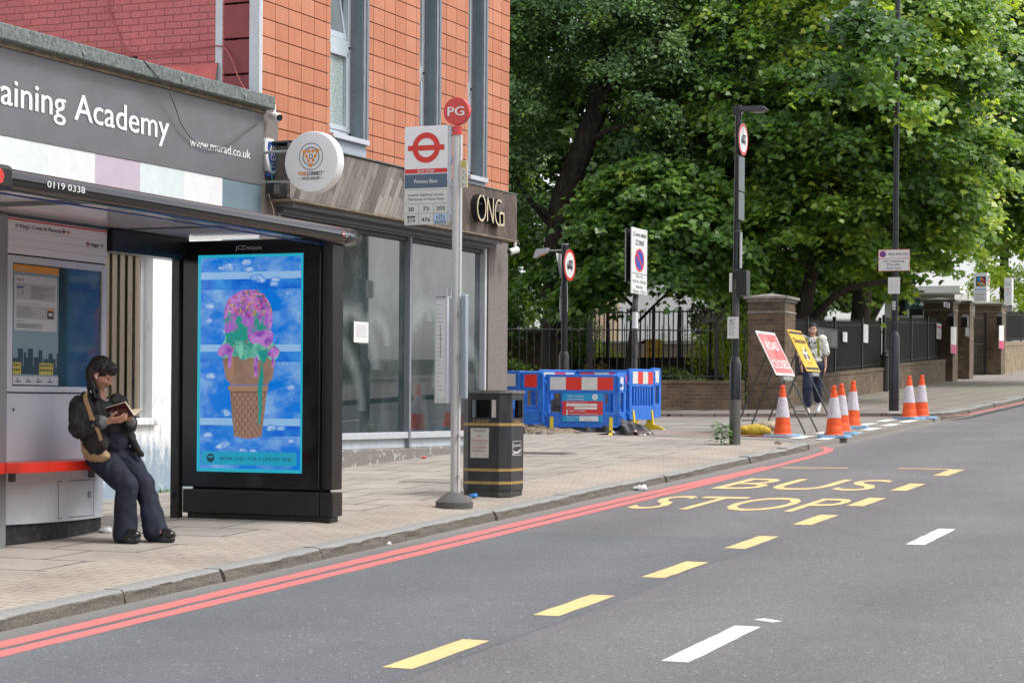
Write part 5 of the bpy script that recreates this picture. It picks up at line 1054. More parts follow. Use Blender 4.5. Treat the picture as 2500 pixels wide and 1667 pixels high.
def railings(label,p0,p1,z0,z1,sp,r,flat=False,spear=True,posts=(),rails=(.06,.86),back=None,name='railing_fence'):
    t=thing(name,label,'fence',(p0[0],p0[1],0)); d=Vector((p1[0]-p0[0],p1[1]-p0[1],0)); L=d.length; n=int(L/sp); e=d/L
    b=MB()
    for i in range(n+1):
        q=d*(i/n); y=p0[1]+q.y; a=z0 if flat else zg(y)+z0; c=z1 if flat else zg(y)+z1
        u=e*r; v=Vector((-e.y,e.x,0))*r; 
        R4=[q-u-v,q+u-v,q+u+v,q-u+v]; k=len(b.v)
        for z in (a,c-.13 if spear else c): b.v+=[(w.x,w.y,z) for w in R4]
        b.v.append((q.x,q.y,c)); mi=b.mi(M_BLKM)
        for j in range(4): j2=(j+1)%4; b.f.append((k+j,k+j2,k+4+j2,k+4+j)); b.m.append(mi); b.f.append((k+4+j,k+4+j2,k+8)); b.m.append(mi)
    b.build('bars',t,smooth=False)
    b=MB()
    for f in rails:
        za=(z0+(z1-z0)*f) + (0 if flat else zg(p0[1])); zb=(z0+(z1-z0)*f)+(0 if flat else zg(p1[1]))
        b.tube([(0,0,za),(d.x,d.y,zb)],r*1.4,M_BLKM,4)
    b.build('rail',t,smooth=False)
    for f in posts:
        b=MB(); q=d*f; y=p0[1]+q.y; a=(z0-.1)+(0 if flat else zg(y)); c=z1+.02+(0 if flat else zg(y)); b.box(q.x-.035,q.y-.035,a,q.x+.035,q.y+.035,c,M_BLKM); b.build('fence_post',t)
    return t
wall_line('low_wall','low dark brick wall under the railings behind the blue barriers',(-19,36.1),(-11.38,39.05),0,0,.3,M_BRICKD,cap=.07,z_flat=2.12)
railings('plain black railings on the low brick wall behind the blue barriers',(-19,36.25),(-11.42,39.2),2.22,3.34,.148,.0095,flat=True,posts=(.62,.93),rails=(.04,.86),spear=True)
def pier(label,x0,y0,x1,y1,ztop,m=M_BRICKD):
    t=thing('brick_pier',label,'gate pier',((x0+x1)/2,(y0+y1)/2,0)); hx,hy=(x1-x0)/2,(y1-y0)/2; z0=zg(y0)-.1
    b=MB(); b.box(-hx,-hy,z0,hx,hy,ztop-.36,m); b.box(-hx-.015,-hy-.015,ztop-.36,hx+.015,hy+.015,ztop-.33,M_STONE); b.box(-hx,-hy,ztop-.33,hx,hy,ztop-.12,m); b.build('shaft',t)
    b=MB(); b.box(-hx-.03,-hy-.03,ztop-.14,hx+.03,hy+.03,ztop-.09,M_STONE); b.box(-hx-.075,-hy-.075,ztop-.088,hx+.075,hy+.075,ztop-.03,M_STONE)
    k=len(b.v); b.v+=[(-hx-.06,-hy-.06,ztop-.03),(hx+.06,-hy-.06,ztop-.03),(hx+.06,hy+.06,ztop-.03),(-hx-.06,hy+.06,ztop-.03),(0,0,ztop+.05)]
    for j in range(4): b.f.append((k+j,k+(j+1)%4,k+4)); b.m.append(b.mi(M_STONE))
    b.build('capstone',t,bevel=.008); return t
pier('large brick corner pier with a stone cap beside the street lamp',-11.38,39.25,-10.62,40.05,3.9)
XW=lambda y:-10.86-(y-39.4)*.034
wall_line('low_wall','low brick wall under the dark spiked railings behind the walking woman',(XW(40.1),40.1),(XW(51.6),51.6),.54,.54,.33,M_BRICKD,cap=.07)
railings('dense black spiked railings behind the walking woman',(XW(40.1)-.16,40.1),(XW(51.6)-.16,51.6),.74,1.98,.105,.013,posts=(.25,.5,.78,.99))
wall_line('low_wall','low brick wall under the railings behind the far lamp column',(XW(53.3),53.3),(XW(61.2),61.2),.6,.6,.33,M_BRICKD,cap=.07)
railings('dense black spiked railings between the side gate and the far brick piers',(XW(53.3)-.16,53.3),(XW(61.2)-.16,61.2),.78,2.06,.105,.013,posts=(.02,.35,.7))
def gate(label,p0,p1,z0,z1,solid=False):
    t=railings(label,p0,p1,z0,z1,.10,.013,posts=(0,1),rails=(.04,.5,.93),name='iron_gate'); t['category']='gate'
    if solid:
        b=MB(); d=Vector((p1[0]-p0[0],p1[1]-p0[1],0)); za,zb=zg(p0[1]),zg(p1[1]); b.face([(-.02,0,za+z0+.05),(d.x-.02,d.y,zb+z0+.05),(d.x-.02,d.y,zb+z1-.25),(-.02,0,za+z1-.25)],M_BLKM); b.build('mesh_panel',t)
    return t
gate('narrow dark iron side gate between the two low walls',(XW(51.7)-.1,51.7),(XW(53.2)-.1,53.2),.2,2.05,True)
pier('left pier of the pair of brick gate piers with a white and pink sign',-12.3,61.4,-11.42,62.2,4.95); pier('slimmer brick gate pier just behind the left pier',-12.1,64.2,-11.42,64.9,5.05); pier('brick pier on the right of the tall open gate',-12.35,70.4,-11.45,71.3,5.28)
gate('tall black iron gate standing open beside the right brick pier',(-12.9,69.6),(-11.95,70.2),.12,2.2)
wall_line('low_wall','buff brick wall with an orange coping beyond the right gate pier',(-11.7,71.4),(-12.0,88),.95,.95,.3,brick('far_wall_brick',(.26,.18,.10),(.33,.24,.14),(.3,.26,.2)),cap=.14)
railings('dark railings on the buff wall at the right edge',(-11.85,71.5),(-12.15,88),1.25,2.35,.14,.013,posts=(.15,.4,.6))
def plaque(label,cat,x,y0,y1,z0,z1,m,extra=None,name='wall_sign'):
    b=MB(); b.fr((x,0,0),**YX); b.box(y0,z0,0,y1,z1,.02,m); o=b
    if extra: extra(b)
    return tag(b.build(name),label,cat)
def onw(px,py,X): d=_ray(px,py); t=X/d[0]; return d[1]*t,H+d[2]*t
M_PINK=mat('sign_pink',(.55,.005,.12),.4)
def at_line(px,py,off=.02):   # point on the street-side face of the railing line
    X=-11.2
    for _ in range(12): y,z=onw(px,py,X); X=XW(y)+off-.16
    return X,y,z
def fplaque(label,pxa,pya,pxb,pyb,m,extra=None,off=.04):
    X,y0,z1=at_line(pxa,pya,off); X2,y1,z0=at_line(pxb,pyb,off)
    return plaque(label,'sign',X,y0,y1,z0,z1,m,(lambda b:extra(b,y0,z0,y1-y0,z1-z0)) if extra else None)
def txtlines(b,y,z,w,h,n=7,m=None):
    for i in range(n): b.rect(y+w*.15,z+h*(.9-.8*i/n),y+w*(.5+.3*((i*3)%4)/4),z+h*(.9-.8*i/n)+h*.035,.022,m or M_GREY)
nbX,nby0,nbz1=at_line(1720+975/3.5625,680+415/3.5625,.12); _,nby1,nbz0=at_line(1720+1133/3.5625,680+610/3.5625,.12)
nb_=thing('notice_board','dark olive glazed notice board on the railings behind the walking woman','notice board',(nbX,nby0,nbz0))
W_=nby1-nby0; H_=nbz1-nbz0
b=MB(); b.fr((0,0,0),**YX); M_OLV=mat('olive_frame',(.055,.055,.04),.5); b.box(0,0,-.06,W_,H_,.0,M_OLV); b.build('case',nb_,bevel=.01)
b=MB(); b.fr((.0,0,0),**YX); b.rect(W_*.06,H_*.12,W_*.36,H_*.88,.002,mat('board_paper',(.25,.25,.24),.6)); b.rect(W_*.4,H_*.1,W_*.62,H_*.9,.002,mat('board_dark',(.03,.025,.03),.4)); b.rect(W_*.66,H_*.1,W_*.95,H_*.86,.002,mat('board_grey',(.10,.095,.085),.4)); b.build('sheet',nb_)
fplaque('small white notice on the railings right of the notice board',2056.5,810,2065,835,M_WSIGN,txtlines)
fplaque('tall narrow white notice beside the narrow side gate',2107,791,2116,837,M_WSIGN,txtlines)
fplaque('white and pink notice at the right end of the dense railings',2286,789,2294.5,828,M_WSIGN,lambda b,y,z,w,h:(b.rect(y,z+h*.7,y+w,z+h*.85,.022,M_PINK),b.rect(y+w*.2,z+h*.1,y+w*.6,z+h*.4,.022,M_GREY)))
def ps(b,y,z,w,h): b.rect(y,z,y+w,z+h*.33,.022,M_PINK); txtlines(b,y,z+h*.4,w,h*.5,4)
def pplaque(label,X,px0,py0,px1,py1,m,extra):
    y0,z1=onw(px0,py0,X); y1,z0=onw(px1,py1,X); return plaque(label,'sign',X,y0,y1,z0,z1,m,lambda b:extra(b,y0,z0,y1-y0,z1-z0))
pplaque('white and pink sign on the left brick gate pier',-11.39,2320.5,796,2333,864,M_WSIGN,ps)
pplaque('white and pink sign on the right brick gate pier',-11.42,2438.5,791,2449,852,M_WSIGN,ps)
pplaque('small black information plate on the middle slim pier',-11.39,2355,799,2366,823,M_BLACK,lambda b,y,z,w,h:txtlines(b,y,z,w,h,6))
for X,px,py,lab in ((-11.3,2324,781,'dark wall lamp above the sign on the left gate pier'),(-11.3,2357,783,'dark wall lamp on the middle slim pier'),(-11.33,2442,780,'dark wall lamp above the sign on the right gate pier')):
    y,z=onw(px,py,X); w=thing('wall_lamp',lab,'lamp',(X,y,z)); b=MB(); b.fr((0,0,0),(0,1,0),(0,0,1)); b.prism([(-.14,-.2),(.14,-.2),(.14,.1),(0,.2),(-.14,.1)],-.1,.08,M_BLACK); b.build('housing',w,bevel=.02)
# colour-block panel
NV=['kccmmk','kccmyk','kkcmkk','ymmyck','kyyckk']
def navi(b,u,v,s,w):
    cm={'k':M_INK,'c':M_CYA,'m':M_PINK,'y':M_FOOTY}; b.rect(u,v,u+s,v+s,w,M_INK)
    for i,row in enumerate(('ccymk','ccmym','kcmkm','ymcym','kyycy')):
        for j,c in enumerate(row):
            if c!='k': b.rect(u+s*(.1+.16*j),v+s*(.74-.16*i),u+s*(.1+.16*(j+1)),v+s*(.74-.16*i+.16),w+.003,cm[c])
t=thing('white_totem','tall white sign column with a coloured block panel above the gate pier','sign',(-13.3,76,zg(76)))
zb=6.65-zg(76); b=MB(); b.box(-.08,0,zb-1.15,.40,.62,zb,M_WHITE); b.box(-.08,.05,0,.03,.2,zb-1.15,M_WHITE); b.build('column',t)
b=MB(); b.fr((-.08,-.004,zb-1.15)); navi(b,.09,.66,.35,.002); b.rect(.05,.52,.43,.55,.002,M_CYA)
for i,(w_,h_) in enumerate(((.36,.03),(.36,.03),(.34,.03),(.36,.03))): b.rect(.05,.42-i*.085,.05+w_,.42-i*.085+h_*.6,.002,M_GREY if i%2==0 else M_INK)
b.fr((.404,0,zb-1.15),(0,1,0),(0,0,1)); navi(b,.1,.66,.4,.002); b.rect(.05,.52,.55,.55,.002,M_PINK); b.build('face',t)
y_,z_b=onw(2470,684,-11.3)
t=thing('white_totem','narrow white sign column with grey lettering behind the right railings','sign',(-12.4,80,zg(80)))
x0_,_,z1_=atY(2452,678,80); x1_,_,z0_=atY(2470,745,80)
b=MB(); b.box(x0_+12.4,0,z0_-zg(80),x1_+12.4,.4,z1_-zg(80),M_WHITE); b.box(x0_+12.45,.1,0,x0_+12.6,.3,z0_-zg(80),M_GREY); b.box(x1_+12.3,.1,0,x1_+12.4,.3,z0_-zg(80),M_GREY); b.build('column',t)
b=MB(); b.fr((x0_+12.4,-.004,z0_-zg(80))); 
for i,(c_,h_) in enumerate((('KING',.12),)): b.text('THE',.13,.75,.14,M_GREY,.002,al='C',width=.2)
b.rect(.08,.62,.22,.64,.002,M_REDS); b.rect(.06,.5,.24,.52,.002,M_GREY); b.rect(.06,.4,.2,.42,.002,M_GREY); b.build('face',t)
X,y,z=gr(2050+360/3.136,550+1272/3.136,.12); t=thing('bollard','black bollard against the brick wall behind the lamp column','bollard',(X-.05,y,zg(y)+.12))
b=MB(); b.lathe((0,0,0),[(.10,-.05),(.10,.86),(.12,.88),(.12,.91),(.08,.95),(.08,1.0),(.03,1.05)],M_BLKM,16); b.build('post',t)
pplaque('small white plate with a coloured block panel on the left gate pier',-11.38,2303,737,2317,752,M_WSIGN,lambda b,y,z,w,h:(b.rect(y+w*.12,z+h*.1,y+w*.88,z+h*.9,.022,M_INK),b.rect(y+w*.3,z+h*.5,y+w*.5,z+h*.75,.024,M_CYA),b.rect(y+w*.5,z+h*.3,y+w*.75,z+h*.55,.024,M_PINK)))
# ---------------- yard behind the railings ----------------
def yard_box(name,label,cat,pxa,pya,pxb,pyb,Y,dep,m,zb=None,part=None):
    x0,_,z1=atY(pxa,pya,Y); x1,_,z0=atY(pxb,pyb,Y); t=thing(name,label,cat,(x0,Y,zb if zb is not None else z0)); zz=zb if zb is not None else z0
    b=MB(); b.box(0,0,0,x1-x0,dep,z1-zz,m); b.build(part or 'wall',t); return t,(x1-x0),(z1-zz)
M_WH=mat('sunlit_white_render',(.72,.72,.70),.8)
t,w_,h_=yard_box('school_building','pale buff brick building behind the trees','building',1300*K,560*K,1362*K,800*K,58,2.4,M_BRICKY,zb=1.5)
b=MB(); b.box(w_*.5,-.04,.6,w_*.85,.02,h_*.62,M_GLASSD); wo=b.build('window',t); b=MB(); b.box(w_*.46,-.08,.55,w_*.5,.0,h_*.65,M_LGREY); b.box(w_*.85,-.08,.55,w_*.89,.0,h_*.65,M_LGREY); b.box(w_*.66,-.07,.55,w_*.69,.0,h_*.62,M_LGREY); b.build('frame',wo)
t,w_,h_=yard_box('white_building','bright white rendered building seen through the railings','building',1425*K,640*K,1640*K,840*K,100,6,M_WH,zb=1.0)
b=MB(); b.box(w_*.12,-.06,1.9,w_*.2,.0,4.2,M_LGREY); b.box(w_*.42,-.06,2.2,w_*.5,.0,4.4,M_LGREY); b.build('window',t)
t,w_,h_=yard_box('brick_outbuilding','warm brick building glimpsed right of the white one','building',1640*K,560*K,1690*K,800*K,64,2.2,brick('warm_brick',(.40,.24,.13),(.48,.3,.17),(.4,.33,.25),dirt=.2),zb=1.5); b=MB(); b.box(w_*.3,-.05,1.2,w_*.7,.0,2.4,M_GLASSD); b.build('window',t)
t,w_,h_=yard_box('garden_wall','dark red brick wall behind the left railings','wall',1100*K,765*K,1262*K,840*K,46,.4,M_BRICKD,zb=1.4); b=MB(); b.box(0,-.02,h_,w_,.42,h_+.06,M_STONE); b.build('coping',t)
t,w_,h_=yard_box('garden_wall','dark wall running behind the hedge','wall',1262*K,826*K,1712*K,880*K,47,.5,mat('dark_wall',(.03,.026,.022),.9,var=.2,vs=3),zb=1.2); b=MB(); b.box(0,-.03,h_,w_,.53,h_+.05,M_DARK); b.build('coping',t)
t,w_,h_=yard_box('garden_wall','low buff planter wall with a pale coping behind the yellow bin','wall',1525*K,782*K,1716*K,808*K,52,.5,M_BRICKY,zb=2.0); b=MB(); b.box(-.03,-.04,h_-.1,w_,.54,h_,M_WH); b.build('coping',t)
t,w_,h_=yard_box('garden_wall','low buff wall left of the yellow bin','wall',1330*K,784*K,1470*K,800*K,55,.5,M_BRICKY,zb=2.0); b=MB(); b.box(-.03,-.04,h_-.06,w_,.54,h_,M_WH); b.build('coping',t)
# yellow grit bin
x0,_,z0=atY(1470*K,806*K,60); x1,_,z1=atY(1527*K,778*K,60)
t=thing('grit_bin','yellow grit bin behind the railings','grit bin',(x0,60,z0-.5)); w_=x1-x0; h_=z1-z0+.5
M_GB=mat('grit_yellow',(.70,.47,.02),.45)
b=MB(); b.fr((0,.6,0),(1,0,0),(0,0,1)); b.prism([(.08,0),(w_-.08,0),(w_,h_*.62),(0,h_*.62)],0,.6,M_GB); b.build('tub',t,bevel=.03)
b=MB(); b.fr((0,.65,0),(1,0,0),(0,0,1)); b.prism([(-.04,h_*.64),(w_+.04,h_*.64),(w_-.1,h_*.97),(w_*.5,h_),(.1,h_*.97)],0,.7,M_GB); b.build('lid',t,bevel=.03)
# inner yard railings and handrails
railings('tall dark inner railings behind the hedge, left section',atY(1285*K,800*K,48.5)[:2],atY(1712*K,800*K,47.5)[:2],2.65,4.1,.13,.012,flat=True,posts=(0,.14,.27,.40,.52,.66,.82,.99),rails=(.03,.93))
b=MB(); 
for dy in (0,.9):
    p=[atY(1590*K,697*K,50+dy),atY(1650*K,735*K,50+dy),atY(1712*K,768*K,50+dy),atY(1704*K,775*K,50+dy)]; b.tube(p,.03,M_BLKM,8); p2=[(q[0],q[1],q[2]-.28) for q in p[:3]]; b.tube(p2,.03,M_BLKM,8)
    for q in p[:3]: b.tube([q,(q[0],q[1],q[2]-1.6)],.025,M_BLKM,6)
tag(b.build('handrail'),'sloping dark handrails of a ramp in front of the white building','handrail')
# car park sign and canopy far behind the railings at right
x0,_,z1=atY(2210,730,72); x1,_,z0=atY(2262,753,72)
t=thing('direction_sign','dark green sign with a white arrow and car symbol','sign',(x0,72,z0)); b=MB(); b.box(0,0,0,x1-x0,.08,z1-z0,mat('sign_dark_green',(.01,.05,.04),.4)); b.box(.05,.02,-1.5,.12,.08,0,M_GREY); b.box(x1-x0-.12,.02,-1.5,x1-x0-.05,.08,0,M_GREY); b.build('panel',t)
M_MUT=mat('muted_white',(.3,.36,.34),.5); b=MB(); b.fr((0,-.005,0)); hh=z1-z0; arrow(b,.42,hh*.5,.3,hh*.5,M_MUT,-1); b.prism([(.5,hh*.3),(.74,hh*.3),(.74,hh*.5),(.69,hh*.52),(.66,hh*.7),(.56,hh*.7),(.53,hh*.52),(.5,hh*.5)],0,.002,M_MUT); b.build('face',t)
t,w_,h_=yard_box('pale_building','pale modern building behind the right hand trees','building',2160,705,2330,790,90,10,mat('pale_render',(.42,.42,.40),.8),zb=3); b=MB(); b.box(-.5,-1.5,h_-.3,w_+.5,0,h_,M_WH); b.build('canopy_roof',t); b=MB(); b.box(w_*.2,-.05,h_-1.2,w_*.9,.0,h_-.5,M_GLASSD); b.build('window',t)
# litter
M_LIT=mat('crumpled_white_plastic',(.6,.6,.6),.35)
for (px,py,off,s,lab,m) in ((1562,1197,0,.07,'crumpled clear plastic cup lying against the kerb',M_LIT),(256,1300,.12,.05,'flattened white paper scrap beside the black totem plinth',M_LIT),(945,1330,0,.03,'small white scrap at the foot of the kerb',M_LIT),(1900,1083,.12,.05,'dark clod of dirt on the red line by the corner',M_RUBB),(1155,1213,.12,.04,'scrap of blue plastic beside the litter bin',mat('blue_scrap',(.02,.2,.55),.4)),(1034,1119,.12,.03,'small red scrap on the pavement below the shop window',M_REDS)):
    x,y,z=gr(px,py,off); o=organic('litter',[ell((0,0,s*.3),(s,s*.7,s*.35)),ell((s*.6,s*.2,s*.4),(s*.5,s*.4,s*.4))],m,s*.14,1,fold=s*.25,ff=30/s*.03); o.location=(x,y,z); tag(o,lab,'litter')

M_IRON=mat('worn_iron',(.09,.08,.07),.6,c2=(.17,.155,.14),vs=30)
for (px,py,w_,d_,lab,grate) in ((1315,1106,.9,.45,'slotted iron drain grate set in the paving near the barriers',True),(1075,1174,.75,.5,'worn rectangular inspection cover in the paving beside the bus stop post',False)):
    x,y,z=gr(px,py,.12); t=thing('drain_cover',lab,'cover',(x,y,z+.001)); t.rotation_euler=(math.atan(G),0,0); b=MB(); b.box(-w_/2,-d_/2,-.03,w_/2,d_/2,.003,M_IRON)
    b.build('frame',t); b=MB()
    if grate:
        for i in range(14): u=-w_/2+.05+i*(w_-.1)/13.5; b.box(u,-d_/2+.04,.0035,u+.02,d_/2-.04,.0045,mat('grate_slot',(.03,.028,.026),.9))
    else: b.box(-w_/2+.015,-d_/2+.015,.0035,w_/2-.015,d_/2-.015,.005,mat('cover_infill',(.24,.215,.185),.9,var=.2,vs=20))
    b.build('infill',t)
# ---------------- people ----------------
def skin_mat(name,c):
    m=mat(name,c,.5,var=.06,vs=30); m.node_tree.nodes['Principled BSDF'].inputs['Subsurface Weight'].default_value=.08; return m
M_SKIN=skin_mat('skin_light_brown',(.46,.24,.155)); M_SKIN2=skin_mat('skin_fair',(.55,.33,.24))
M_HAIR=mat('black_hair',(.005,.004,.0035),.4,c2=(.016,.009,.006),vs=30,stretch=(1,1,.25),bump=.5,bs=90)
M_JKT=mat('black_denim',(.014,.0135,.013),.95,c2=(.05,.047,.045),vs=16,thr=(.4,.85),bump=.3,bs=120); M_JEAN=mat('indigo_denim',(.005,.0075,.018),.85,c2=(.015,.022,.046),vs=6,thr=(.35,.8),bump=.2,bs=160)
M_CUFF=mat('faded_cuff',(.13,.145,.15),.9,var=.25,vs=60); M_TAN=mat('tan_canvas',(.38,.27,.15),.85,var=.1,vs=20,bump=.3); M_TAN2=mat('tan_leather',(.42,.27,.13),.6)
M_SHOE=mat('black_patent',(.012,.012,.012),.12); M_SOLE=mat('dark_sole',(.03,.032,.035),.7); M_LIP=mat('lip',(.32,.10,.08),.5); M_BROW=mat('brow',(.03,.015,.01),.7)
V=Vector
def headparts(Mh,s=1.):
    P=lambda x,y,z:Mh@V((x*s,y*s,z*s)); r3=Mh.to_3x3()
    return [ell(P(-.008,0,.035),(.094*s,.072*s,.088*s),r3),ell(P(.022,0,-.02),(.068*s,.062*s,.075*s),r3),ell(P(.036,0,-.062),(.048*s,.045*s,.042*s),r3),(P(.072,0,-.088),P(.070,0,-.092),.016*s,.016*s),
      (P(.088,0,.018),P(.108,0,-.022),.009*s,.0135*s),(P(.090,.012,-.026),P(.090,-.012,-.026),.010*s,.010*s),ell(P(.06,.034,-.02),(.03*s,.022*s,.026*s),r3),ell(P(.06,-.034,-.02),(.03*s,.022*s,.026*s),r3),
      (P(.083,.012,-.054),P(.083,-.012,-.054),.009*s,.009*s),ell(P(.066,.03,.02),(.02*s,.016*s,.011*s),r3),ell(P(.066,-.03,.02),(.02*s,.016*s,.011*s),r3),(P(.078,.015,.036),P(.066,.045,.036),.009*s,.008*s),(P(.078,-.015,.036),P(.066,-.045,.036),.009*s,.008*s),
      ell(P(-.005,.073,-.008),(.017*s,.009*s,.029*s),r3),ell(P(-.005,-.073,-.008),(.017*s,.009*s,.029*s),r3)]
def facebits(parent,Mh,s=1.,closed=True):
    P=lambda x,y,z:Mh@V((x*s,y*s,z*s))
    for sg in (1,-1):
        b=MB(); b.tube([P(.086,sg*.012,.041),P(.084,sg*.027,.046),P(.072,sg*.047,.040)],[.003*s,.0038*s,.002*s],M_BROW,6); b.build('eyebrow',parent)
        b=MB(); b.tube([P(.083,sg*.015,.013),P(.0845,sg*.029,.010),P(.077,sg*.043,.014)],[.0022*s,.0034*s,.002*s],M_BROW,6); b.build('eye',parent)
    b=MB(); b.tube([P(.086,.022,-.056),P(.0935,.007,-.052),P(.0935,-.007,-.052),P(.086,-.022,-.056)],[.002*s,.0045*s,.0045*s,.002*s],M_LIP,6); b.tube([P(.087,.016,-.061),P(.0925,0,-.062),P(.087,-.016,-.061)],[.002*s,.005*s,.002*s],M_LIP,6); b.build('mouth',parent)
def hand(w,d,n,thumb,s=1.,curl=.9):   # w wrist, d pointing direction, n palm normal, thumb side vector -> capsules
    w,d,n,t=V(w),V(d).normalized(),V(n).normalized(),V(thumb).normalized(); out=[]
    for k in (-.03,-.01,.01,.03): out.append((w+t*k*.6*s,w+d*.075*s+t*k*s,.0135*s,.0125*s))
    for i,(k,L) in enumerate(((.033,.066),(.011,.074),(-.011,.068),(-.033,.052))):
        p=w+d*.078*s+t*k*s; a=0; 
        for j,f in enumerate((.45,.32,.23)):
            a+=curl*(.42+.1*j)*(1+.08*i); q=p+(d*math.cos(a)+n*math.sin(a))*L*f*s*1.05; out.append((p,q,(.0086-.0008*j)*s,(.0080-.0008*j)*s)); p=q
    p=w+d*.022*s+t*.030*s
    for j,(L,ta) in enumerate(((.034,.9),(.030,.55),(.024,.35))):
        q=p+(d*math.cos(ta)+t*math.sin(ta)*.8+n*.35).normalized()*L*s; out.append((p,q,(.0115-.001*j)*s,(.0105-.001*j)*s)); p=q
    return out
gz=zg(13.25)+.12
wo_=thing('person','young woman in black denim jacket and dark jeans reading a book against the red seat','person',(0,0,0))
Fh=R(14); Mh=Matrix.Translation((-9.01,13.225,1.905))@Matrix.Rotation(Fh,4,'Z')@Matrix.Rotation(R(30),4,'Y')@Matrix.Rotation(R(4),4,'X')
cR,cL=V((-9.08,13.11,1.675)),V((-8.97,13.41,1.675)); eR,eL=V((-9.035,13.02,1.505)),V((-8.90,13.42,1.50)); wR,wL=V((-8.83,13.085,1.548)),V((-8.785,13.30,1.545))
hR,hL=V((-9.0,13.25,1.25)),V((-8.90,13.40,1.25)); kR,kL=V((-8.725,13.17,1.05)),V((-8.68,13.34,1.05)); aR,aL=V((-8.735,13.15,.72)),V((-8.555,13.30,.755))
body=headparts(Mh)+[(V((-9.035,13.265,1.69)),Mh@V((-.02,0,-.04)),.052,.048),ell((-9.06,13.27,1.62),(.10,.16,.11),Matrix.Rotation(R(-20),3,'Z')),ell((-8.99,13.29,1.42),(.095,.135,.14),Matrix.Rotation(R(-20),3,'Z')),ell((-8.96,13.32,1.27),(.10,.15,.10),Matrix.Rotation(R(-20),3,'Z')),
  (cR,eR,.05,.04),(cL,eL,.05,.04),(eR,wR,.038,.026),(eL,wL,.038,.026),(hR,kR,.075,.055),(hL,kL,.075,.055),(kR,aR,.05,.035),(kL,aL,.05,.035),(aR,aR+V((.09,-.04,-.06)),.035,.03),(aL,aL+V((.09,-.04,-.06)),.035,.03)]
body+=hand(wR,(.95,.18,.12),(.05,.55,.8),(-.1,-.9,.45),.95,.75)+hand(wL,(-.05,-.45,.55),(-.3,-.85,-.2),(.5,-.1,.85),.95,.9)
ob=organic('body',body,M_SKIN,.0042,4,parent=wo_); facebits(wo_,Mh)
hP=lambda x,y,z:Mh@V((x,y,z)); r3=Mh.to_3x3()
hair=[ell(hP(-.020,0,.050),(.099,.083,.091),r3),ell(hP(-.052,0,.0),(.068,.078,.082),r3),ell(hP(.052,0,.092),(.045,.068,.034),r3),(hP(.068,.045,.088),hP(.082,.038,.052),.018,.008),(hP(.075,.015,.09),hP(.094,.013,.052),.018,.008),(hP(.075,-.015,.09),hP(.094,-.015,.052),.018,.008),(hP(.068,-.045,.088),hP(.080,-.041,.050),.018,.008),(hP(.02,-.074,.06),hP(.02,-.075,.03),.02,.010),(hP(.03,.074,.06),hP(.04,.075,.02),.02,.010)]
for (x,y) in ((-.05,-.06),(-.07,-.04),(-.085,0),(-.06,.05),(-.04,.065),(-.065,-.055),(-.08,-.02)):
    p=hP(x,y,-.03); rr=random.Random(int(x*900+y*5000)); 
    for j in range(5):
        q=p+V((rr.uniform(-.012,.022)+(.012 if j>1 and y<0 else 0),rr.uniform(-.02,.012),-.034)); hair.append((p,q,.022-.003*j,.020-.003*j)); p=q
p=hP(-.02,.07,-.05)
for q in (hP(.0,.085,-.09),hP(.02,.09,-.125),hP(.05,.085,-.14)): hair.append((p,q,.017,.011)); p=q
ho=organic('hair',hair,M_HAIR,.006,2,parent=wo_,fold=.005,ff=34)
R32=Matrix.Rotation(R(-20),3,'Z')
jk=[ell((-9.045,13.265,1.60),(.115,.18,.13),R32),ell((-9.02,13.24,1.46),(.105,.17,.15),R32),ell((-9.0,13.17,1.375),(.105,.10,.07),R32),(cR,cR+V((.0,-.03,-.06)),.070,.074),(cL,cL,.07,.07),(cR+V((-.01,-.02,-.02)),eR+V((-.01,-.01,-.01)),.085,.078),(eR+V((-.01,0,-.01)),eR.lerp(wR,.52),.075,.060),(cL,eL,.07,.06),(eL,eL.lerp(wL,.75),.066,.05),
 ell((-8.96,13.09,1.38),(.125,.05,.085),R32),(V((-8.93,13.36,1.60)),V((-8.84,13.38,1.42)),.05,.035),(V((-8.84,13.38,1.42)),V((-8.72,13.36,1.29)),.028,.012),(V((-8.87,13.42,1.42)),V((-8.75,13.41,1.28)),.026,.012),
 (V((-9.08,13.12,1.735)),V((-9.0,13.16,1.725)),.03,.02),(V((-8.95,13.36,1.73)),V((-8.94,13.29,1.70)),.03,.02)]
jo=organic('jacket',jk,M_JKT,.006,3,parent=wo_,fold=.014,ff=14)
cf=eR.lerp(wR,.50); cd=(wR-eR).normalized()
organic('cuff',[(cf,cf+cd*.045,.060,.052)],M_CUFF,.006,2,parent=jo,fold=.004,ff=30)
cf=eL.lerp(wL,.72); organic('cuff',[(cf,cf+(wL-eL).normalized()*.03,.046,.042)],M_CUFF,.006,2,parent=jo,fold=.004,ff=30)
organic('shirt',[ell((-9.02,13.26,1.60),(.115,.155,.12),R32),ell((-8.96,13.28,1.49),(.10,.12,.08),R32)],mat('black_shirt',(.012,.012,.013),.8),.008,3,parent=wo_,fold=.004)
# seams
b=MB(); b.tube([(-8.955,13.10,1.70),(-8.925,13.10,1.60),(-8.91,13.07,1.50),(-8.88,13.07,1.33)],.004,mat('grey_seam',(.07,.07,.075),.8),5); b.tube([(-9.02,13.04,1.66),(-9.04,12.985,1.60),(-9.06,12.95,1.5)],.003,mat('grey_seam',(0,0,0)),5); b.build('seam',jo)
jn=[ell((-8.93,13.30,1.385),(.095,.125,.12),R32),ell((-8.96,13.32,1.28),(.115,.15,.10),R32),(hR,kR,.108,.083),(hL,kL,.104,.08),(kR,kR.lerp(aR,.5),.08,.08),(kR.lerp(aR,.5),aR+V((.01,0,-.03)),.08,.092),(kL,kL.lerp(aL,.5),.078,.078),(kL.lerp(aL,.5),aL+V((.015,-.01,-.05)),.078,.092)]
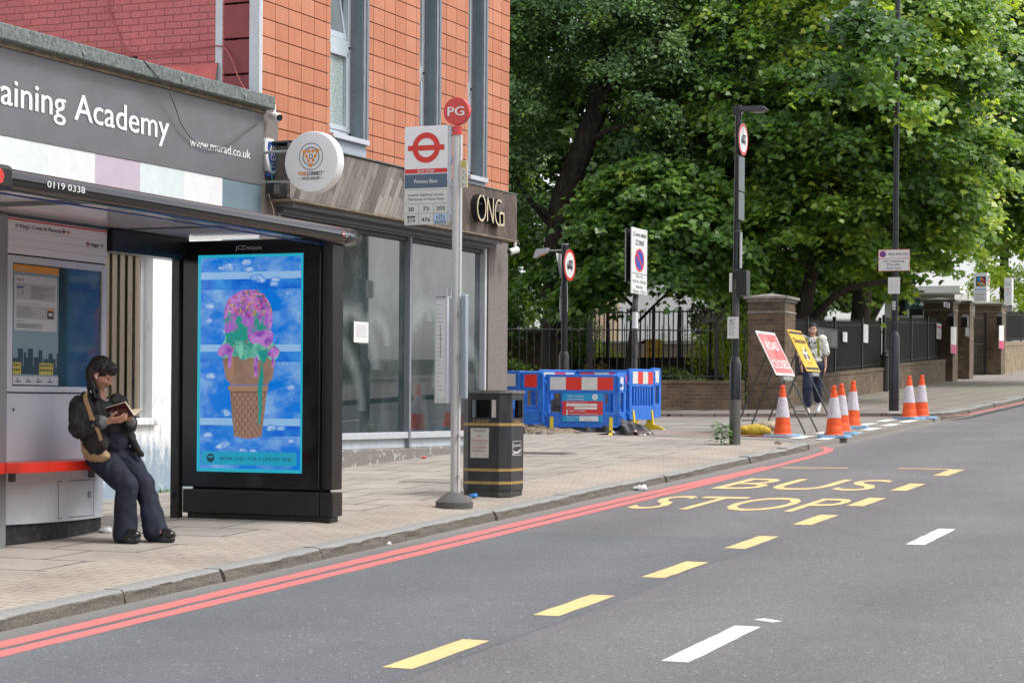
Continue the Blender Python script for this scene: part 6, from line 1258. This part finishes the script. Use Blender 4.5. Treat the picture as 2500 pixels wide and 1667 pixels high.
# knees bent forward a touch, seat of the trousers on the ledge
jn+=[ell((-9.03,13.28,1.24),(.10,.13,.07),R32)]
organic('jeans',jn,M_JEAN,.006,4,parent=wo_,fold=.009,ff=8)
for a,tip,hl in ((aR,V((.13,-.055,0)),V((-.05,.02,0))),(aL,V((.15,-.035,0)),V((-.03,.01,0)))):
    g0_=V((a.x,a.y,gz)); p0=g0_+hl; p1=g0_+tip; s_=organic('shoe',[(p0+V((0,0,.065)),p1+V((-.03,.01,.062)),.047,.05),(p1+V((-.05,.015,.052)),p1+V((0.01,0,.056)),.05,.042),(g0_+V((0,0,.07)),a+V((0,0,.0)),.045,.045)],M_SHOE,.006,3,parent=wo_)
    organic('sole',[(p0+V((0,0,.03)),p1+V((-.02,.006,.03)),.034,.034),(p0+V((.0,.022,.024)),p1+V((-.02,.026,.024)),.026,.026),(p0+V((.0,-.022,.024)),p1+V((-.02,-.022,.024)),.026,.026),(p1+V((-.02,0,.026)),p1+V((.02,-.003,.028)),.036,.032)],M_SOLE,.006,2,parent=s_)
b=MB(); q=V((aL.x+.085,aL.y-.06,gz+.105)); b.tube([q+V((-.02,-.02,-.01)),q+V((0,0,.004)),q+V((.015,.03,0))],.006,mat('gold_buckle',(.7,.5,.25),.25,metal=.8),6); b.build('buckle',wo_)
b=MB(); e_=hP(-.0,-.083,-.012); b.tube([e_+V((.004,0,.010)),e_+V((.008,0,-.020))],[.008,.005],M_WHITE,8); b.build('earphone',wo_)
b=MB(); b.tube([(-8.96,13.15,1.735),(-8.925,13.17,1.70),(-8.92,13.2,1.71)],.0025,mat('silver_chain',(.6,.6,.6),.3,metal=.8),5); b.build('necklace',wo_)
bag=thing('shoulder_bag','tan canvas shoulder bag resting on the red seat behind the reading woman','bag',(0,0,0))
organic('bag_body',[ell((-9.0,13.15,1.29),(.105,.05,.055)),ell((-9.07,13.14,1.35),(.045,.04,.09)),ell((-8.94,13.13,1.28),(.075,.045,.042))],M_TAN,.008,4,parent=bag,fold=.009,ff=14)
def ribbon(pts,w,wd,m):
    b=MB(); P=[V(p) for p in pts]; wd=V(wd)
    for i in range(len(P)-1): b.face([P[i]-wd*w,P[i+1]-wd*w,P[i+1]+wd*w,P[i]+wd*w],m); b.face([P[i]+wd*w+V((0,.004,0)),P[i+1]+wd*w+V((0,.004,0)),P[i+1]-wd*w+V((0,.004,0)),P[i]-wd*w+V((0,.004,0))],m)
    return b
b=ribbon([(-9.04,13.08,1.765),(-9.01,13.02,1.745),(-8.985,12.995,1.70),(-8.955,12.985,1.65),(-8.925,12.975,1.595),(-8.915,12.975,1.565)],.017,(1,0,.3),M_TAN2); b.build('strap',bag,smooth=False)
b=ribbon([(-8.885,12.99,1.50),(-8.865,13.0,1.45),(-8.855,13.01,1.40)],.014,(1,0,.2),M_TAN2); b.build('strap',bag,smooth=False)
b=MB(); b.box(-8.93,12.965,1.555,-8.895,12.98,1.575,M_TAN2); b.build('buckle',bag)
bk=thing('book','open paperback with a dark maroon cover held in both hands of the seated woman','book',(0,0,0))
TLb,TRb,BRb,BLb=V((-8.905,13.135,1.643)),V((-8.73,13.145,1.692)),V((-8.695,13.215,1.588)),V((-8.885,13.205,1.57))
OL,OR=V((-8.85,13.30,1.625)),V((-8.672,13.305,1.636))
M_COV=mat('book_cover',(.035,.008,.012),.3,c2=(.09,.02,.025),vs=20,thr=(.45,.6)); M_PAG=mat('book_pages',(.62,.55,.42),.8)
def slab(a,c,d,e,n,t,m,b): 
    n=V(n).normalized()*t; A=[a,c,d,e]; B=[p+n for p in A]; b.face(A[::-1],m); b.face(B,m)
    for i in range(4): b.face([A[i],A[(i+1)%4],B[(i+1)%4],B[i]],m)
b=MB(); n1=(BRb-BLb).cross(TLb-BLb); slab(BLb,BRb,TRb,TLb,n1,.004,M_COV,b); n2=(BRb-BLb).cross(OL-BLb); slab(BLb,BRb,OR,OL,n2,-.004,M_COV,b); b.build('cover',bk,smooth=False)
b=MB(); i_=.004; slab(BLb,BRb,TRb*.98+BRb*.02,TLb*.98+BLb*.02,n1,-.012,M_PAG,b); slab(BLb,BRb,OR*.98+BRb*.02,OL*.98+BLb*.02,n2,.010,M_PAG,b); b.build('pages',bk,smooth=False)
b=MB(); nn=n1.normalized()*.0055; f=lambda u,v:BLb+(BRb-BLb)*u+(TLb-BLb)*v+nn
b.face([f(.06,.2),f(.17,.2),f(.17,.65),f(.06,.65)],mat('barcode_white',(.5,.48,.5),.5)); b.face([f(.42,.1),f(.88,.1),f(.88,.85),f(.42,.85)],mat('cover_panel',(.13,.05,.045),.4,var=.3,vs=40)); b.face([f(.26,.1),f(.30,.1),f(.30,.9),f(.26,.9)],mat('cover_stripe',(.16,.01,.05),.4)); b.build('cover_print',bk,smooth=False)
# walking woman behind the signs
x,y,z=gr(1862*K+4,1012,.12); S2=.98
wk=thing('person','woman walking past the brick wall in a patterned black and white shirt and navy trousers','person',(x,y,z),R(-82))
M_PAT=mat('patterned_shirt',(.06,.06,.065),.85,c2=(.66,.65,.6),vs=11,thr=(.38,.48),stretch=(1,1,.6)); M_NAVT=mat('navy_trousers',(.015,.022,.05),.85,var=.2,vs=9); M_YST=mat('lime_strap',(.42,.45,.08),.7)
Mw=Matrix.Translation((.03,0,1.585))@Matrix.Rotation(R(12),4,'Y')@Matrix.Rotation(R(8),4,'Z')
sR,sL=V((0,-.175,1.40)),V((0,.175,1.40)); erR,erL=V((-.02,-.235,1.14)),V((-.04,.225,1.13)); wrR,wrL=V((.10,-.20,.93)),V((-.02,.235,.90))
bd_=headparts(Mw,1.)+[(V((0,0,1.40)),Mw@V((-.015,0,-.05)),.05,.046),ell((0,0,1.30),(.10,.155,.14)),ell((0,0,1.10),(.09,.13,.13)),ell((0,0,.95),(.10,.15,.10)),(sR,erR,.045,.036),(sL,erL,.045,.036),(erR,wrR,.035,.025),(erL,wrL,.035,.025),
 (V((0,-.085,.92)),V((.10,-.08,.50)),.07,.05),(V((0,.085,.92)),V((-.06,.085,.50)),.07,.05),(V((.10,-.08,.50)),V((.10,-.08,.10)),.045,.035),(V((-.06,.085,.50)),V((-.30,.085,.20)),.045,.035),(V((.10,-.08,.08)),V((.23,-.08,.045)),.036,.028),(V((-.30,.085,.18)),V((-.20,.085,.07)),.034,.028)]
bd_+=hand(wrR,(.25,.05,-1),(.3,.9,0),(.9,.1,-.2),1.,.5)+hand(wrL,(.1,0,-1),(.2,-.9,0),(.9,.1,-.2),1.,.5)
organic('body',bd_,M_SKIN2,.006,3,parent=wk); facebits(wk,Mw)
r3=Mw.to_3x3(); hq=lambda x,y,z:Mw@V((x,y,z))
organic('hair',[ell(hq(-.022,0,.05),(.098,.08,.09),r3),ell(hq(-.05,0,.0),(.06,.078,.07),r3),(hq(-.08,0,.02),hq(-.11,0,-.04),.035,.02),ell(hq(.03,.0,.095),(.05,.06,.03),r3)],M_HAIR,.008,2,parent=wk,fold=.003,ff=30)
organic('shirt',[ell((0,0,1.32),(.135,.20,.13)),ell((0,0,1.14),(.135,.185,.16)),ell((0,0,1.02),(.125,.175,.08)),(sR,erR.lerp(sR,.12),.085,.085),(sL,erL.lerp(sL,.12),.085,.085)],M_PAT,.009,4,parent=wk,fold=.012,ff=11)
organic('trousers',[ell((0,0,.94),(.115,.165,.09)),(V((0,-.085,.92)),V((.10,-.08,.50)),.115,.095),(V((0,.085,.92)),V((-.06,.085,.50)),.112,.09),(V((.10,-.08,.50)),V((.10,-.08,.20)),.09,.075),(V((-.06,.085,.50)),V((-.22,.085,.30)),.088,.075)],M_NAVT,.009,4,parent=wk,fold=.01,ff=8)
organic('shoe',[(V((.06,-.08,.05)),V((.24,-.08,.04)),.045,.035),(V((.09,-.08,.06)),V((.10,-.08,.11)),.042,.04)],M_WHITE,.008,3,parent=wk); organic('shoe',[(V((-.32,.085,.17)),V((-.18,.085,.06)),.045,.034),(V((-.30,.085,.16)),V((-.28,.085,.22)),.042,.04)],M_WHITE,.008,3,parent=wk)
b=ribbon([(.135,-.10,1.43),(.155,-.115,1.32),(.15,-.12,1.18),(.12,-.13,1.10)],.022,(0,1,0),M_YST); b.build('backpack_strap',wk,smooth=False)
b=ribbon([(.135,.10,1.43),(.155,.115,1.32),(.15,.12,1.18),(.12,.13,1.10)],.022,(0,1,0),M_YST); b.build('backpack_strap',wk,smooth=False)
# ---------------- trees and plants ----------------
def leaf_mat(name,stops,trans=.35,rough=.45):
    m=bpy.data.materials.new(name); m.use_nodes=True; n,l=m.node_tree.nodes,m.node_tree.links; p=n['Principled BSDF']
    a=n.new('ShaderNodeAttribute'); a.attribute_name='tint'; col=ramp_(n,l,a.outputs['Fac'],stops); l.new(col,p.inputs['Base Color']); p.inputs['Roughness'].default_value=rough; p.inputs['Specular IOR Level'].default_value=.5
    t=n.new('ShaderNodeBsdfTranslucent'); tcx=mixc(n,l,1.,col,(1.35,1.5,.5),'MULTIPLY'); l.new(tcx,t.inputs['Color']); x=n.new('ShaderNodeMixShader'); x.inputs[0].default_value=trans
    l.new(p.outputs[0],x.inputs[1]); l.new(t.outputs[0],x.inputs[2]); l.new(x.outputs[0],n['Material Output'].inputs[0]); return m
MAPLE=np.array([(0,0),(.16,.12),(.50,.02),(.40,.22),(.56,.36),(.34,.42),(.36,.62),(.20,.60),(0,1.0),(-.20,.60),(-.36,.62),(-.34,.42),(-.56,.36),(-.40,.22),(-.50,.02),(-.16,.12)])
POPL=np.array([(0,0),(.28,.14),(.36,.38),(.18,.72),(0,1.0),(-.18,.72),(-.36,.38),(-.28,.14)])
OVAL=np.array([(0,0),(.22,.3),(.2,.65),(0,1),(-.2,.65),(-.22,.3)])
def foliage(name,pos,nrm,size,tmpl,m,parent=None,tint=None,droop=.35):
    N=len(pos); k=len(tmpl); nrm=nrm/np.maximum(1e-6,np.linalg.norm(nrm,axis=1,keepdims=True))
    a=rng.normal(size=(N,3)); a[:,2]-=droop*1.5; u=a-nrm*(a*nrm).sum(1,keepdims=True); u/=np.maximum(1e-6,np.linalg.norm(u,axis=1,keepdims=True)); w=np.cross(nrm,u)
    sz=size*rng.uniform(.65,1.2,size=(N,1,1)); T=tmpl[None,:,:]*sz
    P=pos[:,None,:]+w[:,None,:]*T[:,:,0:1]+u[:,None,:]*T[:,:,1:2]-nrm[:,None,:]*(np.abs(T[:,:,0:1])*.35+T[:,:,1:2]**2/size*.25)
    me=bpy.data.meshes.new(name); me.vertices.add(N*k); me.vertices.foreach_set('co',P.reshape(-1).astype(np.float32)); me.loops.add(N*k); me.loops.foreach_set('vertex_index',np.arange(N*k,dtype=np.int32))
    me.polygons.add(N); me.polygons.foreach_set('loop_start',np.arange(0,N*k,k,dtype=np.int32)); me.polygons.foreach_set('loop_total',np.full(N,k,dtype=np.int32)); me.materials.append(m); me.update(calc_edges=True)
    at=me.attributes.new('tint','FLOAT','FACE'); at.data.foreach_set('value',(tint if tint is not None else rng.uniform(0,1,N)).astype(np.float32))
    o=bpy.data.objects.new(name,me); COL.objects.link(o)
    if parent: o.parent=parent
    return o
def boughs(cents,per,rad,thick,out_c,tb=None):   # flattened sprays of leaves round bough centres
    P=[];Nn=[];T=[]
    oc=np.array(out_c)
    for c in cents:
        c=np.array(c); n=int(per*rng.uniform(.6,1.3)); d=c-oc; d[2]*=.3; d/=max(1e-6,np.linalg.norm(d)); up=np.array([0,0,1.])+d*rng.uniform(.1,.8); up/=np.linalg.norm(up)
        s=np.cross(up,d); s/=max(1e-6,np.linalg.norm(s)); f=np.cross(s,up); r=rad*rng.uniform(.6,1.25)
        q=rng.normal(size=(n,3))*[.45,.45,1]; rr=np.sqrt(q[:,0]**2+q[:,1]**2)
        p=c+s*q[:,0:1]*r+f*q[:,1:2]*r*1.25+up*(q[:,2:3]*thick*.5-(rr[:,None]**2)*r*.30)
        nn=up+rng.normal(size=(n,3))*.42+d*.25; P.append(p);Nn.append(nn); b=rng.normal(.5,.16)+(tb(c) if tb else 0); T.append(np.clip(b+rng.normal(size=n)*.14,0,1))
    return np.concatenate(P),np.concatenate(Nn),np.concatenate(T)
M_BARK=mat('dark_bark',(.018,.014,.011),.95,c2=(.06,.047,.036),vs=9,stretch=(1,1,.3),bump=1.,bs=22)
def limb(b,pts,rads,n=10):
    P=[Vector(p) for p in pts]; Q=[];Rr=[]
    for i in range(len(P)-1):
        p0,p1,p2,p3=P[max(i-1,0)],P[i],P[i+1],P[min(i+2,len(P)-1)]
        for j in range(5):
            t=j/5; q=.5*((2*p1)+(p2-p0)*t+(2*p0-5*p1+4*p2-p3)*t*t+(3*p1-p0-3*p2+p3)*t**3); r=rads[i]*(1-t)+rads[i+1]*t; q+=Vector((noise.noise(q*2.1),noise.noise(q*2.1+Vector((5,5,5))),0))*r*.25; Q.append(q); Rr.append(r*(1+.12*noise.noise(q*5)))
    Q.append(P[-1]); Rr.append(rads[-1]); b.tube(Q,Rr,M_BARK,n)
def inell(c,r,n,low=None,shell=.0):
    out=[]
    while len(out)<n:
        q=rng.uniform(-1,1,3); d=np.linalg.norm(q)
        if d>1 or d<shell: continue
        p=np.array(c)+q*np.array(r)
        if low and p[2]<low(p): continue
        out.append(p)
    return out
# leaf greens: dark blue-green to yellow-green
LM1=leaf_mat('maple_leaf',[(0,(.052,.118,.030)),(.45,(.115,.22,.048)),(.75,(.22,.35,.065)),(1,(.52,.60,.09))],.42,.36); LM2=leaf_mat('poplar_leaf',[(0,(.06,.13,.05)),(.5,(.125,.22,.085)),(1,(.24,.35,.13))],.4); LM3=leaf_mat('sunny_leaf',[(0,(.16,.26,.03)),(.5,(.34,.44,.05)),(1,(.55,.60,.10))],.5); LM4=leaf_mat('hedge_leaf',[(0,(.035,.085,.012)),(1,(.13,.24,.03))]); LM5=leaf_mat('shade_leaf',[(0,(.05,.10,.02)),(1,(.14,.22,.035))],.45)  # sunny and shade leaves: lit and shaded tones put into the leaf colour
def lowf(p): return 4.15+.5*math.sin(p[0]*1.3)+.35*math.sin(p[1]*1.1+1)
def pxof(p):   # bearing of a point from the viewpoint, to keep branches inside the street's own clearances
    w=-S_*p[0]+C_*p[1]; return 1250+FPX*(C_*p[0]+S_*p[1])/w, 983-FPX*(p[2]-H)/w
TRK=[(1335,800),(1320,640),(1335,520),(1355,430),(1420,330),(1480,215)]
def ontrunk(p):   # boughs keep clear of the leaning poplar trunk
    if p[1]>44.6: return False
    x,y=pxof(p)
    for (x0,y0),(x1,y1) in zip(TRK,TRK[1:]):
        if y1-30<=y<=y0 and abs(x-(x0+(x1-x0)*(y0-y)/(y0-y1)))<78 and 205<y<620: return True
    return False
# 1 big maple at the corner (dark limbs spreading from behind the pier)
t=thing('maple_tree','large maple with broad dark green leaves filling the corner behind the brick pier','tree',(0,0,0))
b=MB(); base=atY(1818*K,760*K,44)
limb(b,[(base[0]-.1,44,1.6),(base[0]+.15,44.0,3.2),(-11.3,44.1,4.8),(-11.0,44.3,7),(-10.8,44.6,10)],[.28,.2,.15,.1,.05])
for a in ([(base[0]+.05,44,2.9),(-12.4,43.6,4.2),(-13.6,43.4,5.6),(-14.6,43.6,7.6)],[(-11.3,44.1,4.6),(-10.3,43.9,5.2),(-9.3,43.8,5.7),(-8.4,43.8,6.4)],[(-11.2,44.1,5.4),(-12.3,44.5,6.8),(-12.7,44.7,8.8)],[(-11.05,44.2,6.4),(-10.1,44,7.6),(-9.2,43.6,9.2)],[(-11.3,44,3.6),(-10.5,43.6,4.2),(-9.4,43.4,4.4)]): limb(b,a,[.10,.075,.05,.025][:len(a)],8)
for i in range(46):
    c=rng.uniform([-15,42.6,5],[-8.2,45.5,10]); d=rng.normal(size=3)*[.7,.4,.5]; limb(b,[c,c+d*.6,c+d*1.3],[.022,.016,.008],5)
b.build('trunk',t)
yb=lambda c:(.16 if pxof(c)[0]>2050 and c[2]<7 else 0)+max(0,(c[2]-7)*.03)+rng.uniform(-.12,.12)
cs=[]
for p in inell((-11.6,44.2,8.3),(4.9,2.6,4.7),520,shell=.0):
    x,y=pxof(p)
    if y>640+55*math.sin(x*.012)+ (70 if 1300<x<1640 else 0)+(60 if 1960<x<2060 else 0) or p[2]<3.6: continue
    if 1740<x<1950 and y>590: continue
    cs.append(p)
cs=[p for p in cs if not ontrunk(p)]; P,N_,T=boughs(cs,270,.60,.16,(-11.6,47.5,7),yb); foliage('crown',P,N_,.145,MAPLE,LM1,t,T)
# 2 leaning poplar-like tree at left
t=thing('poplar_tree','tree with a dark leaning trunk and small grey-green leaves next to the terracotta building','tree',(0,0,0))
b=MB(); limb(b,[(-17.1,43,1.4),(-17.05,43,3.2),(-17.0,43,5.2),(-16.85,43,6.4),(-16.35,43,7.5),(-16.0,43.1,8.8),(-15.8,43.3,11)],[.34,.30,.29,.28,.27,.22,.14],12)
for a in ([(-17.0,43,5.6),(-17.7,42.6,6.6),(-18.4,42.4,8)],[(-16.1,43,8.2),(-15.2,42.5,9.3),(-14.4,42.3,10.4)],[(-16.9,42.9,5.8),(-17.25,42.7,6.1),(-17.5,42.7,6.3)],[(-16.3,43,7.6),(-15.6,42.6,7.8),(-15.0,42.4,7.9)]): limb(b,a,[.09,.06,.03],8)
b.build('trunk',t)
cs=[]
for p in inell((-16.6,42.6,9.4),(4.0,1.9,3.9),420):
    x,y=pxof(p)
    if 1330<x<1480 and 170<y<500 and p[1]<43.2 and rng.random()<.93: continue
    if y>560+60*math.sin(x*.02): continue
    cs.append(p)
cs=[p for p in cs if not ontrunk(p)]; P,N_,T=boughs(cs,230,.50,.22,(-16.4,44.5,9)); foliage('crown',P,N_,.11,POPL,LM2,t,T)
# 3 low maple boughs in front of trunk 2
t=thing('young_maple','young maple with low dark boughs hanging over the railings behind the parking sign','tree',(0,0,0))
b=MB(); limb(b,[(-15.0,42.2,1.6),(-14.9,42.2,3),(-14.7,42.1,4.6),(-14.4,42,6.2)],[.09,.075,.055,.03]); limb(b,[(-14.85,42.2,3.4),(-13.8,41.8,4.2),(-12.9,41.5,4.5)],[.04,.03,.015],6); limb(b,[(-14.8,42.2,3.8),(-15.8,41.9,4.8),(-16.8,41.8,5.2)],[.04,.03,.015],6); b.build('trunk',t)
cs=[p for p in inell((-14.6,41.6,5.2),(3.1,1.2,1.9),150) if pxof(p)[1]<(735 if pxof(p)[0]<1500 else 690) and not (1290<pxof(p)[0]<1395 and pxof(p)[1]>560 and rng.random()<.5)]
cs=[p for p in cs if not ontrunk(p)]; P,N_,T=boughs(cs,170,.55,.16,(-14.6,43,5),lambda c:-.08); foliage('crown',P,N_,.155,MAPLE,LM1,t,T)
# 4 right street-side maple overhanging the pavement
t=thing('maple_tree','maple leaning over the pavement above the dense railings, sunlight painted into its right-hand leaves','tree',(0,0,0))
b=MB(); x5=atY(2102,760,52.)[0]; limb(b,[(x5,52,2),(x5,52,3.6),(x5+.1,52,5.4),(-11.4,52,7.4),(-10.8,52,10)],[.32,.27,.24,.18,.1],12)
for a in ([(-12.2,52,4.6),(-10.9,51.6,5.6),(-9.4,51.3,6.4),(-8,51,7.6)],[(-12.0,52,5.6),(-12.9,51.4,7),(-13.4,51,8.6)],[(-11.4,52,7.4),(-9.8,52,8.6),(-8.2,52,9.2)]): limb(b,a,[.14,.09,.06,.03][:len(a)],8)
b.build('trunk',t)
cs=[p for p in inell((-8.6,38.6,8.2),(1.0,.5,1.5),9) if p[2]>7.0]
for p in inell((-9.9,51.0,9.6),(5.4,3.2,5.8),470):
    x,y=pxof(p)
    if y>635+40*math.sin(x*.02) or x<1850: continue
    if x>2230 and y>560+40*math.sin(x*.03): continue
    if x>2330+rng.uniform(-60,110)-.1*(y-300): continue
    cs.append(p)
cs=[p for p in cs if not ontrunk(p)]; P,N_,T=boughs(cs,270,.70,.2,(-10.6,55,8),lambda c:min(.55,max(-.10,(pxof(c)[0]-2080)/360.))-(.42 if c[1]<42 else 0)+rng.uniform(-.1,.1)); foliage('crown',P,N_,.15,MAPLE,LM1,t,T)  # crown tint rises to the right: sunlight painted into the leaf colour
# 5 bright trees to the right, further up the street
for i,(c,r,n,lab) in enumerate((((-7.6,60,11.5),(3.6,2.5,7.0),230,'bright yellow-green tree rising at the right edge beyond the street-side maple'),((-12.5,84,9),(3.2,2.5,5.2),130,'light green feathery tree behind the white sign column at the right edge'))):
    t=thing('tree',lab,'tree',(0,0,0)); b=MB(); limb(b,[(-14.5,c[1]+4,zg(c[1])),(-14,c[1]+3,5.2),(c[0]-1,c[1],9),(c[0],c[1],13)],[.3,.25,.16,.06]); b.build('trunk',t)
    cs=[p for p in inell(c,r,n) if pxof(p)[1]<(545 if i==0 else 790) and p[2]>4.6]
    cs=[p for p in cs if not ontrunk(p)]; P,N_,T=boughs(cs,170,.8 if i==0 else .5,.3,c); foliage('crown',P,N_,.24 if i==0 else .2,MAPLE if i==0 else OVAL,LM3,t,T)
# 6 background belt: dense trees closing the view
for i,(c,r,n,m_,lab) in enumerate((((-24,54,9),(5.5,2.4,7.5),260,LM5,'dark tree at the far left of the garden behind the leaning trunk'),((-17,55,10.5),(4.6,2.2,6.5),250,LM5,'dark green tree filling the gap behind the young maple'),((-10.5,58,11),(5.2,2.2,7.0),240,LM1,'dark tree in the back row behind the corner maple'),((-20,44.5,6.2),(1.9,1.3,3.6),120,LM1,'bushy tree against the right end of the terracotta building'))):
    t=thing('tree',lab,'tree',(0,0,0)); b=MB(); xx_=c[0]-(4.5 if c[0]>-12 else 0); limb(b,[(xx_,c[1]+.6,zg(c[1])),(xx_+.2,c[1]+.6,4.5),(c[0]-.2,c[1]+.5,8),(c[0]+.2,c[1]+.4,12)] if i<3 else [(c[0],c[1],1.5),(c[0],c[1],6)],[.28,.22,.15,.06] if i<3 else [.12,.05]); b.build('trunk',t)
    cs=[p for p in inell(c,r,n) if not (p[2]<5.0+.7*math.sin(p[0]*1.7) and i<3) and not (pxof(p)[0]>2180 and pxof(p)[1]>560)]
    cs=[p for p in cs if not ontrunk(p)]; P,N_,T=boughs(cs,190 if i<3 else 260,.95 if i<3 else .5,.5,(c[0],c[1]+3,c[2])); foliage('crown',P,N_,.22 if i<3 else .12,MAPLE if i<3 else POPL,m_,t,T)
# 7 ivy and shrubs
def shrub(name,label,cat,c,r,n,size,m,tm=OVAL,stuff=False,nrmup=.6,stems=True):
    q=rng.normal(size=(n,3)); q/=np.linalg.norm(q,axis=1,keepdims=True); rad=rng.uniform(.55,1,size=(n,1))**.5; bump_=1+.22*np.sin(q[:,0:1]*9+q[:,2:3]*7)
    P=np.array(c)+q*rad*np.array(r)*bump_; Nn=q+np.array([0,0,nrmup])+rng.normal(size=(n,3))*.45
    t=thing(name,label,cat,(0,0,0)); foliage('leaves',P,Nn,size,tm,m,t)
    if stems:
        b=MB()
        for i in range(5): b.tube([(c[0]+(i-2)*.1,c[1],c[2]-r[2]*.95),(c[0]+(i-2)*.3*r[0],c[1],c[2]+r[2]*.3)],.015,M_BARK,5)
        b.build('stem',t)
shrub('shrub','dark bushy shrub rising above the dense railings behind the walking woman','shrub',(-14.2,50,4.4),(1.7,.8,1.3),5200,.16,LM1,MAPLE)
shrub('shrub','leafy mass filling the gap above the dense railings beside the big pier','shrub',atY(1955,690,57),(1.9,.9,1.0),6500,.15,LM1,MAPLE)
shrub('shrub','leafy mass behind the tall lamp column above the railings','shrub',atY(2105,670,60),(1.3,.9,.9),4500,.15,LM1,MAPLE)
shrub('shrub','dark ivy mass in the gap beside the terracotta building','shrub',(-20.3,46.5,3.6),(1.3,.7,1.6),6500,.12,LM5,POPL)
shrub('hedge','bright green low hedge behind the left railings','hedge',(-17.2,40.3,1.95),(1.9,.8,.62),9000,.075,LM4)
shrub('hedge','darker green hedge behind the middle of the railings','hedge',(-13.9,41.2,1.9),(2.1,.7,.52),8000,.085,LM5)
shrub('shrub','rusty green shrub in the middle of the garden bed','shrub',(-15.35,41.4,2.15),(.5,.4,.42),1300,.09,leaf_mat('rusty_leaf',[(0,(.06,.08,.02)),(1,(.25,.12,.05))]))
shrub('shrub','lime green leafy shrub seen left of the yellow bin','shrub',atY(1345*K,815*K,49.5),(.9,.4,.45),1800,.1,LM3)
shrub('shrub','ivy-like bush climbing behind the 7.5t lamp post','shrub',atY(1330*K,765*K,46),(.5,.3,.75),1800,.09,LM4)
shrub('shrub','yellow-green shrub left of the lamp with the 16.5t sign','shrub',atY(1650*K,800*K,46.5),(.75,.4,.62),2600,.08,LM3)
shrub('shrub','sunlit green shrub with purple flowers beside the big brick pier','shrub',atY(1695*K,790*K,45.5),(.55,.4,.85),2600,.08,LM3)
LMP=leaf_mat('purple_flower',[(0,(.28,.16,.40)),(1,(.52,.38,.62))],.4)
c=atY(1675*K,752*K,45.3); q=rng.normal(size=(420,3))*[.42,.2,.16]+np.array(c); tag(foliage('flower_heads',q,rng.normal(size=(420,3)),.06,OVAL,LMP),'loose purple flower heads above the sunlit shrub','flowers')['kind']='stuff'
b=MB(); c=Vector(atY(1632*K,739*K,45)); 
for i in range(16):
    a=R(-5+i*13); tip=c+Vector((math.cos(a)*.52,random.uniform(-.15,.1),math.sin(a)*.42)); o=Vector((-math.sin(a),0,math.cos(a)))*.012; b.face([c-o,tip-o*.2,tip+o*.2,c+o],mat('pale_spike',(.45,.5,.42),.5))
b.tube([tuple(c),(c.x,c.y,1.6)],.03,M_BARK,6); tag(b.build('spiky_plant'),'pale spiky palm-like plant left of the lamp with the 16.5t sign','plant')
b=MB()
for (x0,y0,n_) in ((-11.18,17.6,26),(-11.2,17.2,10),(-12.35,70.3,14),(-11.3,71.4,14)):
    for i in range(n_):
        x=x0+random.uniform(0,.08); y=y0+random.uniform(-.2,.25); z=zg(y)+.12; h=random.uniform(.02,.06); a=random.uniform(0,6.28); b.face([(x,y,z),(x+.012,y+.006,z),(x+.03*math.cos(a),y+.03*math.sin(a),z+h)],mat('weed_leaf',(0,0,0)))
o=b.build('weeds',smooth=False); o['kind']='stuff'; tag(o,'tiny green weeds along the foot of the walls','weeds')
b=MB()
for i in range(170):
    x=random.uniform(-11,-7.8); y=random.uniform(9,36); 
    if i%3==0: x=random.uniform(-7.2,-2)
    z=zg(y)+(.123 if x<-7.5 else .006); a=random.uniform(0,6.28); s=random.uniform(.006,.018); c,sn=math.cos(a)*s,math.sin(a)*s; b.face([(x-c,y-sn,z),(x+sn*.5,y-c*.5,z+.003),(x+c,y+sn,z+.002),(x-sn*.5,y+c*.5,z+.003)],random.choice([mat('leaf_litter',(.35,.22,.08),.8),mat('paper_crumb',(.6,.58,.55),.8),mat('dark_crumb',(.05,.04,.03),.9)]))
o=b.build('ground_litter',smooth=False); o['kind']='stuff'; tag(o,'scattered crumbs of leaf and paper on pavement and road','litter')
